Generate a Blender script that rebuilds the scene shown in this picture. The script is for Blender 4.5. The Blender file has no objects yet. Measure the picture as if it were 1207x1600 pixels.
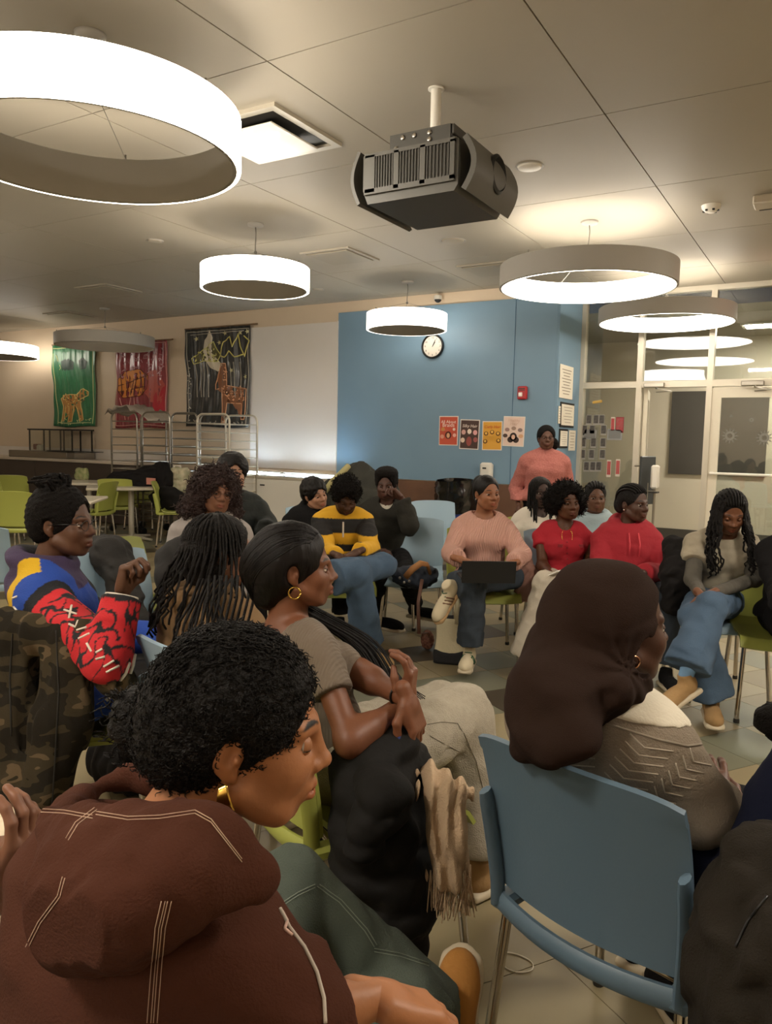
import bpy, math, random, time
import numpy as np
from mathutils import Vector, Matrix
from mathutils.bvhtree import BVHTree
T0 = time.time()
sc = bpy.context.scene
C = sc.collection
# ------------------------------------------------------------ camera
FPX, CAMH = 1200.0, 1.45
YAW, PITCH, ROLL = math.radians(30.6), math.radians(5.35), 0.02
_f0 = np.array([-math.sin(YAW), math.cos(YAW), 0.]); R0 = np.array([math.cos(YAW), math.sin(YAW), 0.]); _u0 = np.array([0, 0, 1.])
D0 = _f0
FW = _f0*math.cos(PITCH)-_u0*math.sin(PITCH); _up = _u0*math.cos(PITCH)+_f0*math.sin(PITCH)
RT = R0*math.cos(ROLL)+_up*math.sin(ROLL); UP = _up*math.cos(ROLL)-R0*math.sin(ROLL)
CAM = np.array([0, 0, CAMH])
cd = bpy.data.cameras.new('camera'); cam = bpy.data.objects.new('camera', cd); C.objects.link(cam)
cd.sensor_fit = 'VERTICAL'; cd.sensor_height = 36; cd.lens = 36*FPX/1600; cd.clip_start = 0.02
m = Matrix.Identity(4)
for i in range(3):
    m[i][0] = RT[i]; m[i][1] = UP[i]; m[i][2] = -FW[i]; m[i][3] = CAM[i]
cam.matrix_world = m
sc.camera = cam
# ------------------------------------------------------------ world + exposure
w = bpy.data.worlds.new('world'); sc.world = w; w.use_nodes = True
w.node_tree.nodes['Background'].inputs[0].default_value = (0.02, 0.02, 0.022, 1)
w.node_tree.nodes['Background'].inputs[1].default_value = 1.0
sc.view_settings.view_transform = 'Standard'; sc.view_settings.look = 'None'
sc.view_settings.gamma = 1; sc.view_settings.use_curve_mapping = False
sc.view_settings.exposure = 1.6
RING_E = 6.0          # emission of the ring pendants
RING_C = (1.0, 0.9, 0.76)
# ------------------------------------------------------------ helpers
def ray(px, py): return FW+(px-603.5)/FPX*RT-(py-800)/FPX*UP
def at(px, py, z): return CAM+ray(px, py)*z
def hit(px, py, h=None, Y=None, X=None):
    d = ray(px, py)
    t = (h-CAMH)/d[2] if h is not None else (Y/d[1] if Y is not None else X/d[0])
    return CAM+t*d
def lin(c):
    if isinstance(c, str):
        c = c.lstrip('#'); c = [int(c[i:i+2], 16)/255 for i in (0, 2, 4)]
    return tuple((x/12.92 if x <= .04045 else ((x+.055)/1.055)**2.4) for x in c[:3])
MATS = {}
def mat(name, col='#808080', rough=.6, metal=0., emit=None, es=0., bump=None, noise=None, coat=0., spec=.5, attr=None, sheen=0., trans=0., fine=None, wave=None):
    """procedural principled material; bump=(scale,strength[,stretch]) noise=(scale,amount,colour2)"""
    if name in MATS: return MATS[name]
    M = bpy.data.materials.new(name); MATS[name] = M; M.use_nodes = True
    N = M.node_tree.nodes; L = M.node_tree.links; P = N['Principled BSDF']
    c = lin(col)
    P.inputs['Base Color'].default_value = (*c, 1)
    P.inputs['Roughness'].default_value = rough; P.inputs['Metallic'].default_value = metal
    P.inputs['Specular IOR Level'].default_value = spec; P.inputs['Coat Weight'].default_value = coat
    P.inputs['Sheen Weight'].default_value = sheen
    P.inputs['Transmission Weight'].default_value = trans
    if emit is not None:
        P.inputs['Emission Color'].default_value = (*emit, 1); P.inputs['Emission Strength'].default_value = es
    tc = N.new('ShaderNodeTexCoord'); mp = N.new('ShaderNodeMapping'); L.new(tc.outputs['Object'], mp.inputs[0])
    src = None
    if attr:
        a = N.new('ShaderNodeAttribute'); a.attribute_name = attr; src = a.outputs['Color']; L.new(src, P.inputs['Base Color'])
    if noise:
        n = N.new('ShaderNodeTexNoise'); n.inputs['Scale'].default_value = noise[0]; n.inputs['Detail'].default_value = 5
        L.new(mp.outputs[0], n.inputs['Vector'])
        r = N.new('ShaderNodeValToRGB'); r.color_ramp.elements[0].position = .35; r.color_ramp.elements[1].position = .68
        L.new(n.outputs[0], r.inputs[0])
        mx = N.new('ShaderNodeMix'); mx.data_type = 'RGBA'
        mu = N.new('ShaderNodeMath'); mu.operation = 'MULTIPLY'; mu.inputs[1].default_value = noise[1]
        L.new(r.outputs[0], mu.inputs[0]); L.new(mu.outputs[0], mx.inputs['Factor'])
        if src: L.new(src, mx.inputs['A'])
        else: mx.inputs['A'].default_value = (*c, 1)
        mx.inputs['B'].default_value = (*lin(noise[2]), 1)
        L.new(mx.outputs['Result'], P.inputs['Base Color'])
    if bump or fine or wave:
        prev = None
        for b in (bump, fine):
            if not b: continue
            n = N.new('ShaderNodeTexNoise'); n.inputs['Scale'].default_value = b[0]; n.inputs['Detail'].default_value = 4
            mm = N.new('ShaderNodeMapping'); L.new(tc.outputs['Object'], mm.inputs[0])
            if len(b) > 2: mm.inputs['Scale'].default_value = b[2]
            L.new(mm.outputs[0], n.inputs['Vector'])
            bp = N.new('ShaderNodeBump'); bp.inputs['Strength'].default_value = b[1]; bp.inputs['Distance'].default_value = .01
            L.new(n.outputs[0], bp.inputs['Height'])
            if prev: L.new(prev.outputs[0], bp.inputs['Normal'])
            prev = bp
        if wave:   # (scale, strength, direction)
            n = N.new('ShaderNodeTexWave'); n.inputs['Scale'].default_value = wave[0]; n.bands_direction = wave[2]
            n.inputs['Distortion'].default_value = wave[3] if len(wave) > 3 else .6
            L.new(mp.outputs[0], n.inputs['Vector'])
            bp = N.new('ShaderNodeBump'); bp.inputs['Strength'].default_value = wave[1]; bp.inputs['Distance'].default_value = .01
            L.new(n.outputs['Fac'], bp.inputs['Height'])
            if prev: L.new(prev.outputs[0], bp.inputs['Normal'])
            prev = bp
        L.new(prev.outputs[0], P.inputs['Normal'])
    return M
class MB:
    """collects polygons for one mesh"""
    def __init__(s): s.v = []; s.f = []; s.m = []; s.cm = 0
    def add(s, V, F, M=None):
        o = len(s.v)
        for p in V:
            p = Vector(p)
            s.v.append(tuple(M @ p if M is not None else p))
        for f in F: s.f.append([i+o for i in f]); s.m.append(s.cm)
        return s
    def box(s, c, d, M=None, bev=0.):
        x, y, z = [k/2 for k in d]
        if bev <= 0:
            V = [(a*x, b*y, e*z) for a in (-1, 1) for b in (-1, 1) for e in (-1, 1)]
            F = [(0, 1, 3, 2), (4, 6, 7, 5), (0, 4, 5, 1), (2, 3, 7, 6), (0, 2, 6, 4), (1, 5, 7, 3)]
        else:
            b_ = min(bev, x*.9, y*.9, z*.9); V = []; idx = {}
            for a in (-1, 1):
                for b in (-1, 1):
                    for e in (-1, 1):
                        for k in range(3):
                            p = [a*(x-b_), b*(y-b_), e*(z-b_)]; p[k] += (a, b, e)[k]*b_
                            idx[(a, b, e, k)] = len(V); V.append(tuple(p))
            I = idx; F = []
            for k in range(3):
                for sg in (-1, 1):
                    o = [q for q in range(3) if q != k]; q4 = []
                    for u, v in ((-1, -1), (1, -1), (1, 1), (-1, 1)):
                        t = [0, 0, 0]; t[k] = sg; t[o[0]] = u; t[o[1]] = v; q4.append(I[(*t, k)])
                    F.append(q4)
            for k in range(3):   # edges
                o = [q for q in range(3) if q != k]
                for u in (-1, 1):
                    for v in (-1, 1):
                        t1 = [0, 0, 0]; t1[k] = -1; t1[o[0]] = u; t1[o[1]] = v; t2 = list(t1); t2[k] = 1
                        F.append([I[(*t1, o[0])], I[(*t2, o[0])], I[(*t2, o[1])], I[(*t1, o[1])]])
            for a in (-1, 1):
                for b in (-1, 1):
                    for e in (-1, 1): F.append([I[(a, b, e, 0)], I[(a, b, e, 1)], I[(a, b, e, 2)]])
        V = [(p[0]+c[0], p[1]+c[1], p[2]+c[2]) for p in V]
        return s.add(V, F, M)
    def tube(s, P, r, n=8, M=None, cap=True, flat=None):
        P = [Vector(p) for p in P]; K = len(P)
        rs = r if hasattr(r, '__len__') else [r]*K
        V = []; F = []; nrm = None
        for i in range(K):
            t = (P[min(i+1, K-1)]-P[max(i-1, 0)])
            if t.length < 1e-9: t = Vector((0, 0, 1))
            t.normalize()
            if nrm is None:
                nrm = t.orthogonal().normalized() if flat is None else Vector(flat)
            nrm = (nrm-t*nrm.dot(t))
            if nrm.length < 1e-6: nrm = t.orthogonal()
            nrm.normalize(); b = t.cross(nrm)
            ra = rs[i]; ra, rb = (ra if hasattr(ra, '__len__') else (ra, ra))
            for k in range(n):
                a = 2*math.pi*k/n
                V.append(P[i]+nrm*math.cos(a)*ra+b*math.sin(a)*rb)
        for i in range(K-1):
            for k in range(n):
                k2 = (k+1) % n
                F.append((i*n+k, i*n+k2, (i+1)*n+k2, (i+1)*n+k))
        if cap:
            F.append(tuple(range(n-1, -1, -1))); F.append(tuple((K-1)*n+k for k in range(n)))
        return s.add(V, F, M)
    def lathe(s, prof, n=24, M=None, closed=False):
        V = []; F = []; K = len(prof)
        for r, z in prof:
            for k in range(n):
                a = 2*math.pi*k/n; V.append((r*math.cos(a), r*math.sin(a), z))
        for i in range(K if closed else K-1):
            j = (i+1) % K
            for k in range(n):
                k2 = (k+1) % n; F.append((i*n+k, i*n+k2, j*n+k2, j*n+k))
        return s.add(V, F, M)
    def grid(s, fn, nu, nv, th=0., M=None):
        """surface fn(u,v), u,v in 0..1, given a thickness along its normals"""
        G = np.array([[fn(i/nu, j/nv) for j in range(nv+1)] for i in range(nu+1)], float)
        V = [tuple(p) for p in G.reshape(-1, 3)]; W = nv+1
        F = [(i*W+j, (i+1)*W+j, (i+1)*W+j+1, i*W+j+1) for i in range(nu) for j in range(nv)]
        if th:
            du = np.gradient(G, axis=0); dv = np.gradient(G, axis=1)
            nn = np.cross(du, dv); nn /= np.linalg.norm(nn, axis=2, keepdims=True)+1e-12
            B = G-nn*th; o = len(V); V += [tuple(p) for p in B.reshape(-1, 3)]
            F += [(o+i*W+j, o+i*W+j+1, o+(i+1)*W+j+1, o+(i+1)*W+j) for i in range(nu) for j in range(nv)]
            for i in range(nu):
                F.append((i*W, o+i*W, o+(i+1)*W, (i+1)*W)); a = i*W+nv; F.append((a, a+W, o+a+W, o+a))
            for j in range(nv):
                F.append((j, j+1, o+j+1, o+j)); a = nu*W+j; F.append((a, o+a, o+a+1, a+1))
        return s.add(V, F, M)
    def disc(s, c, r, n=24, M=None, rx=None):
        V = [(c[0]+r*math.cos(2*math.pi*k/n), c[1]+(rx or r)*math.sin(2*math.pi*k/n), c[2]) for k in range(n)]
        return s.add(V, [tuple(range(n))], M)
    def ball(s, c, r, n=12, M=None):
        r = r if hasattr(r, '__len__') else (r, r, r); V = []; F = []; h = n//2
        for i in range(h+1):
            for k in range(n):
                a = math.pi*i/h; b = 2*math.pi*k/n
                V.append((c[0]+r[0]*math.sin(a)*math.cos(b), c[1]+r[1]*math.sin(a)*math.sin(b), c[2]+r[2]*math.cos(a)))
        for i in range(h):
            for k in range(n): F.append((i*n+k, (i+1)*n+k, (i+1)*n+(k+1) % n, i*n+(k+1) % n))
        return s.add(V, F, M)
    def mesh(s, name, mats, smooth=False):
        me = bpy.data.meshes.new(name); me.from_pydata(s.v, [], s.f)
        for q in (mats if isinstance(mats, (list, tuple)) else [mats]): me.materials.append(q)
        if len(me.materials) > 1: me.polygons.foreach_set('material_index', s.m)
        if smooth:
            me.polygons.foreach_set('use_smooth', [True]*len(me.polygons))
            if smooth == 'auto': me.set_sharp_from_angle(angle=math.radians(40))
        me.update(); return me
def obj(name, mb, mats, parent=None, smooth=False, loc=None, rot=None):
    me = mb if isinstance(mb, bpy.types.Mesh) else mb.mesh(name, mats, smooth)
    o = bpy.data.objects.new(name, me); C.objects.link(o)
    if parent: o.parent = parent
    if loc is not None: o.location = loc
    if rot is not None: o.rotation_euler = rot
    return o
def tag(o, label, cat, group=None):
    o['label'] = label; o['category'] = cat
    if group: o['group'] = group
    return o
def thing(name, label, cat, loc=(0, 0, 0), rz=0., group=None):
    o = bpy.data.objects.new(name, None); C.objects.link(o); o.empty_display_size = .1
    o.location = loc; o.rotation_euler = (0, 0, rz)
    return tag(o, label, cat, group)
def struct(name, mb, mats, parent=None, smooth=False):
    o = obj(name, mb, mats, parent, smooth)
    o['kind'] = 'structure'; return o
KIDS = {}
def copy_tree(o, parent=None):
    c = o.copy(); C.objects.link(c); c.parent = parent
    for ch in [q for q in bpy.data.objects if q.parent == o and q != c]: copy_tree(ch, c)
    return c
def rotM(ax, ang): return Matrix.Rotation(ang, 4, ax)
def trM(p): return Matrix.Translation(Vector(p))
def text(body, size, M, mt, parent, name='lettering', ext=.0006, align='CENTER', font_shear=0.):
    cu = bpy.data.curves.new(name, 'FONT'); cu.body = body; cu.size = size; cu.extrude = ext; cu.align_x = align; cu.align_y = 'CENTER'; cu.shear = font_shear
    cu.resolution_u = 2
    o = bpy.data.objects.new('tmp', cu); C.objects.link(o)
    dg = bpy.context.evaluated_depsgraph_get(); me = bpy.data.meshes.new_from_object(o.evaluated_get(dg))
    bpy.data.objects.remove(o); me.materials.clear(); me.materials.append(mt); me.name = name
    me.transform(M); q = bpy.data.objects.new(name, me); C.objects.link(q)
    if parent: q.parent = parent
    return q
# ============================================================ ring pendants
H = 3.35; YB = 9.05; YG = 9.95; XC = -3.02; XL = -16.0; XR = 4.6; YN = -4.0
M_lamp = mat('lamp_glow', '#ffffff', emit=RING_C, es=RING_E)
M_lamp2 = mat('lamp_glow_inner', '#ffffff', emit=RING_C, es=RING_E*.75)
M_lampgrey = mat('lamp_grey', '#a9a59d', .55, bump=(60, .05))
M_lampwhite = mat('lamp_white', '#d9d5cc', .5)
M_cable = mat('cable_grey', '#8a867e', .4, metal=.6)
M_lamp3 = mat('lamp_glow_soft', '#ffffff', emit=RING_C, es=RING_E*.4)
def ring(x, y, D, lit, label, z0=2.75, h=.2, grp=None, dim=False):
    t = thing('ring_pendant', label, 'ceiling light', (x, y, 0), 0, grp)
    R = D/2; e = .035; n = 72
    prof_o = [(R, z0+.004), (R, z0+h-.004), (R-.006, z0+h), (R-.02, z0+h), (R-.02, z0), (R-.006, z0)]
    prof_i = [(R-.0205, z0), (R-.0205, z0+h), (R-.034, z0+h), (R-.04, z0+h-.006), (R-.04, z0+.006), (R-.034, z0)]
    obj('shade', MB().lathe(prof_o if lit != 'outer' else prof_i, n, closed=True), M_lampgrey, t, 'auto')
    obj('diffuser', MB().lathe(prof_o if lit == 'outer' else prof_i, n, closed=True), (M_lamp2 if lit == 'inner' else M_lamp3 if dim else M_lamp) if lit != 'off' else M_lampwhite, t, 'auto')
    if lit == 'inner':   # thin lit lip under the shade
        pass
    obj('canopy', MB().lathe([(0, H), (.075, H), (.07, H-.018), (.02, H-.03), (0, H-.03)], 24), M_lampgrey, t, True)
    zt = z0+h
    top = (0, 0, zt+.13)
    cm = MB().tube([(0, 0, H-.03), (.006, 0, H-.08), (-.004, .003, zt+.17), top], .005, 6)
    cm.ball((0, 0, zt+.13), .016, 8)
    obj('cord', cm, M_cable, t, True)
    for k in range(3):
        a = 2.2+k*2.094
        p = (math.cos(a)*(R-.03), math.sin(a)*(R-.03), zt)
        obj('suspension_wire', MB().tube([top, p], .0018, 5).tube([(p[0], p[1], zt-.02), (p[0], p[1], zt+.025)], .006, 6), M_cable, t, True)
    return t
ring(-3.22, 2.58, 1.42, 'outer', 'large ring pendant glowing on its outer side, nearest and cut by the left picture edge', 2.77, .24)
ring(-4.65, 5.47, .97, 'outer', 'small ring pendant glowing on its outer side, left of the projector', 2.77, .2)
ring(-4.63, 8.23, .97, 'outer', 'small glowing ring pendant hanging in front of the blue wall above the clock', 2.77, .2, dim=True)
ring(-2.0, 6.72, 1.5, 'inner', 'large grey ring pendant lit on its inner side, right of the projector', 2.79, .19)
ring(-1.79, 9.05, 1.45, 'inner', 'large grey ring pendant lit inside, hanging closest to the glass doors', 2.80, .17)
ring(-9.75, 8.0, 1.45, 'off', 'unlit grey ring pendant in front of the animal wall hangings', 2.77, .17)
lr = hit(-14, 548, h=2.84); ring(lr[0], lr[1], 1.5, 'outer', 'bright ring pendant seen only as a sliver at the far left edge', 2.74, .2, dim=True)
for i, (x, y) in enumerate([(-8.2, 3.0), (-7.6, -1.0), (-3.6, -1.9), (.4, -2.4)]):  # more ring pendants, unseen, added out of view as fill light
    ring(x, y, 1.45, 'outer', ['ring pendant out of frame to the left over the tables', 'ring pendant behind the camera on the far left', 'ring pendant behind the camera near the left', 'ring pendant right behind the camera'][i])
for i, (x, y) in enumerate([(2.6, 5.2), (1.6, 7.6), (1.5, 2.5), (-6.6, 1.3), (-1.9, -.9)]):  # unseen ceiling panels added to throw more light down on the people
    t = thing('downlight_panel', ['square ceiling light panel out of frame at the right', 'square ceiling light panel right of the glass doors, out of frame', 'square ceiling light panel right above the near chairs, out of frame', 'square ceiling light panel far to the left, out of frame', 'square ceiling light panel behind the camera, out of frame'][i], 'ceiling light', (x, y, 0))
    obj('panel_frame', MB().box((0, 0, H-.01), (.64, .64, .02)), M_lampwhite, t); obj('diffuser', MB().box((0, 0, H-.022), (.58, .58, .006)), mat('panel_glow', '#ffffff', emit=RING_C, es=30), t)
# ============================================================ shell
M_ceil = mat('ceiling_paint', '#a8a090', .55, bump=(3, .02), noise=(1.2, .12, '#968d7e'), spec=.35)
M_gap = mat('ceiling_gap', '#4a443b', .8)
M_wall = mat('wall_beige', '#d8c6ae', .6, noise=(1.5, .25, '#cdb99f'), bump=(80, .03))
M_blue = mat('wall_blue', '#7796ad', .5, noise=(2.2, .3, '#6c8ba3'), bump=(60, .03))
M_white_panel = mat('white_panel', '#dcd6cf', .7, noise=(1.2, .2, '#cfc6bc'))
M_wood = mat('wainscot_wood', '#6b4a35', .45, noise=(6, .5, '#573a28'), bump=(18, .1, (1, 1, 12)))
M_alu = mat('frame_aluminium', '#c9c2b2', .38, metal=.35)
M_dark = mat('dark_plastic', '#24221f', .5)
M_black = mat('black_plastic', '#121212', .45)
M_chrome = mat('chrome', '#cfcac2', .16, metal=1.)
M_steel = mat('brushed_steel', '#a9a49a', .3, metal=.9)
M_white = mat('white_plastic', '#e6e2d8', .4)
M_paper = mat('paper', '#e9e2d2', .8)
# ceiling: panels with open joints under a dark void
ceil = struct('ceiling', MB().box(((XL+XR)/2, (YN+YG)/2, H+.06), (XR-XL, YG-YN, .06)), M_gap)
pm = MB().box((0, 0, .012), (1.322, 1.412, .024)).mesh('ceiling_panel', M_ceil)
xs = [-1.31+1.33*k for k in range(-11, 6)]; ys = [6.03+1.42*k for k in range(-7, 4)]
tiles = []
for x in xs[:-1]:
    for y in ys[:-1]:
        if y > YG-.1: continue
        o = obj('ceiling_panel', pm, None, ceil, loc=(x+.665, y+.71, H)); tiles.append(o)
        if y+1.42 > YG: o.scale = (1, (YG-y)/1.42, 1); o.location.y = (y+YG)/2
        if x < XL: o.scale.x = (x+1.33-XL)/1.33; o.location.x = (x+1.33+XL)/2
# floor of coloured resilient tiles laid on a diagonal
flo = struct('floor', MB().box(((XL+XR)/2, (YN+16)/2, -.03), (XR-XL, 16-YN, .048)), mat('floor_base', '#4d463a', .5))
tile_cols = ['#948769', '#897c60', '#6e6c5a', '#4a4235', '#9c8d6c', '#787663']
M_tiles = [mat('floor_tile_%d' % i, c, .4, noise=(2.5, .4, d), bump=(9, .015), coat=.0) for i, (c, d) in enumerate(zip(tile_cols, ['#84785a', '#7b6f55', '#646b5a', '#423a2e', '#8d7f60', '#6b6f62']))]
TS = .34; ta = math.radians(-33); ca, sa = math.cos(ta), math.sin(ta); t0 = np.array([-1.76, 3.99])
rng = random.Random(5)
tm = [MB().box((0, 0, -.003), (TS-.003, TS*1.0-.003, .006)).mesh('floor_tile', q) for q in M_tiles]
cand = []
for i in range(-42, 43):
    for j in range(-46, 42):
        cx = t0[0]+(i+.5)*TS*ca-(j+.5)*TS*sa; cy = t0[1]+(i+.5)*TS*sa+(j+.5)*TS*ca
        if not (XL < cx < XR and YN < cy < 12.6): continue
        if cy > YG-.2 and cx < XC: continue
        v = np.array([cx, cy, 0])-CAM; z = v@FW
        if z < .8: vis = False
        else:
            px = 603.5+FPX*(v@RT)/z; py = 800-FPX*(v@UP)/z; vis = -60 < px < 1270 and py < 1700
        band = (i//2+2*(j//2)) % 7
        r = rng.random()
        ci = 3 if (band == 0 and (i+j) % 2 == 0) or (i, j) in ((0, 0), (-3, 0), (-3, -1), (2, 1)) else (2 if r < .2 else 0 if r < .5 else 1 if r < .68 else 4 if r < .88 else 5)
        cand.append((not vis, math.hypot(cx, cy), cx, cy, ci))
cand.sort()
rest = MB()
for k, (nv, d, cx, cy, ci) in enumerate(cand):
    if k < 290 and not nv:
        obj('floor_tile', tm[ci], None, flo, loc=(cx, cy, 0), rot=(0, 0, ta))
    else:
        rest.cm = ci; rest.box((0, 0, -.003), (TS-.003, TS-.003, .006), trM((cx, cy, 0)) @ rotM('Z', ta))
o = obj('floor_tile', rest, M_tiles, flo); o['kind'] = 'stuff'
# walls
struct('wall_back', MB().box(((XL+XC)/2, YB+.6, H/2), (XC-XL, 1.2, H)), M_wall)
blue = struct('trim_1', MB().box(((-6.17+XC)/2, YB-.012, (0.93+3.2)/2), (XC+6.17, .024, 3.2-.93)).box((XC+.015, (YB+YG)/2-.02, (0.93+3.35)/2), (.03, YG-YB, 3.35-.93)), M_blue)
blue['label'] = 'blue painted panelling of the back wall and its return'
struct('trim_2', MB().box((-3.55, YB-.026, 2.06), (.006, .004, 2.26)), mat('blue_joint', '#3f6280', .7))
wn = struct('baseboard_back', MB().box(((-6.17+XC)/2, YB-.02, .46), (XC+6.17, .04, .92)).box((XC+.02, (YB+YG)/2-.02, .46), (.04, YG-YB, .92)), M_wood)
wn['label'] = 'wood wainscot along the blue wall'
struct('trim_3', MB().box(((-7.75-6.18)/2, YB-.02, (1.0+3.08)/2), (1.57, .04, 2.08)).box((-6.172, YB-.022, 2.04), (.012, .046, 2.1)), M_white_panel)
struct('wall_left', MB().box((XL-.05, (YN+YB)/2, H/2), (.1, YB-YN, H)), M_wall)
struct('wall_right', MB().box((XR+.05, (YN+YG)/2, H/2), (.1, YG-YN, H)), M_wall)
struct('wall_near', MB().box(((XL+XR)/2, YN-.05, H/2), (XR-XL, .1, H)), M_wall)
# ============================================================ glass front with doors
M_glass = bpy.data.materials.new('glass'); M_glass.use_nodes = True
N = M_glass.node_tree.nodes; L = M_glass.node_tree.links; N.remove(N['Principled BSDF'])
tr = N.new('ShaderNodeBsdfTransparent'); tr.inputs[0].default_value = (.86, .88, .86, 1); gl = N.new('ShaderNodeBsdfGlossy'); gl.inputs['Roughness'].default_value = .02
lw_ = N.new('ShaderNodeLayerWeight'); p_ = N.new('ShaderNodeMath'); p_.operation = 'POWER'; p_.inputs[1].default_value = 4.0; L.new(lw_.outputs['Facing'], p_.inputs[0]); fr = N.new('ShaderNodeMath'); fr.operation = 'MULTIPLY_ADD'; fr.inputs[1].default_value = .8; fr.inputs[2].default_value = .09; L.new(p_.outputs[0], fr.inputs[0]); mxx = N.new('ShaderNodeMixShader')
L.new(fr.outputs[0], mxx.inputs[0]); L.new(tr.outputs[0], mxx.inputs[1]); L.new(gl.outputs[0], mxx.inputs[2]); L.new(mxx.outputs[0], N['Material Output'].inputs[0])
xd = [XC+.02, -2.24, -1.42, -.38, .62, 1.7, 2.9, XR]   # mullions
HD = 2.2
g = MB()
for i, x in enumerate(xd): g.box((x if i else x+.03, YG+.02, H/2), (.065, .12, H))
g.box(((XC+XR)/2, YG+.02, HD), (XR-XC, .112, .075)).box(((XC+XR)/2, YG+.02, H-.03), (XR-XC, .112, .06))
g.box(((-2.9-2.24)/2, YG+.02, .06), (.66, .12, .12)); g.box(((.62+XR)/2, YG+.02, .06), (XR-.62, .12, .12))
fr_ = struct('window_1', g, M_alu); fr_['label'] = 'aluminium glass front with transoms'
for i in range(len(xd)-1):
    obj('pane', MB().box(((xd[i]+xd[i+1])/2, YG+.03, (HD+H)/2), (xd[i+1]-xd[i]-.06, .006, H-HD-.1)), M_glass, fr_)
for i in (0, 4, 5, 6):
    obj('pane', MB().box(((xd[i]+xd[i+1])/2, YG+.03, HD/2+.04), (xd[i+1]-xd[i]-.06, .006, HD-.16)), M_glass, fr_)
def leaf(name, x0, x1, M=None, flip=False):
    w = x1-x0; s = .105
    b = MB().box((s/2, 0, 1.08), (s, .045, 2.13)).box((w-s/2, 0, 1.08), (s, .045, 2.13)).box((w/2, 0, 2.09), (w-2*s, .045, .12)).box((w/2, 0, .13), (w-2*s, .045, .24))
    d = struct(name, b, mat('door_paint', '#d9d2c0', .4))
    obj('pane', MB().box((w/2, 0, 1.14), (w-2*s, .006, 1.79)), M_glass, d)
    obj('push_bar', MB().tube([(.03, -.07, 1.13), (w-.03, -.07, 1.13)], .016, 10).box((.05, -.035, 1.13), (.03, .07, .04)).box((w-.05, -.035, 1.13), (.03, .07, .04)), M_white, d, 'auto')
    return d
d1 = leaf('door_1', -1.39, -.41); d1.location = (-1.39, YG+.01, 0)
d2 = leaf('door_2', -2.2, -1.45); d2.location = (-2.17, YG+.07, 0); d2.rotation_euler = (0, 0, math.radians(100)); d2['label'] = 'left door leaf standing open into the corridor'
d3 = leaf('door_3', -.36, .6); d3.location = (-.35, YG+.01, 0)
for i, x in enumerate([-2.05, -.95]):
    c = thing('door_closer', ['grey door closer over the open doorway', 'grey door closer above the closed door with the sun stickers'][i], 'door closer', (x, YG-.07, HD-.01))
    obj('closer_body', MB().box((0, 0, 0), (.24, .055, .055), bev=.006), M_steel, c)
    obj('closer_arm', MB().tube([(.03, -.02, -.03), (.05, -.04, -.05), (.2, .02, -.075), (.02, .05, -.085)], .006, 6).tube([(.03, 0, -.027), (.03, -.02, -.045)], .012, 8), M_steel, c)
# corridor
M_corr = mat('corridor_wall', '#cfc6b2', .6, noise=(1, .2, '#c2b8a2'))
M_cdark = mat('corridor_dark', '#4a4640', .5, noise=(2, .3, '#413d37'))
YC = 12.4
struct('wall_corridor', MB().box(((-7+XR)/2, YC+.05, H/2), (XR+7, .1, H)).box((-4.4, YG+.7, H/2), (.1, 1.3, H)), M_corr)
struct('ceiling_corridor', MB().box(((-5+XR)/2, (YG+YC)/2+.1, H-.25), (XR+5, YC-YG-.2, .1)), M_ceil)
struct('baseboard_corridor', MB().box((0, YC-.02, .09), (9, .03, .18)), M_cdark)
struct('wall_corridor_end', MB().box((XR+.05, (YG+YC)/2, H/2), (.1, YC-YG, H)), M_corr)
b1 = hit(1052, 612, Y=YC); b2 = hit(1100, 742, Y=YC)
b3 = hit(1199, 690, Y=YC)
struct('trim_4', MB().box(((b1[0]+b3[0])/2, YC-.02, (b1[2]+b2[2])/2), (b3[0]-b1[0], .04, b1[2]-b2[2])), M_cdark)['label'] = 'dark board on the corridor wall'
struct('trim_5', MB().box((b3[0]+1.6, YC-.02, (b1[2]+b2[2])/2), (1.9, .04, b1[2]-b2[2])), M_cdark)['label'] = 'second dark board on the corridor wall'
cl = thing('corridor_light', 'warm lit ceiling panel in the corridor behind the glass', 'ceiling light', (-.6, 11.2, H-.32))
obj('light_frame', MB().box((0, 0, 0), (1.3, .4, .02)), M_white, cl); obj('diffuser', MB().box((0, 0, -.012), (1.2, .3, .01)), mat('corridor_glow', '#ffffff', emit=(1, .93, .8), es=26), cl)
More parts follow.
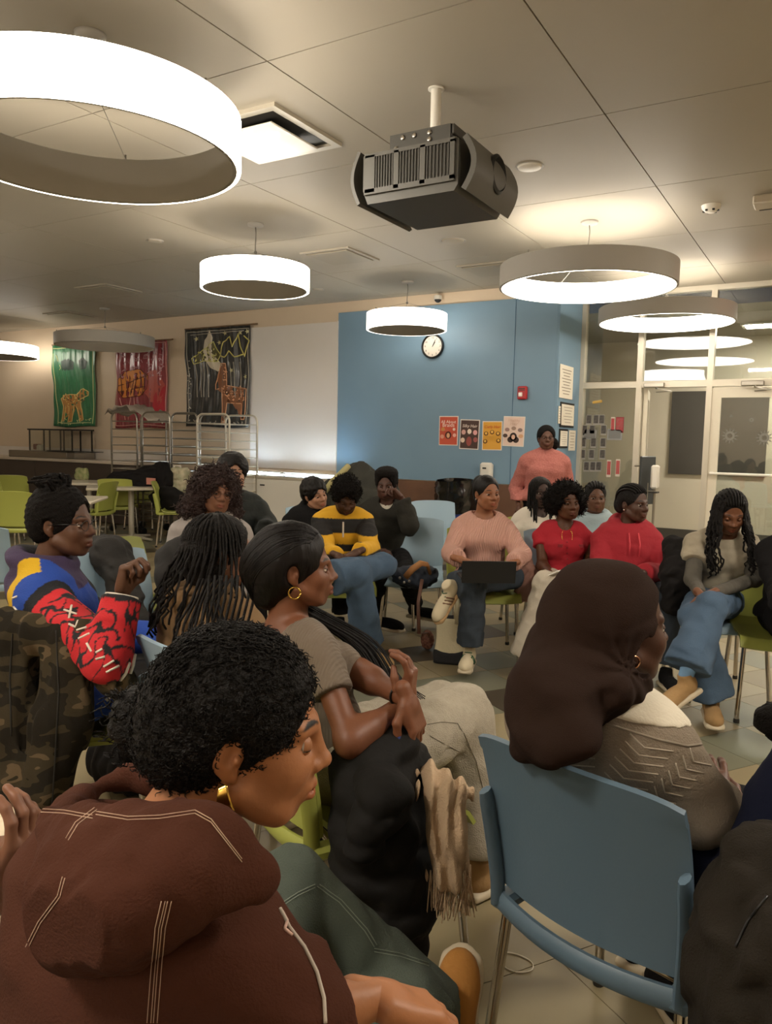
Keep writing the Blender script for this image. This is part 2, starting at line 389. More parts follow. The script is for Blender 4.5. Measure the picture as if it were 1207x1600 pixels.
# ============================================================ ceiling fixtures
def onceil(px, py): p = hit(px, py, h=H); return p
t = thing('ceiling_hatch', 'square ceiling fixture with a bright dropped centre plate beside the nearest ring pendant', 'ceiling fixture', (-3.25, 3.92, 0))
obj('hatch_frame', MB().box((-.32, 0, H-.008), (.05, .69, .03)).box((.32, 0, H-.008), (.05, .69, .03)).box((0, -.32, H-.008), (.59, .05, .03)).box((0, .32, H-.008), (.59, .05, .03)), M_alu, t)
obj('hatch_recess', MB().box((0, 0, H-.0035), (.59, .59, .004)), M_dark, t)
obj('center_plate', MB().box((0, 0, H-.05), (.47, .47, .012), bev=.005).box((0, 0, H-.025), (.1, .1, .05)), mat('plate_gloss', '#e8e2d6', .22, coat=.3), t, 'auto')
for i, (x, y, l) in enumerate([(-4.64, 6.8, 'flat square air diffuser in the ceiling between the two small glowing rings'), (-8.44, 6.99, 'flat square air diffuser in the ceiling far left above the wall hangings'), (-3.45, 8.03, 'square return grille in the ceiling beside the inner-lit ring'), (-6.4, 7.6, 'square air diffuser above the small left ring pendant'), (-10.8, 8.2, 'farthest square ceiling diffuser above the green hanging')]):
    t = thing('air_diffuser', l, 'ceiling vent', (x, y, 0))
    fr2 = MB()
    for s in (-1, 1): fr2.box((s*.28, 0, H-.004), (.04, .6, .02)).box((0, s*.28, H-.004), (.52, .04, .02))
    obj('vent_frame', fr2, M_ceil, t); obj('vent_plate', MB().box((0, 0, H-.018), (.5, .5, .012), bev=.004), mat('vent_grey', '#9d9482', .5), t)
for i, (px, py, r, l) in enumerate([(828, 260, .085, 'round white speaker cover in the ceiling right of the projector'), (708, 376, .11, 'round ceiling disc in front of the projector'), (242, 376, .07, 'small round ceiling disc left of the small ring pendant'), (497, 452, .07, 'tiny round ceiling disc right of the small ring pendant')]):
    p = onceil(px, py); t = thing('ceiling_disc', l, 'ceiling disc', (p[0], p[1], 0))
    obj('disc_cover', MB().lathe([(0, H-.022), (r*.6, H-.02), (r*.93, H-.012), (r, H)], 24), M_white if i == 0 else M_ceil, t, 'auto'); obj('disc_rim', MB().lathe([(r, H), (r+.012, H-.006), (r+.014, H)], 24), M_lampgrey, t, True)
p = onceil(1112, 321); t = thing('smoke_detector', 'white round smoke detector on the ceiling at the right', 'smoke detector', (p[0], p[1], 0))
obj('detector_body', MB().lathe([(0, H-.055), (.03, H-.055), (.05, H-.045), (.07, H-.02), (.075, H)], 24), M_white, t, 'auto')
for k in range(6): obj('sensor_slot', MB().box((.052*math.cos(k*1.047), .052*math.sin(k*1.047), H-.043), (.018, .018, .012)), M_dark, t)
p = onceil(1196, 305); t = thing('ceiling_speaker_box', 'square beige box with a slot mounted on the ceiling at the right edge', 'speaker', (p[0]+.02, p[1]+.05, 0), .0)
obj('box_body', MB().box((0, 0, H-.035), (.2, .2, .07), bev=.012), mat('beige_plastic', '#b9ad98', .5), t, 'auto'); obj('slot', MB().box((-.0, .085, H-.068), (.13, .014, .012)), M_black, t)
p = hit(685, 458, Y=YB-.06); t = thing('dome_camera', 'tiny dark dome camera on the strip above the blue wall', 'security camera', (p[0], YB-.06, H-.09))
obj('camera_base', MB().lathe([(0, .05), (.05, .05), (.055, 0), (0, 0)], 16), M_white, t, 'auto'); obj('camera_dome', MB().ball((0, 0, 0), (.045, .045, .04), 14), M_black, t, True)
# exit sign
t = thing('exit_sign', 'white box exit sign with red letters hanging at the right edge by the glass doors', 'exit sign', (-.42, 9.1, 3.13), 0)
obj('sign_box', MB().box((0, 0, 0), (.34, .05, .22), bev=.006), M_white, t, 'auto'); obj('sign_face', MB().box((0, -.027, 0), (.31, .004, .19)), mat('exit_red_face', '#c4161c', .4, emit=lin('#e8202a'), es=2.2), t)
text('EXIT', .15, trM((0, -.03, 0)) @ rotM('X', math.pi/2), mat('exit_letters', '#ffffff', emit=(1, .8, .75), es=2.5), t)
obj('sign_mount', MB().box((0, 0, .165), (.1, .04, .11)), M_dark, t)
# ============================================================ projector
M_proj = mat('projector_grey', '#55534c', .5, bump=(90, .04)); M_projd = mat('projector_dark', '#43413b', .55)
t = thing('projector', 'large dark grey ceiling projector with side grilles hanging on a white pole', 'projector', (-2.02, 3.86, 0), math.radians(0))
obj('pole', MB().tube([(0, 0, H), (0, 0, H-.27)], .028, 16).lathe([(.03, H), (.045, H-.002), (.045, H-.008), (.03, H-.01)], 20), M_white, t, 'auto')
mb = MB().box((0.02, -.0, H-.3), (.36, .34, .05), bev=.004).box((.0, -.17, H-.315), (.36, .012, .08)).box((.18, 0, H-.315), (.012, .34, .08)).box((.02, 0, H-.37), (.42, .4, .03), bev=.004).box((-.17, .0, H-.36), (.1, .26, .06), bev=.01)
obj('mount_plate', mb, M_projd, t, 'auto')
for (x, z) in ((-.1, H-.3), (-.03, H-.3), (.06, H-.3), (.06, H-.335), (-.14, H-.35)): obj('screw', MB().ball((x, -.18, z), (.014, .006, .014), 10), M_steel, t, True)
obj('cable', MB().tube([(-.19, -.1, H-.36), (-.25, -.13, H-.39), (-.23, -.14, H-.43), (-.26, -.1, H-.42)], .008, 6), M_black, t, True)
B0 = H-.40; BH = .25; bw = .56; bd = .56
prof = [(-bw/2, B0), (-bw/2, B0-.18), (-bw/2+.03, B0-BH), (bw/2-.02, B0-BH), (bw/2, B0-BH+.03), (bw/2, B0), (bw/2-.05, B0+.01), (-bw/2+.05, B0+.01)]
V = [(x, -bd/2, z) for x, z in prof]+[(x, bd/2, z) for x, z in prof]; n = len(prof)
obj('case', MB().add(V, [tuple(range(n)), tuple(range(2*n-1, n-1, -1))]+[(i, i+n, (i+1) % n+n, (i+1) % n) for i in range(n)]), M_proj, t, 'auto')
# front side panel with three grilles, facing the camera
sp = MB(); y = -bd/2-.008
for x0, x1 in ((-.26, -.2), (-.085, -.055), (.07, .1), (.24, .265)): sp.box(((x0+x1)/2, y, B0-.1), (x1-x0, .016, .19))
sp.box((0, y, B0-.006), (.53, .016, .02)).box((0, y, B0-.19), (.53, .016, .028))
obj('side_panel', sp, M_proj, t)
for x0, x1 in ((-.2, -.085), (-.055, .07), (.1, .24)):
    gm = MB().box(((x0+x1)/2, y+.004, B0-.098), (x1-x0, .004, .165))
    for k in range(7): gm.box((x0+(k+.5)*(x1-x0)/7, y-.001, B0-.098), (.006, .008, .165))
    obj('grille', gm, M_projd, t)
obj('front_shell', MB().grid(lambda u, v: (-bw/2-.03-.045*math.sin(math.pi*v), -bd/2-.01+u*(bd+.02), B0+.03-v*.28), 6, 10, .02), M_proj, t, 'auto')
obj('lens_housing', MB().grid(lambda u, v: (bw/2+.02+.05*math.sin(math.pi*v), -bd/2+u*bd, B0-.0-v*.24), 6, 10, .03), M_proj, t, 'auto')
Ml = trM((bw/2+.07, .02, B0-.1)) @ rotM('Y', math.pi/2)
ln = obj('lens_ring', MB().lathe([(.075, -.06), (.095, -.03), (.1, .02), (.085, .03), (.07, .0)], 28, Ml), M_black, t, 'auto')
obj('lens', MB().lathe([(0, .012), (.04, .008), (.07, -.004)], 24, Ml), mat('lens_glass', '#18202c', .05, coat=1), t, True)
# ============================================================ clock, alarm, posters
def onwall(px, py): p = hit(px, py, Y=YB-.03); return p
WR = rotM('X', math.pi/2)     # local xy -> wall xz, +z toward room
p = hit(676, 541, Y=YB-.05)
t = thing('wall_clock', 'round wall clock with black rim and white face on the blue wall', 'clock', (p[0], YB-.026, p[2]))
obj('rim', MB().lathe([(.135, .0), (.155, .0), (.16, .02), (.155, .035), (.145, .04), (.135, .03)], 48, WR, closed=True), M_black, t, 'auto')
obj('dial', MB().lathe([(0, .018), (.138, .018)], 48, WR), mat('dial', '#e8e0d4', .4), t)
for k in range(1, 13):
    a = math.radians(90-30*k); text(str(k), .036, WR @ trM((.11*math.cos(a), .11*math.sin(a), .019)), M_black, t, 'numeral', .0004)
for nm, ln_, an, wd in (('hour_hand', .07, math.radians(90-32), .009), ('minute_hand', .1, math.radians(90-26), .006)):
    obj(nm, MB().box((ln_*.42, 0, .022 if nm[0] == 'h' else .024), (ln_, wd, .002), WR @ rotM('Z', an)), M_black, t)
obj('second_hand', MB().box((.0, 0, .026), (.2, .002, .001), WR @ rotM('Z', -.1)), M_white, t)
p = onwall(818, 614)
t = thing('fire_alarm', 'red fire alarm strobe on the blue wall', 'fire alarm', (p[0], YB-.03, p[2]))
M_red = mat('alarm_red', '#b01c22', .4)
obj('alarm_body', MB().box((0, -.025, 0), (.12, .05, .16), bev=.012), M_red, t, 'auto'); obj('strobe_lens', MB().box((-.015, -.055, -.02), (.05, .02, .05), bev=.006), mat('strobe', '#f4e6e2', .15), t, 'auto')
obj('horn_grille', MB().box((0, -.052, .05), (.08, .006, .012)).box((0, -.052, .03), (.08, .006, .008)), M_dark, t)
def poster(quad, label, bg, fn, border='#e8dfd6'):
    pts = [onwall(*q) for q in quad]; c = sum(pts)/4
    wd = (np.linalg.norm(pts[1]-pts[0])+np.linalg.norm(pts[2]-pts[3]))/2; hg = (np.linalg.norm(pts[3]-pts[0])+np.linalg.norm(pts[2]-pts[1]))/2
    sl = math.atan2(pts[1][2]-pts[0][2], pts[1][0]-pts[0][0])
    t = thing('poster', label, 'poster', (c[0], YB-.026, c[2]))
    M = rotM('Y', -sl) @ WR
    obj('sheet', MB().grid(lambda u, v: ((u-.5)*wd, (v-.5)*hg, .003+.003*math.sin(3*u+2*v)), 6, 8, .001, M), mat('poster_white'+bg, border, .7), t)
    obj('print_field', MB().grid(lambda u, v: ((u-.5)*wd*.92, (v-.5)*hg*.94, .0045+.003*math.sin(3*(.04+.92*u)+2*v)), 6, 8, .0005, M), mat('poster'+bg, bg, .6), t)
    fn(t, M @ trM((0, 0, .008)), wd, hg)
def blob(t, M, x, y, r, col, ry=None, n=14, nm='print_shape', z=0):
    obj(nm, MB().lathe([(0, .0006), (r, .0006), (r, 0)], n, M @ trM((x, y, z)) @ Matrix.Diagonal((1, (ry or r)/r, 1, 1))), mat('ink'+col, col, .7), t)
def poly(t, M, P, col, nm='print_shape', z=0):
    obj(nm, MB().add([(x, y, z) for x, y in P]+[(x, y, z+.0006) for x, y in P], [tuple(range(len(P))), tuple(range(2*len(P)-1, len(P)-1, -1))]), mat('ink'+col, col, .7), t)
    bpy.data.objects[-1] if False else None
def P1f(t, M, w_, h_):
    poly(t, M, [(-.45*w_, .47*h_), (-.45*w_, .36*h_), (-.25*w_, .44*h_), (0, .46*h_), (.25*w_, .44*h_), (.45*w_, .36*h_), (.45*w_, .47*h_)], '#e8dcd0')
    text('All About', w_*.2, M @ trM((0, .3*h_, .001)), mat('ink#f6e2d6', '#f6e2d6'), t); text('Braids', w_*.26, M @ trM((0, .19*h_, .001)), mat('ink#f6e2d6', '#f6e2d6'), t)
    for x, y, r, c in ((-.28, .05, .1, '#c98a4a'), (.3, .05, .07, '#e9d3c4'), (-.32, -.2, .1, '#e0a08a'), (.33, -.15, .09, '#f0b8a8')): blob(t, M, x*w_, y*h_, r*w_, c)
    blob(t, M, 0, -.15*h_, .17*w_, '#5a2418', .13*h_); blob(t, M, 0, -.16*h_, .085*w_, '#e5b28a', .085*h_, z=.0007); poly(t, M, [(-.3*w_, -.46*h_), (-.2*w_, -.29*h_), (.2*w_, -.29*h_), (.3*w_, -.46*h_)], '#ddd6cc')
def P2f(t, M, w_, h_):
    poly(t, M, [(-.46*w_, .47*h_), (-.46*w_, .38*h_), (-.2*w_, .47*h_)], '#d9d2cb'); poly(t, M, [(.46*w_, .47*h_), (.2*w_, .47*h_), (.46*w_, .38*h_)], '#d9d2cb')
    text('Silky Hair', w_*.2, M @ trM((0, .28*h_, .001)), mat('ink#f0ddd0', '#f0ddd0'), t, font_shear=.2)
    for x, y, c in ((-.3, .07, '#d8a8a0'), (0, .1, '#eedccd'), (.3, .07, '#e3a7a4'), (-.33, -.2, '#e6cdbb'), (.33, -.17, '#a8605c')): blob(t, M, x*w_, y*h_, .11*w_, c, .085*h_)
    blob(t, M, 0, -.23*h_, .14*w_, '#9c5048', .16*h_); poly(t, M, [(-.25*w_, -.44*h_), (-.1*w_, -.3*h_), (-.04*w_, -.45*h_)], '#e9d8c4'); poly(t, M, [(.28*w_, -.4*h_), (.14*w_, -.2*h_), (.13*w_, -.45*h_)], '#e9d8c4')
def P3f(t, M, w_, h_):
    text('Curly Hair', w_*.19, M @ trM((0, .3*h_, .001)), mat('ink#c8501e', '#c8501e'), t, font_shear=.2)
    for x, y in ((-.3, .07), (0, .12), (.3, .07), (.33, -.17), (-.34, -.2)):
        blob(t, M, x*w_, y*h_, .11*w_, '#6b4216', .075*h_); blob(t, M, x*w_, (y+.01)*h_, .06*w_, '#eec25c', .045*h_, z=.0007)
    poly(t, M, [(-.2*w_, -.46*h_), (-.18*w_, -.2*h_), (0, -.1*h_), (.15*w_, -.2*h_), (.2*w_, -.46*h_)], '#e3b89a'); poly(t, M, [(-.46*w_, .47*h_), (-.46*w_, .41*h_), (-.25*w_, .47*h_)], '#4e4a20'); poly(t, M, [(.46*w_, .47*h_), (.25*w_, .47*h_), (.46*w_, .41*h_)], '#4e4a20')
def P4f(t, M, w_, h_):
    text('Healthy', w_*.17, M @ trM((0, .36*h_, .001)), mat('ink#d9b8a4', '#d9b8a4'), t); text('Hair', w_*.2, M @ trM((0, .25*h_, .001)), mat('ink#d9b8a4', '#d9b8a4'), t)
    for x, y, c in ((-.3, .05, '#a08078'), (0, .1, '#a98d7c'), (.3, .05, '#8f7870'), (-.38, -.15, '#57443c'), (.35, -.15, '#d8a880')): blob(t, M, x*w_, y*h_, .11*w_, c, .065*h_)
    blob(t, M, 0, -.18*h_, .17*w_, '#3a2a24', .14*h_); blob(t, M, -.13*w_, -.28*h_, .14*w_, '#3a2a24', .1*h_); blob(t, M, .13*w_, -.28*h_, .14*w_, '#3a2a24', .1*h_)
    blob(t, M, 0, -.19*h_, .085*w_, '#e3b8a0', .08*h_, z=.0008); poly(t, M, [(-.2*w_, -.46*h_), (-.12*w_, -.34*h_), (0, -.37*h_), (.12*w_, -.34*h_), (.2*w_, -.46*h_)], '#6d9070', z=.0009)
poster([(687, 650), (717, 650), (715, 696), (686, 696)], 'red hair poster, first from the left on the blue wall', '#c9543a', P1f)
poster([(720, 655), (750, 656), (748, 703), (718, 701)], 'dark brown hair poster with pale round pictures on the blue wall', '#4a332c', P2f)
poster([(755, 658), (786, 658), (784, 704), (753, 703)], 'yellow hair poster on the blue wall', '#dfa53a', P3f)
poster([(787, 650), (821, 651), (819, 698), (786, 697)], 'pale pink hair poster with a long-haired figure on the blue wall', '#e7cdbf', P4f)
# notices on the return wall (plane X = XC+.03)
def notice(px0, px1, py0, py1, label, dark=False, lines=6):
    a = hit(px0, py0, X=XC+.032); b = hit(px1, py1, X=XC+.032)
    y0, y1 = a[1], b[1]; zc = (a[2]+hit(px0, py1, X=XC+.032)[2])/2; hg = a[2]-hit(px0, py1, X=XC+.032)[2]
    y0 = max(y0, YB+.03); y1 = min(max(y1, y0+.1), YG-.06)
    t = thing('notice', label, 'notice', (XC+.032, (y0+y1)/2, zc))
    w_ = y1-y0
    if dark: obj('frame', MB().box((.004, 0, 0), (.012, w_+.05, hg+.05), bev=.003), M_black, t, 'auto')
    obj('sheet', MB().box((.013 if dark else .006, 0, 0), (.003, w_, hg)), M_paper, t)
    for k in range(lines): obj('print_line', MB().box((.0156 if dark else .0085, 0, hg*(.36-.72*k/max(1, lines-1))), (.001, w_*(.7-.12*(k % 3)), hg*.022)), mat('print_ink', '#8d7f70', .8), t)
notice(868, 894, 566, 620, 'large typed notice sheet, topmost on the narrow blue return wall', lines=9)
notice(864, 876, 633, 661, 'cream notice left of the black framed notice')
notice(877, 895, 631, 664, 'black framed notice pair with long documents', True)
notice(875, 885, 673, 697, 'small black framed notice above the standing woman\'s shoulder', True)
notice(889, 898, 672, 704, 'narrow white notice beside the window frame')
# soap dispenser and bin on the wainscot
p = onwall(763, 740)
t = thing('soap_dispenser', 'white soap dispenser on the blue wall behind the pink sweater woman', 'dispenser', (p[0], YB-.06, p[2]))
obj('dispenser_body', MB().box((0, -.02, 0), (.16, .1, .28), bev=.025), M_white, t, 'auto'); obj('dispenser_window', MB().box((-.01, -.072, .07), (.05, .004, .02)), M_dark, t); obj('nozzle', MB().box((0, -.04, -.15), (.05, .05, .03)), M_lampgrey, t)
p = hit(714, 800, Y=8.75)
t = thing('trash_can', 'blue trash can lined with a black bag in front of the wainscot', 'bin', (p[0], 8.72, 0))
obj('can_body', MB().lathe([(0, 0), (.2, 0), (.24, .72), (.245, .74)], 24), mat('bin_blue', '#2c418a', .4), t, 'auto')
rg = random.Random(3); nz = [[rg.uniform(-.02, .02) for _ in range(33)] for _ in range(9)]
obj('bin_bag', MB().grid(lambda u, v: ((.25+.02*v*(1-v)*4+nz[int(v*8)][int(u*32) % 32])*math.cos(6.2832*u), (.25+.02*v+nz[int(v*8)][int(u*32) % 32])*math.sin(6.2832*u), .55+.42*v+.015*math.sin(9*u+5*v)), 32, 8), mat('bag_black', '#0f0f10', .18, coat=.4), t, True)
# ============================================================ wall hangings
def hanging(x0, x1, z1, z0, label, c1, c2, fn, seed):
    t = thing('wall_hanging', label, 'wall hanging', ((x0+x1)/2, YB-.05, 0)); w_ = x1-x0; r = random.Random(seed)
    ph = [r.uniform(0, 6) for _ in range(8)]
    def wav(u, v): return .012*math.sin(17*u+ph[0]+2*v)+.007*math.sin(41*u+ph[1]-3*v)+.006*math.sin(70*u+ph[2]+5*math.sin(3*v+ph[3]))
    def edge(v): return .018*math.sin(7*v+ph[4])+.01*math.sin(17*v)
    def f(u, v): return ((u-.5)*w_*(1-.03*v)+edge(v)*(1 if u < .5 else .6), -.02-wav(u, v), z1+(z0-z1)*v+.012*math.sin(6*u+ph[5])*v)
    M = mat('cloth'+c1, c1, .32, noise=(9, .55, c2), bump=(14, .5, (3, 1, .4)), coat=.3)
    obj('cloth', MB().grid(f, 60, 30, .004), M, t, True)
    obj('rod', MB().tube([(-w_/2-.03, -.01, z1+.01), (w_/2+.12, -.01, z1+.01)], .012, 8), mat('rod_wood', '#7d6347', .6), t)
    def spot(u, v, lift=.008): q = f(u, v); return (q[0], q[1]-lift, q[2])
    fn(t, spot, r)
def strokes(t, spot, L_, col, rad=.008, nm='painted_line'):
    mb = MB()
    for l in L_:
        q = []
        for a, b in zip(l[:-1], l[1:]):
            n = max(2, int(12*math.hypot(a[0]-b[0], a[1]-b[1])/.3))
            q += [spot(a[0]+(b[0]-a[0])*k/n, a[1]+(b[1]-a[1])*k/n, .006) for k in range(n)]
        q.append(spot(*l[-1], .006)); mb.tube(q, rad, 5)
    obj(nm, mb, mat('paint'+col, col, .5), t)
def patch(t, spot, P, col, nm='applique'):
    c = (sum(p[0] for p in P)/len(P), sum(p[1] for p in P)/len(P)); V = [spot(*c, .007)]; F = []; K = []
    for a, b in zip(P, P[1:]+P[:1]):
        for k in range(3): K.append((a[0]+(b[0]-a[0])*k/3, a[1]+(b[1]-a[1])*k/3))
    rings_ = 4
    for j in range(1, rings_+1):
        for p in K: V.append(spot(c[0]+(p[0]-c[0])*j/rings_, c[1]+(p[1]-c[1])*j/rings_, .007))
    n = len(K)
    for i in range(n): F.append((0, 1+(i+1) % n, 1+i))
    for j in range(rings_-1):
        for i in range(n): F.append((1+j*n+i, 1+j*n+(i+1) % n, 1+(j+1)*n+(i+1) % n, 1+(j+1)*n+i))
    obj(nm, MB().add(V, F), mat('paint'+col, col, .5), t, True)
def animal(u, v, s, sy):  # cat-like body facing right
    B = [(0, .32), (.12, .22), (.4, .2), (.62, .22), (.72, .1), (.86, .06), (1, .16), (.98, .26), (.84, .33), (.72, .38), (.74, .6), (.86, .95), (.72, 1), (.6, .62), (.46, .5), (.4, .98), (.26, 1), (.3, .55), (.2, .5), (.14, .96), (.02, .98), (.06, .55)]
    return [(u+s*a, v+sy*b) for a, b in B]
def scrib(u0, v0, u1, v1, n, r, s=.02):
    return [[(u, v), (u+r.uniform(-s, s), v+r.uniform(-s, s)*.7), (u+r.uniform(-s, s), v+r.uniform(-s, s)*.7)] for u, v in ((r.uniform(u0, u1), r.uniform(v0, v1)) for _ in range(n))]
def H1(t, s, r):
    A = animal(.17, .52, .66, .42); patch(t, s, A, '#c08b4e'); strokes(t, s, [A+A[:1]]+scrib(.25, .6, .75, .72, 26, r), '#e6cc84', .008); strokes(t, s, scrib(.25, .6, .75, .7, 16, r), '#8a4a2a', .008)
    for c in (.2, .3, .62): patch(t, s, [(c, .2), (c+.12, .17), (c+.22, .22), (c+.2, .3), (c+.05, .32)], '#1f3b30')
    strokes(t, s, [[(.1, .12), (.14, .2)], [(.18, .24), (.2, .28), (.17, .3)], [(.04, .04), (.97, .03)], [(.03, .1), (.05, .5), (.08, .97)], [(.93, .05), (.94, .97)], [(.1, .95), (.9, .96)]]+scrib(.1, .9, .9, .97, 20, r), '#d8d8a0', .007)
def H2(t, s, r):
    A = [(.05, .42), (.2, .33), (.5, .32), (.62, .4), (.6, .55), (.5, .63), (.15, .64), (.05, .55)]; patch(t, s, A, '#d98a3c')
    strokes(t, s, [A+A[:1], [(.05, .5), (.6, .4)], [(.08, .57), (.58, .52)]]+[[(.1+.08*k, .36), (.14+.08*k, .62), (.19+.08*k, .36)] for k in range(6)], '#5e2a14', .008)
    patch(t, s, [(.62, .35), (.8, .33), (.95, .5), (.9, .72), (.7, .7), (.58, .6)], '#b5564c'); patch(t, s, [(.75, .62), (.97, .5), (.97, .95), (.75, .9)], '#b32a36')
    strokes(t, s, scrib(.1, .04, .95, .4, 60, r, .05), '#c9a2a8', .006); strokes(t, s, [[(.1, .64), (.18, .9)], [(.3, .64), (.25, .9)], [(.4, .65), (.4, .8)], [(.02, .02), (.98, .02), (.98, .97), (.02, .97), (.02, .02)]], '#d9a89c', .007)
def H3(t, s, r):
    patch(t, s, [(.4, .02), (.44, .1), (.42, .2), (.5, .32), (.58, .38), (.5, .44), (.38, .4), (.3, .28), (.32, .12)], '#cfc4b0')
    A = [(.1, .3), (.35, .2), (.45, .14), (.5, .22), (.55, .27), (.5, .34), (.3, .33), (.12, .36)]; patch(t, s, A, '#5a5630'); strokes(t, s, [A+A[:1]]+scrib(.15, .22, .5, .33, 22, r, .03), '#c9c478', .008)
    G = [(.55, .36), (.63, .36), (.65, .58), (.95, .62), (.93, .92), (.87, .92), (.86, .76), (.66, .75), (.63, .95), (.57, .95), (.58, .6), (.47, .62), (.46, .57)]; patch(t, s, G, '#8a5a3c'); strokes(t, s, [G+G[:1]]+scrib(.58, .4, .64, .6, 10, r)+scrib(.6, .6, .93, .74, 34, r), '#d29a72', .008)
    strokes(t, s, [[(.55, .26), (.6, .15), (.7, .1), (.75, .2), (.82, .08), (.86, .2), (.92, .3), (.98, .15), (.9, .1)], [(.55, .28), (.62, .3), (.7, .24), (.78, .3), (.9, .28)]], '#c8bd6a', .01)
    strokes(t, s, [[(.03, .03), (.97, .03), (.97, .97), (.03, .97), (.03, .03)], [(.08, .06), (.9, .05)]]+[[(x, .35), (x+.02, .7)] for x in (.15, .22, .28, .34, .7, .76, .84)]+scrib(.02, .3, .06, .97, 24, r)+scrib(.1, .94, .95, .97, 20, r), '#a9a292', .006)
    for u, v in ((.17, .1), (.62, .06), (.85, .07), (.95, .06), (.72, .43), (.92, .5), (.53, .15)): patch(t, s, [(u+.035*(1 if k % 2 else .4)*math.cos(k*.628), v+.026*(1 if k % 2 else .4)*math.sin(k*.628)) for k in range(10)], '#c9c290')
hanging(-12.35, -11.2, 3.02, 1.58, 'green painted cloth hanging with a spotted big cat', '#40805a', '#2a6342', H1, 1)
hanging(-10.7, -9.47, 2.98, 1.57, 'red painted cloth hanging with an orange patterned animal', '#964048', '#743038', H2, 2)
hanging(-9.05, -7.72, 3.12, 1.6, 'black painted cloth hanging with a moon, stars and a spotted giraffe', '#2b2d2e', '#4c4a46', H3, 3)
# ============================================================ counter, cases, racks, freezers
t = thing('serving_counter', 'long serving counter with dark front and pale top along the left back wall', 'counter', (0, 0, 0))
obj('countertop', MB().box((-12.7, 8.68, 1.0), (6.4, .72, .05), bev=.008), mat('counter_top', '#cbbfaf', .35), t, 'auto')
obj('back_rail', MB().box((-12.7, YB-.05, 1.1), (6.4, .04, .18)), M_white_panel, t)
for k in range(5): obj('front_panel', MB().box((-15.2+k*1.26, 8.38, .5), (1.25, .03, .95), bev=.004), mat('counter_dark', '#4b413c', .45, noise=(4, .4, '#3b322e')), t, 'auto')
t = thing('display_case', 'glass display case with dark edges standing on the serving counter', 'display case', (-11.75, 8.72, 1.025))
fm = MB()
for x in (-.65, -.25, .2, .5): fm.box((x, -.2, .28), (.02, .02, .42)).box((x, .2, .28), (.02, .02, .42))
fm.box((-.07, 0, .49), (1.2, .46, .025))
obj('case_frame', fm, M_dark, t); obj('case_base', MB().box((-.07, 0, .05), (1.22, .46, .1), bev=.006), M_steel, t, 'auto'); obj('case_glass', MB().box((-.07, -.21, .28), (1.16, .004, .4)), M_glass, t)
t = thing('steam_pan', 'long steel warming tray on the serving counter below the green hanging', 'tray', (-12.0, 8.45, 1.025))
obj('tray_body', MB().box((0, 0, .06), (1.6, .16, .12), bev=.01), mat('tray_steel', '#8d867b', .35, metal=.7), t, 'auto'); obj('tray_lip', MB().box((.9, 0, .13), (1.2, .2, .012)), M_dark, t)
t = thing('condiment_caddy', 'small red and white caddy on the serving counter left of the glass case', 'caddy', (-12.3, 8.6, 1.16)); obj('caddy_box', MB().box((0, 0, .05), (.12, .1, .1), bev=.01), mat('caddy_red', '#7a2f2a', .5), t, 'auto'); obj('napkins', MB().box((.08, 0, .03), (.12, .1, .12), bev=.02), M_paper, t, 'auto')
def rack(x, y, w_, hgt, label, n=13, mt=None):
    t = thing('sheet_pan_rack', label, 'rack', (x, y, 0), .0, 'sheet pan racks at the back wall'); mt = mt or M_steel
    for yy in (-.28, .28):
        r = .1; P = [(-w_/2, yy, .12), (-w_/2, yy, hgt-r)]+[(-w_/2+r-r*math.cos(a), yy, hgt-r+r*math.sin(a)) for a in np.linspace(.3, 1.57, 5)]+[(w_/2-r+r*math.sin(a), yy, hgt-r+r*math.cos(a)) for a in np.linspace(0, 1.27, 5)]+[(w_/2, yy, hgt-r), (w_/2, yy, .12)]
        obj('upright_frame', MB().tube(P, .014, 8), mt, t, True)
        for k in range(n):
            z = .25+(hgt-.38)*k/(n-1); obj('rung', MB().tube([(-w_/2, yy, z), (w_/2, yy, z)], .008, 6), mt, t)
    for s in (-1, 1):
        for k in range(n):
            z = .25+(hgt-.38)*k/(n-1); obj('tray_slide', MB().box((s*(w_/2-.02), 0, z), (.03, .56, .008)), mt, t)
    for sx in (-1, 1):
        for sy in (-1, 1): obj('caster', MB().lathe([(0, -.02), (.055, -.02), (.055, .02), (0, .02)], 12, trM((sx*(w_/2), sy*.28, .055)) @ rotM('Y', math.pi/2)), M_black, t)
def pxX(px, Y, z=1.4): return hit(px, 690, Y=Y)[0]
ry = 8.1
rack((pxX(195, ry)+pxX(226, ry))/2+.1, ry, .55, 1.78, 'leftmost of the sheet pan racks, under the red hanging, with plastic film on top')
rack((pxX(256, ry)+pxX(286, ry))/2, ry-.05, .55, 1.78, 'second sheet pan rack from the left')
rack((pxX(293, ry)+pxX(326, ry))/2+.0, ry+.02, .5, 1.77, 'third sheet pan rack from the left in front of the black hanging')
rack((pxX(327, ry-.2)+pxX(372, ry-.2))/2, ry-.12, .58, 1.75, 'brightest sheet pan rack, rightmost, nearest the freezers', 13, M_alu)
rx = (pxX(195, ry)+pxX(226, ry))/2+.1
rg = random.Random(8); hh = [[rg.uniform(-.03, .05) for _ in range(13)] for _ in range(9)]
tag(obj('plastic_film', MB().grid(lambda u, v: (rx-.4+u*.95, ry-.3+v*.5, 1.79+hh[int(v*8)][int(u*12)]+.09*math.exp(-((u-.35)/.2)**2)-.5*max(0, u-.72)-.35*max(0, .12-u)), 12, 8, .003), mat('film', '#b8ada0', .3), None, True), 'crumpled translucent plastic film lying on top of the leftmost rack', 'plastic film')
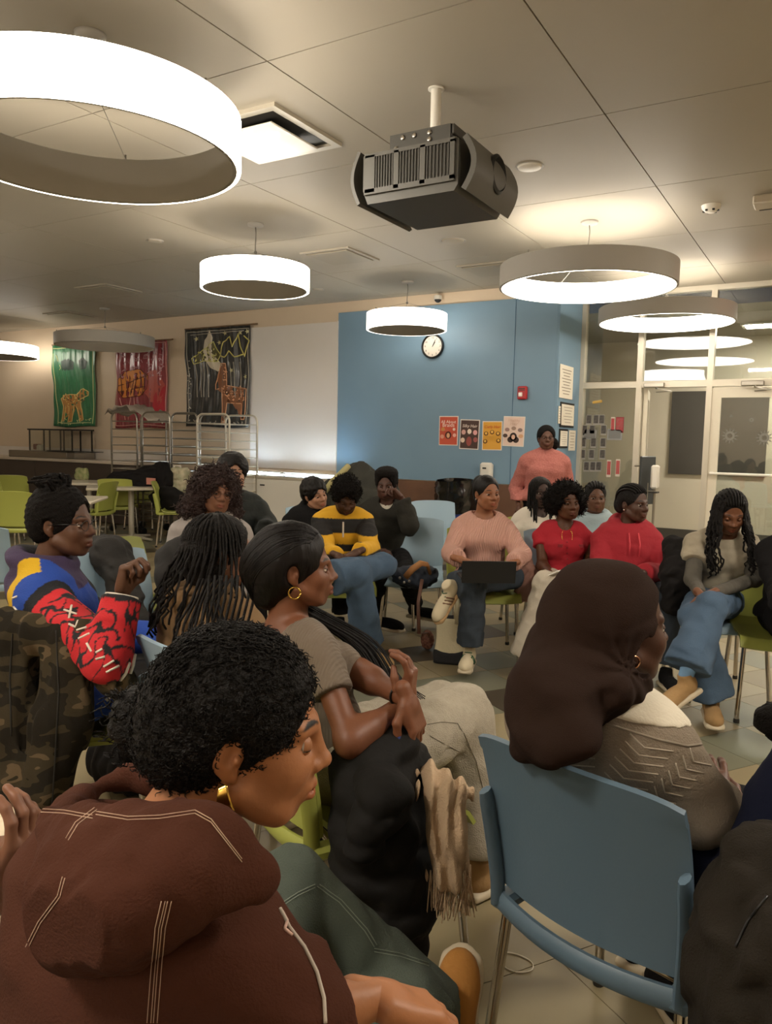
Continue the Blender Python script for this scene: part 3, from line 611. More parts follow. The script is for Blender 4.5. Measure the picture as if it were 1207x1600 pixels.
def freezer(x0, x1, label):
    t = thing('chest_freezer', label, 'freezer', ((x0+x1)/2, 8.55, 0), 0, 'chest freezers'); w_ = x1-x0-.02
    obj('freezer_body', MB().box((0, 0, .46), (w_, .64, .86), bev=.02), mat('freezer_white', '#d6d2c8', .35), t, 'auto')
    obj('freezer_rim', MB().box((0, -.3, .905), (w_, .04, .045), bev=.01).box((0, .3, .93), (w_, .04, .06), bev=.01).box((-w_/2+.02, 0, .91), (.04, .6, .05)).box((w_/2-.02, 0, .91), (.04, .6, .05)), M_alu, t, 'auto')
    obj('lid_glass', MB().grid(lambda u, v: ((u-.5)*(w_-.06), -.29+.58*v, .925+.04*math.sin(math.pi*v*.9)), 2, 8, .006), M_glass, t, True)
    obj('inner_light', MB().box((0, .25, .912), (w_-.15, .02, .02)), mat('freezer_glow', '#ffffff', emit=(.75, .85, 1), es=34), t)
    obj('liner', MB().box((0, 0, .896), (w_-.1, .52, .003)), mat('freezer_liner', '#c9d3de', .3), t)
    obj('badge', MB().box((-w_/2+.12, -.325, .8), (.08, .006, .02)), M_dark, t)
    for k in range(6): obj('frozen_box', MB().box((-w_/2+.14+k*(w_-.28)/5, -.02+.04*(k % 2), .905), (.12, .36, .012), rotM('Z', .0)), mat('frozen%d' % (k % 3), ['#9fb6cc', '#d8dbe0', '#7f98b5'][k % 3], .5), t)
fx = hit(399, 760, Y=8.23)[0]
freezer(fx-1.15, fx, 'white chest freezer with glass lid, the left one, behind the puffer jacket person')
freezer(fx, fx+1.3, 'white chest freezer with glass lid, the right one, under the white wall panel')
# ============================================================ chairs
M_sky = mat('chair_blue', '#95aebf', .42, bump=(120, .03)); M_lime = mat('chair_lime', '#9da24e', .42, bump=(120, .03))
M_slate = mat('chair_slate', '#566a79', .42, noise=(5, .15, '#4e6270'), bump=(160, .05))
LEG = M_chrome
def chair_meshes():
    W = .46
    def seat(u, v):
        x = (u-.5)*W*(1-.05*v); y = .23-.43*v; k = abs(u-.5)*2
        z = .452+.012*k**3-.008*(1-k*k)*math.sin(math.pi*min(1, v*1.1)) - .05*max(0, 1-v/.12)**2+.035*max(0, (v-.88)/.12)**2
        return (x, y, z)
    sm = MB().grid(seat, 16, 20, -.012)
    for s in (-1, 1): sm.box((s*.2, -.02, .435), (.022, .38, .02), bev=.004)
    def back(u, v):
        k = (u-.5)*2
        x = k*(.215+.012*v+.006*math.sin(3*v)); z = .475+.365*v
        y = -.235-.03*v-.055*v*v-.038*(1-k*k)
        z += -.014*(abs(k)**6)*(v > .9)+.012*(1-k*k)*(1 if v > .5 else 0)*v*.6
        return (x, y, z)
    bm_ = MB().grid(back, 18, 16, .012)
    fm = MB()
    for s in (-1, 1):   # side flanges, thick, low to mid height
        P = []
        for v in np.linspace(-.1, .62, 12):
            a = back(.5+.5*s, max(v, 0)); P.append((a[0]-s*.004, a[1]-.02, a[2]+.365*min(v, 0)))
        fm.tube(P, [(.011, .022)]*11+[(.009, .018)], 8, flat=(1, 0, 0))
        fm.box((s*.205, -.22, .437), (.05, .09, .035), bev=.01)
    P = [((u-.5)*.43, -.245-.04*(1-(2*u-1)**2), .44-.006*(1-(2*u-1)**2)) for u in np.linspace(0, 1, 13)]
    fm.tube(P, [(.014, .024)]*13, 10, flat=(0, 1, 0))
    legs = []
    for sx, sy in ((-1, 1), (1, 1), (-1, -1), (1, -1)):
        top = (sx*.2, .17 if sy > 0 else -.225, .435); bot = (sx*.225, .215 if sy > 0 else -.27, .012)
        legs.append((MB().tube([top, bot], .0125, 10), MB().lathe([(0, 0), (.015, 0), (.016, .012), (.0135, .022)], 10, trM((bot[0], bot[1], 0)))))
    rail = MB().tube([(-.2, .16, .43), (.2, .16, .43)], .01, 8).tube([(-.2, -.18, .43), (.2, -.18, .43)], .01, 8)
    return sm, bm_, fm, legs, rail
_c = chair_meshes(); CH = {}
def facing(a):
    F = math.sin(math.radians(a))*R0-math.cos(math.radians(a))*D0
    return math.atan2(-F[0], F[1])
def chair(pos, a, mt, label, grp=None, cat='chair'):
    key = mt.name
    if key not in CH:
        sm, bm_, fm, legs, rail = _c
        CH[key] = [('seat', sm.mesh('seat', mt, 'auto')), ('backrest', bm_.mesh('backrest', mt, 'auto')), ('back_frame', fm.mesh('back_frame', mt, 'auto')), ('seat_rail', rail.mesh('seat_rail', LEG, True))]
        CH[key+'L'] = [(l.mesh('leg', LEG, 'auto'), f.mesh('leg_foot', M_dark, 'auto')) for l, f in legs]
    t = thing('stacking_chair', label, cat, (pos[0], pos[1], 0), facing(a), grp)
    for nme, me in CH[key]: obj(nme, me, None, t)
    for l, f in CH[key+'L']: q = obj('leg', l, None, t); obj('leg_foot', f, None, q)
    return t
def fl(px, py, h=0): return hit(px, py, h=h)
# far-left chairs around tables
M_table = mat('table_top', '#d5cbb8', .35); 
def table(pos, a, w_, d_, label, hgt=.745, rnd=False, zb=0):
    t = thing('dining_table', label, 'table', (pos[0], pos[1], 0), facing(a))
    if rnd: obj('tabletop', MB().lathe([(0, hgt-.035), (w_/2-.02, hgt-.035), (w_/2, hgt-.025), (w_/2, hgt-.008), (w_/2-.01, hgt), (0, hgt)], 40), M_table, t, 'auto')
    else: obj('tabletop', MB().box((0, 0, hgt-.018), (w_, d_, .035), bev=.01), M_table, t, 'auto')
    obj('column', MB().tube([(0, 0, .05), (0, 0, hgt-.035)], .04, 14).box((0, 0, hgt-.045), (.3, .3, .02)), M_alu, t, 'auto')
    ft = MB()
    for k in range(4):
        an = math.pi/4+k*math.pi/2; ft.tube([(0, 0, .055), (.36*math.cos(an), .36*math.sin(an), .025)], [.028, .016], 8)
    obj('base', ft, M_alu, t, 'auto')
    return t
M_spill = None
table(hit(232, 745+95, h=0)+[0, -.3, 0], 20, 1.15, .78, 'pale table carrying the black bags, in front of the racks')
table(at(66, 779+100, 8.45)*[1, 1, 0], 8, 1.25, .8, 'pale table at the left edge behind the man in the bright jacket')
table(at(140, 754, 11.5)*[1, 1, 0], 5, 1.2, .8, 'pale table farthest left in front of the counter')
table(hit(640, 757+0, h=.745), 0, .95, .95, 'round pale table in front of the wainscot', .745, True)
def ch(px, py, a, mt, label, h=.45, grp=None): return chair(hit(px, py, h=h), a, mt, label, grp)
ch(-2, 794, 175, M_lime, 'lime chair seen from behind at the far left edge, first of two side by side')
ch(36, 783, 178, M_lime, 'lime chair seen from behind at the far left, second of two side by side')
ch(137, 799, -100, M_lime, 'lime chair in profile beside the left table, behind the man with dreadlocks')
ch(128, 768, 0, M_lime, 'lime chair behind the farthest table with a floral cushion')
ch(184, 772, -20, M_lime, 'lime chair tucked behind the table of black bags')
ch(186, 790, 190, M_lime, 'lime chair turned away at the left side of the bag table')
ch(227, 780, 175, M_lime, 'lime chair pushed under the bag table')
ch(280, 799, 100, M_lime, 'lime chair at the right front of the bag table')
ch(-14, 815, 60, M_lime, 'lime chair cut by the left picture edge at the near table')
ch(40, 822, 180, M_lime, 'lime chair with only its seat showing under the left table')
# the empty blue ones and others in the circle
ch(645, 899, -4, M_sky, 'empty sky blue chair holding the dark denim bag')
ch(682, 850, 5, M_sky, 'sky blue chair behind the empty one, in front of the round table')
ch(240, 990, 60, M_sky, 'sky blue chair with a black jacket over its back, left of the tan jacket')
ch(252, 955, 70, M_lime, 'lime chair whose seat shows behind the black jacket')
c_ = ch(-18, 905, -170, M_sky, 'sky blue chair at the left edge behind the dreadlocked man')
ch(490, 868, 10, M_sky, 'sky blue chair of the person in black crouching behind the rugby shirt')
# ============================================================ clutter near the bags
M_bag = mat('bag_black_cloth', '#1d1b1b', .9, bump=(25, .4), spec=.15)
# ============================================================ implicit surface modelling (surface nets)
f32 = np.float32
def smin(a, b, k):
    if k <= 0: return np.minimum(a, b)
    h = np.clip(.5+.5*(b-a)/k, 0, 1); return b*(1-h)+a*h-k*h*(1-h)
class S:
    """smooth union / cut of simple solids, in world coordinates"""
    def __init__(s): s.ops = []; s.lo = np.full(3, 1e9); s.hi = -s.lo; s.disp = None
    def _b(s, p, r): s.lo = np.minimum(s.lo, np.array(p)-r); s.hi = np.maximum(s.hi, np.array(p)+r)
    def cone(s, a, b, ra, rb, k=.02, op='u'):
        a = np.array(a, float); b = np.array(b, float); d = b-a; L2 = max(float(d@d), 1e-9)
        def f(P):
            q = P-a.astype(f32); t = np.clip(q@d.astype(f32)/L2, 0, 1)
            return np.sqrt(((q-t[:, None]*d.astype(f32))**2).sum(1))-(ra+(rb-ra)*t)
        s.ops.append((op, f, k))
        if op == 'u': s._b(a, ra); s._b(b, rb)
        return s
    def chain(s, P, r, k=.02):
        for i in range(len(P)-1): s.cone(P[i], P[i+1], r[i], r[i+1], k)
        return s
    def ell(s, c, r, R=None, k=.02, op='u'):
        c = np.array(c, float); r = np.array(r, float) if hasattr(r, '__len__') else np.full(3, float(r)); R = np.eye(3) if R is None else np.array(R)
        Rm = R.astype(f32); rf = r.astype(f32)
        def f(P):
            q = (P-c.astype(f32))@Rm; k0 = np.sqrt(((q/rf)**2).sum(1)); k1 = np.sqrt(((q/rf**2)**2).sum(1))+1e-6
            return k0*(k0-1)/k1
        s.ops.append((op, f, k))
        if op == 'u': s._b(c, r.max())
        return s
    def box(s, c, hf, R=None, rd=.01, k=.02, op='u'):
        c = np.array(c, float); hf = np.array(hf, float)-rd; R = np.eye(3) if R is None else np.array(R)
        def f(P):
            q = np.abs((P-c.astype(f32))@R.astype(f32))-hf.astype(f32)
            return np.sqrt((np.maximum(q, 0)**2).sum(1))+np.minimum(q.max(1), 0)-rd
        s.ops.append((op, f, k))
        if op == 'u': s._b(c, np.linalg.norm(hf)+rd)
        return s
    def plane(s, p, n, k=.004):   # cut everything on the side n points to
        p = np.array(p, float); n = np.array(n, float)/np.linalg.norm(n)
        s.ops.append(('i', lambda P: (P-p.astype(f32))@n.astype(f32), k)); return s
    def torus(s, c, R, Ra, Rb, r, k=.02, op='u'):   # elliptical ring in the xy plane of R
        c = np.array(c, float); R = np.array(R)
        def f(P):
            q = (P-c.astype(f32))@R.astype(f32); k0 = np.sqrt((q[:, 0]/Ra)**2+(q[:, 1]/Rb)**2)+1e-6
            rr = k0-1; dr = rr*np.sqrt(q[:, 0]**2+q[:, 1]**2)/k0
            return np.sqrt(dr**2+q[:, 2]**2)-r
        s.ops.append((op, f, k))
        if op == 'u': s._b(c, max(Ra, Rb)+r)
        return s
    def sub(s, o, k=.02):
        s.ops.append(('u', o, k)); s.lo = np.minimum(s.lo, o.lo); s.hi = np.maximum(s.hi, o.hi); return s
    def __call__(s, P):
        d = np.full(len(P), 1e3, f32)
        for op, f, k in s.ops:
            e = f(P).astype(f32)
            if op == 'u': d = smin(d, e, k)
            elif op == 's': d = -smin(-d, e, k)
            else: d = -smin(-d, -e, k)
        if s.disp is not None: d = d+s.disp(P).astype(f32)
        return d
def waves(seed, wl, amp, dirs=None, n=5, ridge=False):
    r = np.random.RandomState(seed); D = r.normal(size=(n, 3)); D /= np.linalg.norm(D, axis=1, keepdims=True)
    if dirs is not None: D = D*np.array(dirs)
    D = (D*6.2832/wl*r.uniform(.7, 1.5, (n, 1))).astype(f32); ph = r.uniform(0, 6.28, n).astype(f32)
    def f(P):
        o = 0; w = None
        for i in range(n):
            x = P@D[i]+ph[i]
            if w is not None: x = x+1.1*w
            w = np.sin(x); o = o+w
        o = o/n*1.6
        return (amp*(1-2*np.abs(o)) if ridge else amp*o)
    return f
def nets(fn, h, lo=None, hi=None, origin=None, R=None):
    """mesh the zero level of fn on a grid of step h"""
    lo = (fn.lo if lo is None else np.array(lo, float))-2.5*h; hi = (fn.hi if hi is None else np.array(hi, float))+2.5*h
    if R is None: toW = lambda Q: Q
    else: toW = lambda Q: Q@R.T.astype(f32)+np.array(origin, f32)
    B = 6; nb = np.ceil((hi-lo)/(B*h)).astype(int); n = nb*B+1
    ax = [lo[i]+h*np.arange(n[i]) for i in range(3)]
    cx = [lo[i]+h*B*(np.arange(nb[i])+.5) for i in range(3)]
    G = np.stack(np.meshgrid(*cx, indexing='ij'), -1).reshape(-1, 3).astype(f32)
    dc = fn(toW(G)).reshape(nb)
    act = np.abs(dc) < B*h*.95+.012
    D = np.repeat(np.repeat(np.repeat(np.where(dc > 0, 1, -1).astype(f32), B, 0), B, 1), B, 2)
    D = np.pad(D, ((0, 1),)*3, mode='edge')
    bi = np.argwhere(act)
    o = np.arange(B+1); off = np.stack(np.meshgrid(o, o, o, indexing='ij'), -1).reshape(-1, 3)
    I = (bi[:, None, :]*B+off[None]).reshape(-1, 3)
    flat = np.unique(np.ravel_multi_index(I.T, n)); I = np.stack(np.unravel_index(flat, n), 1)
    Pt = (lo+I*h).astype(f32); D.reshape(-1)[flat] = fn(toW(Pt))
    D[0] = D[-1] = 1; D[:, 0] = D[:, -1] = 1; D[:, :, 0] = D[:, :, -1] = 1
    sg = D < 0
    c = n-1
    cnt = np.zeros(c, np.int8)
    for i in (0, 1):
        for j in (0, 1):
            for k in (0, 1): cnt += sg[i:c[0]+i, j:c[1]+j, k:c[2]+k]
    cell = np.argwhere((cnt > 0) & (cnt < 8)); vid = np.full(c, -1, np.int64); vid[tuple(cell.T)] = np.arange(len(cell))
    acc = np.zeros((len(cell), 3)); num = np.zeros(len(cell))
    cor = [np.array(q) for q in ((0, 0, 0), (1, 0, 0), (0, 1, 0), (1, 1, 0), (0, 0, 1), (1, 0, 1), (0, 1, 1), (1, 1, 1))]
    dv = [D[tuple((cell+q).T)] for q in cor]
    for a, b in ((0, 1), (2, 3), (4, 5), (6, 7), (0, 2), (1, 3), (4, 6), (5, 7), (0, 4), (1, 5), (2, 6), (3, 7)):
        m = (dv[a] < 0) != (dv[b] < 0); t = dv[a]/(dv[a]-dv[b]+1e-12); p = cor[a]+np.clip(t, 0, 1)[:, None]*(cor[b]-cor[a])
        acc[m] += p[m]; num[m] += 1
    V = lo+(cell+acc/np.maximum(num, 1)[:, None])*h
    F = []
    for axn in range(3):
        u, v = [q for q in range(3) if q != axn]
        s0 = [slice(1, -1)]*3; s1 = [slice(1, -1)]*3; s0[axn] = slice(0, -1); s1[axn] = slice(1, None)
        A = sg[tuple(s0)]; Bq = sg[tuple(s1)]; e = np.argwhere(A != Bq)
        if not len(e): continue
        ins = A[tuple(e.T)]; e = e+1; e[:, axn] -= 1
        def g(du, dv_):
            q = e.copy(); q[:, u] += du; q[:, v] += dv_; return vid[tuple(q.T)]
        Q = np.stack([g(-1, -1), g(0, -1), g(0, 0), g(-1, 0)], 1)
        flip = ins if axn != 1 else ~ins
        Q[~flip] = Q[~flip][:, ::-1]; F.append(Q)
    F = np.concatenate(F); F = F[(F >= 0).all(1)]
    return toW(V.astype(f32)).astype(float), F
def relax(V, F, it=1, lam=.5):
    for _ in range(it):
        acc = np.zeros_like(V); n = np.zeros(len(V))
        for a, b in ((0, 1), (1, 2), (2, 3), (3, 0)):
            np.add.at(acc, F[:, a], V[F[:, b]]); np.add.at(n, F[:, a], 1)
            np.add.at(acc, F[:, b], V[F[:, a]]); np.add.at(n, F[:, b], 1)
        V = V+lam*(acc/np.maximum(n, 1)[:, None]-V)
    return V
def mesh_np(name, V, F, mt, col=None, origin=(0, 0, 0), extra=None):
    me = bpy.data.meshes.new(name); V = V-np.array(origin); nf = len(F)
    me.vertices.add(len(V)); me.vertices.foreach_set('co', V.astype(np.float32).ravel())
    if isinstance(F, np.ndarray):
        k = F.shape[1]; me.loops.add(nf*k); me.loops.foreach_set('vertex_index', F.astype(np.int32).ravel())
        me.polygons.add(nf); me.polygons.foreach_set('loop_start', np.arange(nf, dtype=np.int32)*k)
    me.materials.append(mt); me.update(calc_edges=True)
    me.polygons.foreach_set('use_smooth', np.ones(nf, bool))
    if col is not None:
        a = me.attributes.new('Col', 'FLOAT_COLOR', 'POINT'); a.data.foreach_set('color', np.concatenate([col, np.ones((len(V), 1))], 1).astype(np.float32).ravel())
    for k_, v_ in (extra or {}).items():
        a = me.attributes.new(k_, 'FLOAT_VECTOR', 'POINT'); a.data.foreach_set('vector', v_.astype(np.float32).ravel())
    me.update(); me.validate(); return me
def join(*VF):
    Vs, Fs, o = [], [], 0
    for V, F in VF: Vs.append(V); Fs.append(F+o); o += len(V)
    return np.concatenate(Vs), np.concatenate(Fs)
def unit(v): v = np.array(v, float); return v/max(np.linalg.norm(v), 1e-9)
def part(name, shape, h, mt, root, col=None, smooth=1, rel=None, extra=None):
    V, F = nets(shape, h)
    if smooth: V = relax(V, F, smooth)
    c = col(V) if callable(col) else (None if col is None else np.tile(col, (len(V), 1)))
    me = mesh_np(name, V, F, mt, c, root.location if root else (0, 0, 0), extra(V) if extra else None)
    o = bpy.data.objects.new(name, me); C.objects.link(o); o.parent = root; o['_'] = 1; del o['_']
    return o
# ============================================================ hands
_H = {}
def hand_geo(side, curl, spread=1., pinch=0.):
    key = (side, curl, spread, pinch)
    if key in _H: return _H[key]
    s = S(); s.box((0, .045, 0), (.036, .045, .013), rd=.012, k=.012)
    s.cone((0, -.03, 0), (0, .02, 0), .021, .022, .02); s.ell((-.022, .035, -.008), (.018, .03, .014), k=.015); s.ell((.024, .04, -.006), (.014, .032, .013), k=.012)
    for i, (x, L) in enumerate(((-.028, .074), (-.0095, .083), (.0095, .077), (.0275, .060))):
        p = np.array([x, .084-.004*abs(i-1), .001]); an = 0; sp = (i-1.5)*.07*spread
        cu = curl*(1+.12*i); r = .0092 if i < 3 else .0082
        for j, fr in enumerate((.47, .3, .23)):
            an += cu*(.75, .95, .6)[j]; q = p+L*fr*np.array([math.sin(sp)*math.cos(an), math.cos(sp)*math.cos(an), -math.sin(an)])
            s.cone(p, q, r, r-.0008, .004); p = q; r -= .0007
    s.chain([(-.024, .018, -.006), (-.046-.004*spread, .043, -.014-.01*curl), (-.056-.004*spread+.02*curl, .07, -.02-.018*curl), (-.056+.035*curl, .092, -.024-.026*curl)], [.0135, .0118, .0102, .0085], .006)
    V, F = nets(s, .0027); V = relax(V, F, 1)
    if side == 'L': V[:, 0] *= -1; F = F[:, ::-1]
    _H[key] = (V, F); return V, F
def place_hand(wrist, dirv, palm, side, curl=.35, spread=1., sc_=1.):
    """dirv = towards the fingertips, palm = outward normal of the palm"""
    V, F = hand_geo(side, curl, spread); y = unit(dirv); z = -(np.array(palm)-y*np.dot(palm, y)); z = unit(z); x = np.cross(y, z)
    M = np.stack([x, y, z], 1); return V*sc_@M.T+np.array(wrist), F
def ik(a, t, l1, l2, pole):
    a = np.array(a, float); t = np.array(t, float); d = t-a; L = np.linalg.norm(d); mx = (l1+l2)*.995
    if L > mx: t = a+d/L*mx; L = mx; d = t-a
    u = d/L; x = (l1*l1-l2*l2+L*L)/(2*L); y = math.sqrt(max(l1*l1-x*x, 1e-6)); p = np.array(pole, float); p = unit(p-u*(p@u))
    return a+u*x+p*y, t
# ============================================================ shoes
def shoe_geo():
    s = S()
    s.ell((0, .05, .045), (.04, .115, .042), k=.02).ell((0, -.055, .055), (.036, .05, .05), k=.02).cone((0, -.05, .06), (0, -.045, .105), .036, .036, .02).ell((0, .115, .035), (.043, .06, .032), k=.02)
    s.plane((0, 0, .012), (0, 0, -1)); s.plane((0, 0, .115), (0, 0, 1))
    up = nets(s, .006); up = (relax(up[0], up[1], 1), up[1])
    s = S(); s.box((0, .03, .012), (.042, .135, .014), rd=.012, k=.01); s.ell((0, .12, .012), (.048, .065, .015), k=.01); s.plane((0, 0, 0), (0, 0, -1))
    so = nets(s, .006); return up, so
_shoe = None
def add_shoe(root, ankle, fwd, up, mu, ms, laces=None, scale=1., name='shoe', stripes=None):
    global _shoe
    if _shoe is None: _shoe = shoe_geo()
    y = unit(fwd); z = unit(np.array(up)-y*np.dot(up, y)); x = np.cross(y, z); M = np.stack([x, y, z], 1)
    o0 = np.array(ankle)-M@np.array([0, -.045, .095])*scale
    (Vu, Fu), (Vs, Fs) = _shoe
    f = lambda V: V*scale@M.T+o0
    me = mesh_np(name, f(Vu), Fu, mu, None, root.location); o = bpy.data.objects.new(name, me); C.objects.link(o); o.parent = root
    me = mesh_np('sole', f(Vs), Fs, ms, None, root.location); q = bpy.data.objects.new('sole', me); C.objects.link(q); q.parent = o
    if laces:
        mb = MB(); 
        for k in range(4):
            a = f(np.array([[-.022, .0+.022*k, .088-.008*k], [0, .012+.022*k, .092-.009*k], [.022, .022*k, .088-.008*k]])); mb.tube([tuple(v) for v in a-np.array(root.location)], .003*scale, 5)
        obj('laces', mb, laces, o, True)
    if stripes:
        mb = MB()
        for sx in (-1, 1):
            for k in range(3):
                a = f(np.array([[sx*.043, .0+.02*k, .03], [sx*.037, .012+.02*k, .055], [sx*.026, .025+.02*k, .078]])); mb.tube([tuple(v) for v in a-np.array(root.location)], .0045*scale, 5)
        obj('side_stripes', mb, stripes, o, True)
    return o
# ============================================================ people
SKIN_M = mat('skin', '#8a5a3c', .48, attr='Col', bump=(140, .06), spec=.4)
SKIN_M.node_tree.nodes['Principled BSDF'].inputs['Subsurface Weight'].default_value = 0.
SKIN_M.node_tree.nodes['Principled BSDF'].inputs['Subsurface Radius'].default_value = (.02, .008, .004)
EYE_M = mat('eye', '#ffffff', .15, attr='Col')
HAIR_M = mat('hair_black', '#100c0a', .6, spec=.22, bump=(220, .6), fine=(60, .5))
HAIR_ST = mat('hair_straight', '#0f0b0a', .5, spec=.25, bump=(60, .5, (1, 1, .15)))
HAIR_CURL = mat('hair_curl', '#100c0a', .75, spec=.15, bump=(110, 1.), fine=(300, .6))
HAIR_RED = mat('hair_auburn', '#3b2420', .55, bump=(110, 1.), fine=(300, .6), noise=(30, .5, '#241513'))
GOLD = mat('gold', '#d9b25a', .2, metal=1.); SILVER = mat('silver', '#d8d4cc', .2, metal=1.); SPEC = mat('spectacle_black', '#101010', .3)
def eye_mesh(skinless=True):
    mb = MB().ball((0, 0, 0), 1, 20); V = np.array(mb.v); F = mb.f
    V = V[:, [0, 2, 1]]; F = [f[::-1] for f in F]; me = bpy.data.meshes.new('eye'); me.from_pydata([tuple(v) for v in V*.0122], [], F); me.materials.append(EYE_M)
    c = np.where((V[:, 1] > .93)[:, None], np.array([.004, .003, .003]), np.where((V[:, 1] > .76)[:, None], np.array([.03, .014, .008]), np.array([.62, .56, .5])))
    a = me.attributes.new('Col', 'FLOAT_COLOR', 'POINT'); a.data.foreach_set('color', np.concatenate([c, np.ones((len(V), 1))], 1).astype(np.float32).ravel())
    me.polygons.foreach_set('use_smooth', [True]*len(me.polygons)); return me
EYE_ME = eye_mesh()
class Person:
    def __init__(s, label, head, a, ha=None, pitch=0., roll=0., lean=.05, skin='#7a4d34', hres=.0045, hs=1., bw=1., tw=0., fem=True, standing=False, hipz=.53, sh=.152, nw=1., side=0., neckf=0., neckh=0.):
        s.hs = hs; s.bw = bw; s.skin = np.array(lin(skin)); s.hres = hres; s.fem = fem; s.nw = nw
        s.Hc = np.array(at(*head)) if len(head) == 3 else np.array(head[0])
        rad = math.radians(a); s.F = math.sin(rad)*R0-math.cos(rad)*D0; s.R = np.cross(s.F, [0, 0, 1]); s.U = np.array([0, 0, 1.])
        hr = math.radians(a if ha is None else ha); hf = math.sin(hr)*R0-math.cos(hr)*D0; rr = np.cross(hf, [0, 0, 1])
        p = math.radians(pitch); hf2 = hf*math.cos(p)-s.U*math.sin(p); hu = s.U*math.cos(p)+hf*math.sin(p)
        q = math.radians(roll); s.hR = rr*math.cos(q)-hu*math.sin(q); s.hU = hu*math.cos(q)+rr*math.sin(q); s.hF = hf2
        s.M = np.stack([s.hR, s.hF, s.hU], 1)
        s.neck = s.Hc-s.hU*.125*hs-s.hF*.03*hs-s.U*.04-s.F*neckf-hf*neckh
        s.hip = s.neck-s.F*lean-s.R*side; s.hip[2] = hipz
        s.up = unit(s.neck-s.hip); t = math.radians(tw); s.sR = s.R*math.cos(t)+s.F*math.sin(t); s.sR = unit(s.sR-s.up*(s.sR@s.up)); s.sF = np.cross(s.up, s.sR)
        s.TM = np.stack([s.sR, s.sF, s.up], 1); s.tl = np.linalg.norm(s.neck-s.hip)
        s.shw = sh*bw**.5
        s.sh = {'R': s.neck+s.sR*s.shw-s.up*.078-s.sF*.005, 'L': s.neck-s.sR*s.shw-s.up*.078-s.sF*.005}
        s.root = thing('person', label, 'person', (s.hip[0], s.hip[1], 0))
        s.arm = {}; s.legs = {}; s.extra = []
        s.lidc = .14
    def loc(s, x, y, z, rel='hip'):   # body frame point: right, forward, absolute height
        return s.hip*[1, 1, 0]+s.R*x+s.F*y+s.U*z
    def tp(s, x, y, t):  # torso frame point: right, forward, fraction along the spine
        return s.hip+(s.neck-s.hip)*t+s.sR*x+s.sF*y
    def hp(s, x, y, z): return s.Hc+s.M@(np.array([x, y, z])*s.hs)
    def arms(s, side, wrist, pole=None, l1=.285, l2=.25, elbow=None):
        sg = 1 if side == 'R' else -1
        if pole is None: pole = s.sR*sg*.35-s.U*.9-s.F*.35
        e, w_ = ik(s.sh[side], wrist, l1, l2, pole) if elbow is None else (np.array(elbow), np.array(wrist))
        s.arm[side] = (s.sh[side], e, w_); return w_
    def leg(s, side, knee, ankle):
        sg = 1 if side == 'R' else -1; h0 = s.hip+s.R*.085*sg*s.bw; s.legs[side] = (h0, np.array(knee), np.array(ankle))
    def sit(s, splay=.1, kz=.53, kf=.43, feet=.44):
        for side, sg in (('R', 1), ('L', -1)):
            if side not in s.legs: s.leg(side, s.loc(sg*splay, kf, kz), s.loc(sg*splay, feet, .1))
    def torso(s, S_, g=0., k=.035):
        b = s.bw; T = s.TM; L = s.tl
        S_.ell(s.tp(0, -.01, .02), (.165*b+g, .115*b+g, .11+g*.5), T, k).ell(s.tp(0, .0, .34), (.13*b+g, .095*b+g, .15+g), T, k).ell(s.tp(0, .0, .66), (.145*b+g, .1*b**.5+g, .16+g), T, k)
        for sg, sd in ((1, 'R'), (-1, 'L')):
            S_.cone(s.neck-s.up*.03-s.sF*.01+s.sR*.02*sg, s.sh[sd]-s.sR*.012*sg, .05+g, .047+g, k)
            S_.ell(s.tp(sg*.085, -.01, .8), (.08*b+g, .07+g, .09+g), T, k)
            if s.fem: S_.ell(s.tp(sg*.068, .075, .62), (.062*b+g, .055+g, .06+g), T, .03)
        return S_
    def sleeve(s, S_, side, g=.0, upto=2., k=.03, r=(.047, .042, .036, .028)):
        a, e, w_ = s.arm[side]
        ra = [x+g for x in r]; Q = S()
        if upto <= 1: Q.cone(a, a+(e-a)*(upto+.12), ra[0], ra[0]+(ra[1]-ra[0])*upto, k).plane(a+(e-a)*upto, e-a)
        else:
            t = upto-1; L = S().cone(e, e+(w_-e)*(t+.1), ra[2], ra[2]+(ra[3]-ra[2])*t, k).plane(e+(w_-e)*t, w_-e); Q.cone(a, e, ra[0], ra[1], k).sub(L, k*.8)
        S_.sub(Q, .007); return S_
    def pants(s, mt, g=.012, flare=0., h=.009, col=None, name='trousers', fold=.007, seed=1, cut=.05, thigh=.082, extra=None, kn=.062, belly=True):
        S_ = S(); b = s.bw
        if belly: S_.ell(s.tp(0, -.01, .02), (.17*b+g, .12*b+g, .11), s.TM, .03)
        for sd in ('R', 'L'):
            if sd not in s.legs: continue
            a, kk, an = s.legs[sd]
            dr = unit(an-kk); end = an-dr*cut
            Q = S().cone(kk, end+dr*.06, kn-.004+g, .047+g+flare*1.25, .03).plane(end, dr); S_.sub(S().cone(a, kk, thigh*b+g, kn+g, .03).sub(Q, .03), .03)
        if fold: S_.disp = waves(seed, .11, fold, n=6)
        o = part(name, S_, h, mt, s.root, col, 1, extra=extra); s.pS = S_; return o
    def shirt(s, mt, g=.014, up=2., h=.009, name='shirt', col=None, hem=.0, neck=None, fold=.006, seed=2, sleeves=('R', 'L'), sr=(.047, .045, .042, .034), more=None, cuff=.0, extra=None, sg=None, k=.03, ups=None):
        S_ = S(); s.torso(S_, g)
        for sd in sleeves:
            if sd in s.arm: s.sleeve(S_, sd, g if sg is None else sg, (ups or {}).get(sd, up-cuff), k, sr)
        S_.ell(s.tp(0, .03, .0), (.175*s.bw+g, .13*s.bw+g, .08), s.TM, .03)
        if more: more(S_)
        if fold: S_.disp = waves(seed, .13, fold, n=6)
        S_.plane(s.tp(0, 0, hem), -s.up)
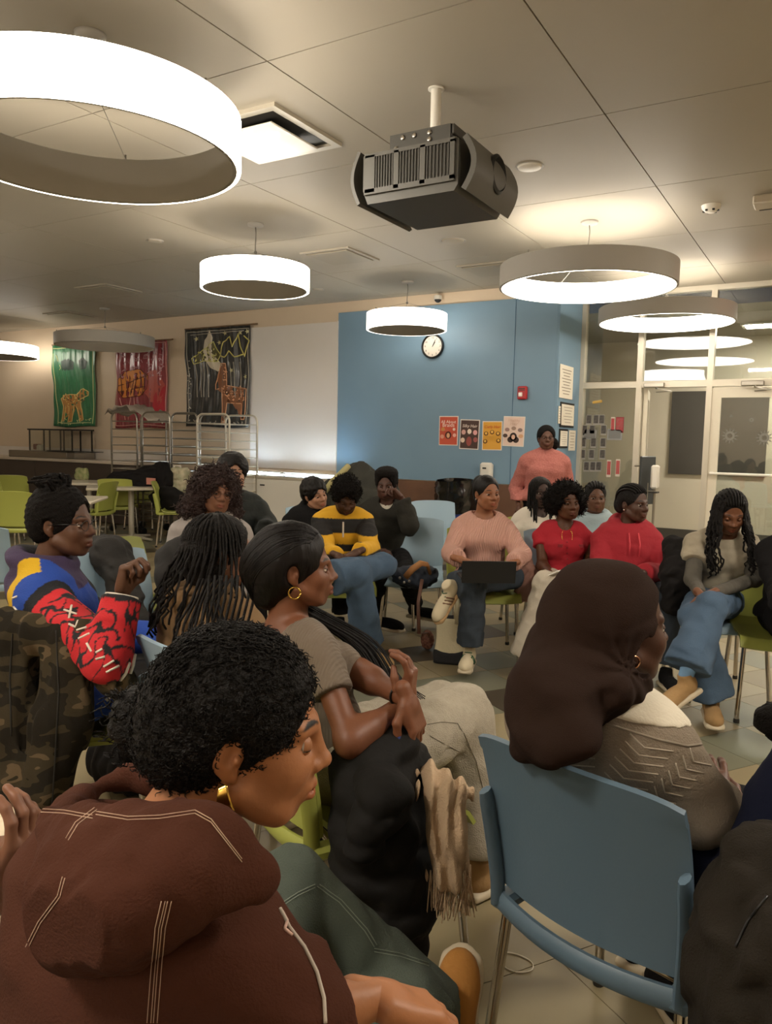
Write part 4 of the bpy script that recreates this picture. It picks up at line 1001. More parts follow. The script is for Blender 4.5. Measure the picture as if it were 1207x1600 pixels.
        if neck:   # (drop, radius x, radius y, forward shift)
            dz, rx_, ry_, sh_ = neck
            S_.ell(s.neck-s.up*dz+s.sF*sh_, (rx_, ry_, .075), s.TM, .006, 's')
            S_.cone(s.neck+s.up*.0, s.neck+s.up*.25, .2, .2, .004, 's') if False else None
        o = part(name, S_, h, mt, s.root, col, 1, extra=extra); s.sS = S_; return o
    def head_shape(s, chest=True):
        S_ = S(); M = s.M; k = s.hs; hp = s.hp; nw = s.nw
        E = lambda c, r, kk=.015, op='u': S_.ell(hp(*c), np.array(r)*k, M, kk*k, op)
        E((0, -.012, .03), (.074, .093, .083)); E((0, .03, -.03), (.06, .066, .07), .03)
        S_.cone(hp(-.03, .045, -.07), hp(.03, .045, -.07), .03*k, .03*k, .02)      # jaw
        E((0, .07, -.096), (.02, .018, .017), .022)                                # chin
        for sx in (-1, 1):
            E((sx*.036, .062, -.032), (.024, .024, .024), .022)                    # cheek
            S_.cone(hp(sx*.054, .01, -.06), hp(sx*.03, .06, -.09), .018*k, .016*k, .02)   # jaw line
            S_.cone(hp(sx*.012, .083, .016), hp(sx*.042, .068, .017), .010*k, .009*k, .012)   # brow
            S_.ell(hp(sx*.031, .094, -.004), np.array((.019, .017, .012))*k, M, .010*k, 's')  # socket
            E((sx*.071, -.01, -.012), (.010, .018, .027), .006); E((sx*.0825, -.005, -.008), (.008, .010, .016), .004, 's'); E((sx*.079, .001, -.014), (.004, .004, .006), .003)  # ear
            E((sx*.070, -.003, -.036), (.007, .009, .009), .006)
            E((sx*.0125*nw, .097, -.034), (.0095*nw, .010, .008), .006)            # nostril
        S_.cone(hp(0, .088, .008), hp(0, .104, -.026), .0075*k, .0105*k, .012); E((0, .108, -.029), (.0105*nw, .0105, .0095), .007)
        E((0, .082, -.062), (.03, .018, .022), .016)                               # muzzle
        S_.cone(hp(-.017, .093, -.061), hp(.017, .093, -.061), .0066*k, .0066*k, .005); E((0, .0995, -.0605), (.011, .007, .0062), .005)
        E((0, .097, -.0735), (.0165, .0095, .0078), .005); S_.cone(hp(-.02, .098, -.0665), hp(.02, .098, -.0665), .0019*k, .0019*k, .004, 's')
        nb = s.neck; S_.cone(hp(0, -.015, -.055), nb-s.up*.02, .052*k, .056, .02)
        if chest: s.torso(S_, -.002)
        return S_
    def skin_body(s, low=.62, hands=('R', 'L'), bare=('R', 'L'), curls=(.35, .35), handdir=None, palms=None, scale_h=1., arm_from=0., makeup=None):
        S_ = s.head_shape(); lo = np.array([-.2, -.17, -.3])*1.0; hi = np.array([.2, .15, .13])
        T = s.TM
        S_.plane(s.tp(0, 0, low), -s.up)
        # oriented grid that follows the head
        fn = S_; r = .13*s.hs
        c0 = np.minimum(s.Hc-r, s.tp(0, 0, low)-.22); c1 = np.maximum(s.Hc+r, s.tp(0, 0, low)+.22); c1[2] = s.Hc[2]+r
        V, F = nets(fn, s.hres, c0, c1); V = relax(V, F, 1, .35)
        Q = (V-s.Hc)@s.M/s.hs
        col = np.tile(s.skin, (len(V), 1))*(1+.05*waves(7, .06, 1.)(V.astype(f32))[:, None])
        def mixc(m, c): nonlocal col; m = np.clip(m, 0, 1)[:, None]; col = col*(1-m)+np.array(c)*m
        x, y, z = Q.T; fr = y > .055
        lip = 1-((x/.0255)**2+((z+.0668)/(.0135*(1-.25*np.abs(x)/.025)))**2); mixc(np.where(fr, lip*3, 0)*.75, s.skin*np.array(s.lip if hasattr(s, 'lip') else (.95, .62, .6)))
        brow = 1-((np.abs(x)-.032)/.021)**2-((z-.021-.0045*np.cos((np.abs(x)-.03)/.012))/.0035)**2; mixc(np.where(fr, brow*2.5, 0)*.85, (.008, .006, .005))
        lash = 1-((np.abs(x)-.031)/.018)**2-((z-.0045+(0 if s.lidc > .1 else .008))/.0022)**2; mixc(np.where(fr, lash*3, 0)*.8, (.006, .004, .004))
        col = np.clip(col, 0, 1)
        parts = [(V, F)]; cols = [col]
        # eyelids
        for sx in (-1, 1):
            c = s.hp(sx*.031, .0745, -.003); n1, n2 = 9, 12; R_ = .0136*s.hs
            for (e0, e1) in ((1.5, s.lidc), (-1.5, -.32)):
                L_ = []
                for i in range(n1):
                    el = e0+(e1-e0)*i/(n1-1)
                    for j in range(n2):
                        az = -1.35+2.7*j/(n2-1); L_.append(c+s.M@np.array([math.sin(az)*math.cos(el), math.cos(az)*math.cos(el), math.sin(el)])*R_)
                FF = np.array([(i*n2+j, i*n2+j+1, (i+1)*n2+j+1, (i+1)*n2+j) for i in range(n1-1) for j in range(n2-1)])
                parts.append((np.array(L_), FF)); cc = np.tile(s.skin*.93, (len(L_), 1))
                if e0 > 0: cc[-n2:] = (.008, .006, .005)
                cols.append(cc)
        # arms + hands
        for i, sd in enumerate(('R', 'L')):
            if sd not in s.arm: continue
            a, e, w_ = s.arm[sd]
            if sd in bare:
                A = S(); A.cone(a+(e-a)*arm_from, e, .041*s.bw**.5, .034, .02).cone(e, w_, .035, .0235, .02).cone(e, e+(w_-e)*.3, .0355, .0365, .03)
                vf = nets(A, .007); vf = (relax(*vf, 1), vf[1]); parts.append(vf); cols.append(np.tile(s.skin*.97, (len(vf[0]), 1)))
            else:
                A = S(); A.cone(a, e, .03, .026, .02).cone(e, w_, .027, .021, .02); parts.append(nets(A, .012)); cols.append(np.tile(s.skin, (len(parts[-1][0]), 1)))
            if sd in hands:
                hd = (handdir or {}).get(sd, unit(w_-e)+s.F*.2); pm = (palms or {}).get(sd, -s.U)
                vf = place_hand(w_, hd, pm, sd, curls[i], 1., scale_h); parts.append(vf); hc = np.tile(s.skin*1.05, (len(vf[0]), 1)); cols.append(hc)
        V, F = join(*parts); me = mesh_np('body', V, F, SKIN_M, np.concatenate(cols), s.root.location)
        o = bpy.data.objects.new('body', me); C.objects.link(o); o.parent = s.root; s.body = o
        for sx in (-1, 1):
            q = bpy.data.objects.new('eye', EYE_ME); C.objects.link(q); q.parent = s.root; c = s.hp(sx*.031, .0745, -.003)-np.array(s.root.location)
            Mx = Matrix([list(s.M[i]*s.hs)+[c[i]] for i in range(3)]+[[0, 0, 0, 1]])
            gz = getattr(s, 'gaze', 0.); q.matrix_local = Mx @ rotM('Z', -gz) @ rotM('X', -math.radians(22) if s.lidc < .1 else 0)
        return o
    def chair(s, mt, label, fwd=.07, da=0, side=0.):
        p = s.hip+s.F*fwd+s.R*side; return chair(p, math.degrees(math.atan2(s.F@R0, -(s.F@D0)))+da, mt, label)
    # ---------------- hair
    def cap(s, S_, t=.010, line=.055, low=-.055, k=.012, back=0., side=0.):
        S_.ell(s.hp(0, -.016, .03), np.array((.0755+t+side, .0925+t, .083+t))*s.hs, s.M, k)
        S_.ell(s.hp(0, -.045, -.01), np.array((.066+t+side, .06+t, .065+t))*s.hs, s.M, .02)
        return S_
    def face_cut(s, S_, line=.058, w_=.07, k=.01, low=None):
        S_.ell(s.hp(0, .115, line-.1), np.array((w_, .088, .1))*s.hs, s.M, k, 's')
        S_.ell(s.hp(0, .07, -.085), np.array((w_+.02, .085, .075))*s.hs, s.M, k, 's')
        for sx in (-1, 1): S_.ell(s.hp(sx*.09, -.006, -.02), np.array((.028, .022, .036))*s.hs, s.M, .006, 's')
        return S_
    def nape_cut(s, S_, z=-.075, k=.01): S_.plane(s.hp(0, -.05, z), s.M@np.array([0, .35, -1.])); return S_
    def strands(s, name, n, L_, r, mt, th=(-2.5, 2.5), front=0., seed=0, sway=.02, curl=0., out=.01, z0=.06, taper=.6, seg=14, spread=.012, fall=None, grow=0., colr=None):
        """locks that start on the scalp, lie on the head and then hang"""
        rg = random.Random(seed); mb = MB(); o_ = np.array(s.root.location); hu, M = s.hU, s.M
        for i in range(n):
            a = th[0]+(th[1]-th[0])*((i+rg.uniform(-.3, .3))/max(1, n-1))          # 0 = back, +-pi = front
            el = rg.uniform(.15, 1.) ; Lk = L_*rg.uniform(.82, 1.08)
            cx, cy = math.sin(a), -math.cos(a)
            P = []
            for q in np.linspace(.1+.9*(1-el), 1, 5):
                ang = q*math.pi/2; P.append(s.hp(cx*(.079+out)*math.sin(ang), -.016+cy*(.095+out)*math.sin(ang), z0-.03+(.083+out)*math.cos(ang)))
            e = P[-1]; outw = unit(M@np.array([cx, cy, 0])*[1, 1, 0]+1e-6); down = -s.U; ph = rg.uniform(0, 6.28); rr = rg.uniform(-1, 1)
            tan = unit(np.cross(outw, s.U))
            for j in range(1, seg+1):
                t = j/seg; p = e+down*Lk*t+outw*(spread*rg.uniform(.6, 1.4)*math.sin(min(1, t*1.3)*1.57)+grow*t)+tan*sway*rr*t
                if curl: p = p+outw*curl*t*math.sin(ph+t*Lk*38)+tan*curl*t*math.cos(ph+t*Lk*38)
                if fall is not None: p = p+np.array(fall)*t**1.4
                P.append(p)
            rad = [r*(1-(1-taper)*max(0, (k_-4)/(len(P)-5))) for k_ in range(len(P))]
            mb.tube([tuple(p-o_) for p in P], rad, 5)
        return obj(name, mb, mt, s.root, True)
    def fuzz(s, ho, n, L_, r, mt, seed=0, amp=.004, turns=5., name='hair_curl'):
        """small curls standing on a hair mesh"""
        rg = np.random.RandomState(seed); me = ho.data; k = len(me.vertices); co = np.empty(k*3, np.float32); me.vertices.foreach_get('co', co); no = np.empty(k*3, np.float32); me.vertices.foreach_get('normal', no); co = co.reshape(-1, 3); no = no.reshape(-1, 3); mb = MB()
        for i in rg.choice(k, min(n, k), replace=False):
            a = unit(np.cross(no[i], rg.normal(size=3))); b = np.cross(no[i], a); ph = rg.uniform(0, 6.28); P = [co[i]-no[i]*.002]; ll = L_*rg.uniform(.6, 1.2); dr = rg.normal(size=3)*.35*ll
            for j in range(1, 8):
                t = j/7; P.append(co[i]+no[i]*ll*t*(1-.3*t)+dr*t*t+(a*math.cos(ph+turns*t)+b*math.sin(ph+turns*t))*amp*min(1, t*2))
            mb.tube([tuple(q) for q in P], [r, r, r, r, r, r, r*.8, r*.5], 4)
        return obj(name, mb, mt, s.root, True)
    def glasses(s, mt=SPEC, r=.021, sq=False):
        mb = MB(); o_ = np.array(s.root.location)
        for sx in (-1, 1):
            P = [s.hp(sx*.033+r*1.1*math.cos(a), .104-.006*abs(math.cos(a)), -.004+r*(.8 if sq else 1)*math.sin(a))-o_ for a in np.linspace(0, 6.2832, 17)]
            mb.tube([tuple(p) for p in P], .0013, 6)
            mb.tube([tuple(s.hp(sx*.056, .1, .001)-o_), tuple(s.hp(sx*.078, .055, .002)-o_), tuple(s.hp(sx*.08, -.005, -.004)-o_)], .0013, 6)
        mb.tube([tuple(s.hp(-.011, .104, -.001)-o_), tuple(s.hp(0, .108, .003)-o_), tuple(s.hp(.011, .104, -.001)-o_)], .0013, 6)
        return obj('glasses', mb, mt, s.root, True)
    def hoop(s, side, r=.012, mt=GOLD, tr=.0016, name='earring', drop=.0):
        sx = 1 if side == 'R' else -1; o_ = np.array(s.root.location); c = s.hp(sx*.078, -.003, -.046-r)
        P = [c+s.M@np.array([0, r*math.cos(a), r*math.sin(a)])*1. for a in np.linspace(0, 6.2832, 19)]
        mb = MB().tube([tuple(p-o_) for p in P], tr, 8)
        if drop: mb.ball(tuple(c-s.U*(r+drop)-o_), drop, 10)
        return obj(name, mb, mt, s.root, True)
    def stud(s, side, r=.005, mt=None):
        sx = 1 if side == 'R' else -1; return obj('earring', MB().ball(tuple(s.hp(sx*.079, -.002, -.043)-np.array(s.root.location)), r, 10), mt or SILVER, s.root, True)
# ============================================================ people in the far half of the circle
def fab(name, col, r=.95, b=(40, .35), **k): return mat('cloth_'+name, col, r, bump=b, fine=(260, .25), spec=.12, **k)
DENIM = mat('denim_blue', '#4a6078', .95, bump=(30, .25), fine=(300, .4), noise=(9, .5, '#35495f'))
DENIMD = mat('denim_dark', '#38414b', .95, bump=(30, .25), fine=(300, .4), noise=(9, .5, '#262e38'))
DENIMG = mat('denim_green', '#4c554b', .95, bump=(30, .3), fine=(300, .5), noise=(12, .5, '#3e473f'))
TAN = mat('suede_tan', '#9a7a50', .9, bump=(90, .2)); RUB = mat('rubber_pale', '#b9ac93', .7); BLKC = fab('black', '#1c1b1c'); WHT = fab('white', '#d8d0c2')
def hairA(s, h, mt, line=.066, t=.010, nape=-.075, side=0., more=None, noise=None, name='hair', w_=.07):
    S_ = S(); s.cap(S_, t, side=side); 
    if more: more(S_)
    if noise: S_.disp = noise
    s.face_cut(S_, line, w_); s.nape_cut(S_, nape); s.ho = part(name, S_, h, mt, s.root); return s.ho
# --- woman with laptop
p = Person('woman in pink ribbed sweater and dark jeans sitting with a laptop on her crossed leg', (761, 770, 5.2), 0, ha=22, pitch=2, lean=.0, skin='#8a5a3e', nw=1.1)
p.leg('L', at(800, 902, 5.0), at(700, 915, 4.72)); p.leg('R', at(742, 905, 4.72), at(734, 1015, 4.86))
p.arms('R', at(716, 873, 4.8), elbow=at(706, 865, 5.1)); p.arms('L', at(802, 880, 4.8), elbow=at(815, 868, 5.1))
p.skin_body(low=.6, hands=('R', 'L'), bare=(), curls=(.5, .5), handdir={'R': R0-p.U*.2+.3*p.F, 'L': -R0-p.U*.2+.3*p.F}, palms={'R': -p.U, 'L': -p.U})
hairA(p, .006, HAIR_ST, .078, .008, more=lambda q: q.ell(p.hp(-.02, -.13, .05), (.05, .06, .06), p.M).chain([p.hp(-.03, -.14, .04), p.hp(-.05, -.15, -.05), p.hp(-.06, -.12, -.16)], [.05, .05, .03]))
def ribM(name, c1, c2, sc=26):
    M = mat(name, c1, .9, bump=(60, .2), wave=(sc, .55, 'X', .3)); return M
p.shirt(ribM('knit_pink', '#c79a8b', '#b08273'), g=.022, up=1.93, h=.010, name='sweater', neck=(-.02, .078, .075, .01), hem=-.02, fold=.004)
p.pants(DENIMD, flare=.025, h=.011, thigh=.085)
GRN = mat('lace_green', '#2f5a3c', .8); SNK = mat('sneaker_cream', '#cfc2a4', .7)
add_shoe(p.root, p.legs['R'][2], -D0-R0*.25, [0, 0, 1], SNK, RUB, GRN, 1.02, stripes=GRN)
add_shoe(p.root, p.legs['L'][2]+np.array([0, 0, 0]), -R0*.5-D0*.35-_u0*.75, -R0*.6-D0*.5+_u0*.3, SNK, mat('gum_sole', '#a98a62', .7), GRN, 1.02, stripes=mat('stripe_brown', '#7a5a44'))
p.stud('R', .006); p.chair(M_lime, 'lime chair under the woman with the laptop')
pw = p
# laptop
lc = at(759, 884, 4.62)
t = thing('laptop', 'black laptop open on the lap of the woman in the pink sweater', 'laptop', (lc[0], lc[1], lc[2]-.06), facing(2))
obj('lid', MB().box((0, .12, .06), (.32, .006, .135), rotM('X', math.radians(-8)), bev=.002), mat('laptop_black', '#16171a', .4), t, 'auto')
obj('keyboard_base', MB().box((0, .0, -.003), (.32, .22, .014), bev=.003), mat('laptop_black', '#16171a', .4), t, 'auto')
obj('lid_badge', MB().disc((0, 0, 0), .012, 14, trM((0, .125, .06)) @ rotM('X', -math.pi/2)), mat('badge_dark', '#2b2d31', .3), t)
# --- woman in red shirt
p = Person('woman with short natural hair in a red short-sleeved shirt holding a phone', (886, 784, 5.15), 0, ha=12, pitch=2, lean=-.02, skin='#54331f', bw=.95, nw=1.15)
p.arms('R', at(862, 900, 4.75), elbow=at(848, 885, 5.1)); p.arms('L', at(905, 893, 4.75), elbow=at(925, 880, 5.12))
p.leg('R', at(853, 912, 4.7), at(818, 1038, 4.72)); p.leg('L', at(905, 915, 4.7), at(880, 1040, 4.75))
p.skin_body(low=.4, curls=(.45, .45), handdir={'R': R0*.7-D0*.4-_u0*.2, 'L': -R0*.7-D0*.3-_u0*.2})
hairA(p, .007, HAIR_CURL, .075, .03, -.10, .012, noise=waves(4, .035, .006, n=7), more=lambda q: q.ell(p.hp(-.075, -.03, -.01), (.075, .08, .09), p.M, .03).ell(p.hp(.08, -.03, -.0), (.07, .08, .085), p.M, .03)); p.fuzz(p.ho, 900, .022, .0022, HAIR_CURL, 3)
RED = fab('red_shirt', '#a52c36')
p.shirt(RED, g=.014, up=.34, h=.008, sg=.012, neck=(-.03, .05, .09, .035), hem=-.02, more=lambda q: q.chain([p.neck+p.sR*.06-p.up*.0, p.neck+p.sR*.035+p.sF*.06-p.up*.06], [.016, .014], .008).chain([p.neck-p.sR*.06, p.neck-p.sR*.035+p.sF*.06-p.up*.06], [.016, .014], .008).chain([p.neck+p.sR*.06, p.neck-p.sF*.05+p.up*.01, p.neck-p.sR*.06], [.016, .016, .016], .008))
mb = MB(); o_ = np.array(p.root.location)
for sx in (-1, 1): mb.box(tuple(p.tp(sx*.07, .135, .66)-o_), (.075, .012, .02))
for k in range(5): mb.ball(tuple(p.tp(0, .118+.006*k, .72-.1*k)-o_), .006, 8)
obj('placket_buttons', mb, mat('red_dark', '#7f1620', .8), p.root)
obj('necklace', MB().tube([tuple(p.tp(.035*math.sin(a), .10+.03*(1-math.cos(a))*.5, .98-.16*(1-math.cos(a)))-o_) for a in np.linspace(-2, 2, 16)], .0012, 6), GOLD, p.root)
p.pants(fab('cream_pants', '#b9b0a0'), flare=.035, h=.011)
for sd in 'RL': add_shoe(p.root, p.legs[sd][2]-_u0*.01, -D0+R0*.1, [0, 0, 1], TAN, RUB)
p.chair(M_sky, 'sky blue chair under the woman in the red shirt')
lc = at(864, 898, 4.66); t = thing('phone', 'pale phone in the hand of the woman in the red shirt', 'phone', tuple(lc), facing(40)); obj('phone_body', MB().box((0, 0, 0), (.075, .15, .009), rotM('X', .5), bev=.003), M_white, t, 'auto'); obj('phone_screen', MB().box((0, 0, .0055), (.065, .135, .001), rotM('X', .5)), M_lampgrey, t)
# --- red hoodie
p = Person('person with braided hair in a bright red hoodie looking to the right', (990, 786, 4.95), 0, ha=33, pitch=3, lean=-.02, skin='#4c3124', bw=1.12, fem=False, nw=1.15)
p.arms('R', at(968, 893, 4.6), elbow=at(940, 892, 4.9)); p.arms('L', at(1003, 895, 4.6), elbow=at(1034, 895, 4.9)); p.sit(.13)
p.skin_body(low=.7, bare=(), curls=(.5, .5))
hairA(p, .006, HAIR_M, .082, .007, more=lambda q: q.ell(p.hp(0, -.1, -.02), (.05, .04, .06), p.M))
def cornrows(s, n=9, r=.0055, mt=HAIR_M, tail=.0, name='cornrow', tw=1.):
    mb = MB(); o_ = np.array(s.root.location)
    for i in range(n):
        u = (i-(n-1)/2)/((n-1)/2); P = []
        for q in np.linspace(-.05, 1, 12):
            a = math.pi*(.22+q*.9); x = u*.074*(.72+.28*math.sin(min(math.pi, math.pi*q)))*(1-.1*q)
            zc = math.sqrt(max(0, 1-(x/.088)**2)); P.append(s.hp(x, -.016+.1035*math.cos(a)*zc, .03+.0935*math.sin(a)*zc if a < math.pi else .03+.0935*math.sin(a)*zc))
        mb.tube([tuple(v-o_) for v in P], r, 6)
    return obj(name, mb, mt, s.root, True)
cornrows(p, 8, .0065)
RH = mat('hoodie_red', '#9f222e', .9, bump=(35, .3), fine=(280, .2))
def hood(s, q, r=.035, back=.09, sl=.0, rx=.095, ry=.085):
    nb = s.neck+s.up*.01; T = np.stack([s.sR, unit(s.sF-s.up*.45), unit(s.up+s.sF*.45)], 1)
    q.torus(nb+s.up*.022, T, rx, ry, r, .012); q.ell(nb-s.sF*back-s.up*.05, (.1, .05, .09), s.TM, .03); return q
p.shirt(RH, g=.032, up=1.9, h=.010, name='hoodie', hem=-.06, neck=(-.06, .055, .05, .02), more=lambda q: hood(p, q, .03), fold=.006, sg=.026)
mb = MB(); o_ = np.array(p.root.location)
for sx in (-1, 1): mb.tube([tuple(p.tp(sx*.03, .13, .93)-o_), tuple(p.tp(sx*.032, .165, .75)-o_), tuple(p.tp(sx*.03, .16, .55)-o_)], .004, 6)
obj('drawstring', mb, mat('cord_red', '#d0414c'), p.root, True)
p.pants(DENIMD, h=.012); p.stud('R', .007)
for sd in 'RL': add_shoe(p.root, p.legs[sd][2], p.F, [0, 0, 1], BLKC, RUB)
p.chair(M_sky, 'sky blue chair behind the person in the red hoodie')
# --- woman on the right with long curls
p = Person('woman with long black curls in a printed pale t-shirt looking down, legs crossed', (1141, 799, 4.4), -3, ha=-6, pitch=28, lean=.06, skin='#6d452e', bw=.95, nw=1.1)
p.lidc = -.15
p.arms('R', at(1096, 930, 4.05), elbow=at(1083, 905, 4.35)); p.arms('L', at(1112, 928, 4.02), elbow=at(1180, 905, 4.35))
p.leg('L', at(1112, 948, 3.95), at(1072, 1050, 3.85)); p.leg('R', at(1085, 965, 4.0), at(1112, 1090, 4.05))
p.skin_body(low=.6, bare=(), curls=(.5, .55), handdir={'R': R0*.4-D0*.5-_u0*.5, 'L': -R0*.9-D0*.3-_u0*.4}, palms={'R': -R0*.2+_u0, 'L': -_u0})
hairA(p, .006, HAIR_M, .08, .008); cornrows(p, 9, .006)
for k, (th, n, f) in enumerate((((-2.35, -1.0), 18, .0), ((1.0, 2.35), 20, .0))):
    p.strands('curly_lock', n, .36, .009, HAIR_M, th, seed=k+3, sway=.03, curl=.014, out=.006, taper=.5, seg=26, spread=.03, fall=p.F*.07)
p.shirt(mat('tee_print', '#a69c88', .85, bump=(40, .2), noise=(16, .55, '#857b6a')), g=.015, up=.55, h=.009, name='t_shirt', sg=.03, neck=(-.03, .07, .07, .015), hem=-.01)
Q = S(); [p.sleeve(Q, sd, .004, 1.93) for sd in 'RL']; Q.disp = waves(3, .05, .002); part('long_sleeve', Q, .008, fab('sleeve_grey', '#5b5750'), p.root)
p.pants(DENIM, g=.014, flare=.055, h=.009, seed=5, cut=.02, thigh=.09)
add_shoe(p.root, p.legs['L'][2]-_u0*.03, -R0*.75-D0*.5-_u0*.25, -R0*.2+_u0, TAN, RUB, None, 1.05); add_shoe(p.root, p.legs['R'][2]-_u0*.0, -D0-R0*.3, [0, 0, 1], TAN, RUB, None, 1.05)
Q = S().cone(p.legs['L'][2]-_u0*.03, p.legs['L'][2]+(p.legs['L'][1]-p.legs['L'][2])*.3, .036, .045, .01); part('sock', Q, .007, fab('sock_blue', '#7ea3c8'), p.root)
p.stud('R', .007); p.chair(M_sky, 'sky blue chair under the woman with long curls')
pr = p
# --- behind: braids in white, light hoodie
p = Person('woman with long thin braids in a white cardigan behind the red shirt woman', (845, 769, 6.0), 5, ha=8, lean=.0, skin='#3e2a22', hres=.006, bw=.95)
p.arms('R', p.loc(.08, .3, .62)); p.arms('L', p.loc(-.08, .3, .62)); p.sit()
p.skin_body(low=.6, bare=(), hands=()); hairA(p, .007, HAIR_M, .08, .01, w_=.062)
p.strands('braid', 26, .42, .0075, HAIR_M, (-2.6, 2.6), seed=9, sway=.02, out=.004, taper=.7, seg=10, spread=.012, fall=p.F*.04)
p.shirt(WHT, g=.028, up=1.95, h=.012, name='cardigan', neck=(-.03, .06, .1, .03)); p.pants(DENIMD, h=.014); p.chair(M_lime, 'lime chair under the woman with thin braids')
for sd in 'RL': add_shoe(p.root, p.legs[sd][2], p.F, [0, 0, 1], TAN, RUB)
p = Person('person with pulled back braids in a pale blue hoodie between the two red tops', (931, 777, 6.0), 0, ha=-5, lean=.0, skin='#5d3d2b', hres=.006, fem=False)
p.arms('R', p.loc(.08, .3, .62)); p.arms('L', p.loc(-.08, .3, .62)); p.sit()
p.skin_body(low=.7, bare=(), hands=()); hairA(p, .007, HAIR_M, .082, .008); cornrows(p, 7, .008)
p.shirt(fab('pale_blue', '#9fb0b6'), g=.03, up=1.95, h=.012, name='hoodie', neck=(-.06, .055, .05, .02), more=lambda q: hood(p, q, .03)); p.pants(BLKC, h=.014); p.chair(M_sky, 'sky blue chair under the person in the pale blue hoodie')
for sd in 'RL': add_shoe(p.root, p.legs[sd][2], p.F, [0, 0, 1], BLKC, RUB)
# --- standing woman
p = Person('standing woman in a pink turtleneck sweater, black cap and glasses by the blue wall', (854, 684, 7.5), -3, ha=-3, lean=.0, skin='#5a3a2b', hres=.006, hipz=.92, sh=.165, bw=1.15)
p.arms('R', p.loc(.25, .1, .82), pole=p.R*.2-p.F, l1=.3, l2=.27); p.arms('L', p.loc(-.25, .1, .82), pole=-p.R*.2-p.F, l1=.3, l2=.27)
for sd, sg in (('R', 1), ('L', -1)): p.leg(sd, p.loc(sg*.1, .02, .5), p.loc(sg*.1, 0, .1))
p.skin_body(low=.7, bare=(), curls=(.4, .4), handdir={'R': -_u0, 'L': -_u0}, palms={'R': -R0, 'L': R0})
Q = S(); p.cap(Q, .014); p.face_cut(Q, .078); Q.plane(p.hp(0, 0, -.02), p.M@np.array([0, .55, -1])); part('knit_cap', Q, .007, fab('cap_black', '#191818'), p.root)
Q = S().ell(p.hp(-.085, -.05, -.06), (.045, .05, .06), k=.02); Q.disp = waves(2, .03, .004); part('hair', Q, .007, HAIR_CURL, p.root)
p.glasses(SPEC, .022, True)
p.shirt(mat('knit_coral', '#b9746b', .95, bump=(70, .9), fine=(200, .5), noise=(70, .6, '#a05a53')), g=.036, up=1.93, h=.012, name='sweater', hem=-.08, sg=.03, more=lambda q: q.torus(p.neck+p.up*.03, p.TM, .058, .056, .022, .02).torus(p.neck+p.up*.055, p.TM, .052, .052, .018, .01), fold=.006)
p.pants(BLKC, h=.014)
for sd in 'RL': add_shoe(p.root, p.legs[sd][2], p.F, [0, 0, 1], BLKC, RUB)
# --- rugby shirt
p = Person('young man in a yellow and black striped rugby shirt looking down', (541, 774, 5.15), 3, ha=12, pitch=38, lean=.07, skin='#4a3022', fem=False, bw=1.03, neckf=.02)
p.lidc = -.1
p.arms('R', at(527, 868, 4.75), elbow=at(510, 865, 5.05)); p.arms('L', at(560, 862, 4.72), elbow=at(578, 860, 5.05))
p.leg('L', at(600, 884, 4.85), at(512, 905, 4.55)); p.leg('R', at(560, 895, 4.6), at(574, 1012, 4.92))
p.skin_body(low=.7, bare=(), curls=(.6, .6), handdir={'R': R0*.8-D0*.3-_u0*.3, 'L': -R0*.8-D0*.3-_u0*.3})
hairA(p, .007, HAIR_CURL, .07, .022, -.085, noise=waves(4, .03, .004, n=6), more=lambda q: q.ell(p.hp(0, .01, .09), (.075, .075, .045), p.M, .03)); p.fuzz(p.ho, 700, .016, .0022, HAIR_CURL, 4)
Y_, K_ = np.array(lin('#d9a521')), np.array(lin('#1d1b1b'))
def rug(V):
    z = V[:, 2]-.0*V[:, 0]; c = np.where((((z < .915) & (z > .815)) | ((z < .74) & (z > .69)))[:, None], K_, Y_); return c
p.shirt(mat('rugby_cloth', '#d9a521', .85, attr='Col', bump=(30, .3)), g=.02, up=1.9, h=.008, name='rugby_shirt', col=rug, sg=.022, neck=(-.05, .05, .06, .02), hem=-.03, fold=.005)
Q = S(); 
for sx in (-1, 1): Q.chain([p.neck-p.sF*.045+p.up*.028, p.neck+p.sR*.05*sx+p.up*.02, p.neck+p.sR*.045*sx+p.sF*.055-p.up*.035, p.neck+p.sR*.02*sx+p.sF*.085-p.up*.08], [.012, .014, .015, .01], .008)
part('collar', Q, .006, fab('collar_white', '#d9d2c4'), p.root)
obj('placket', MB().tube([tuple(p.tp(0, .115, .9)-np.array(p.root.location)), tuple(p.tp(0, .125, .66)-np.array(p.root.location))], .006, 6), WHT, p.root)
p.pants(DENIM, g=.016, flare=.04, h=.010, seed=7)
add_shoe(p.root, p.legs['R'][2]-_u0*.005, -D0*.6+R0*.7, [0, 0, 1], TAN, RUB); add_shoe(p.root, p.legs['L'][2], -R0*.6-D0*.5+_u0*.3, -D0+_u0*.4, TAN, RUB)
p.chair(M_lime, 'lime chair under the young man in the rugby shirt')
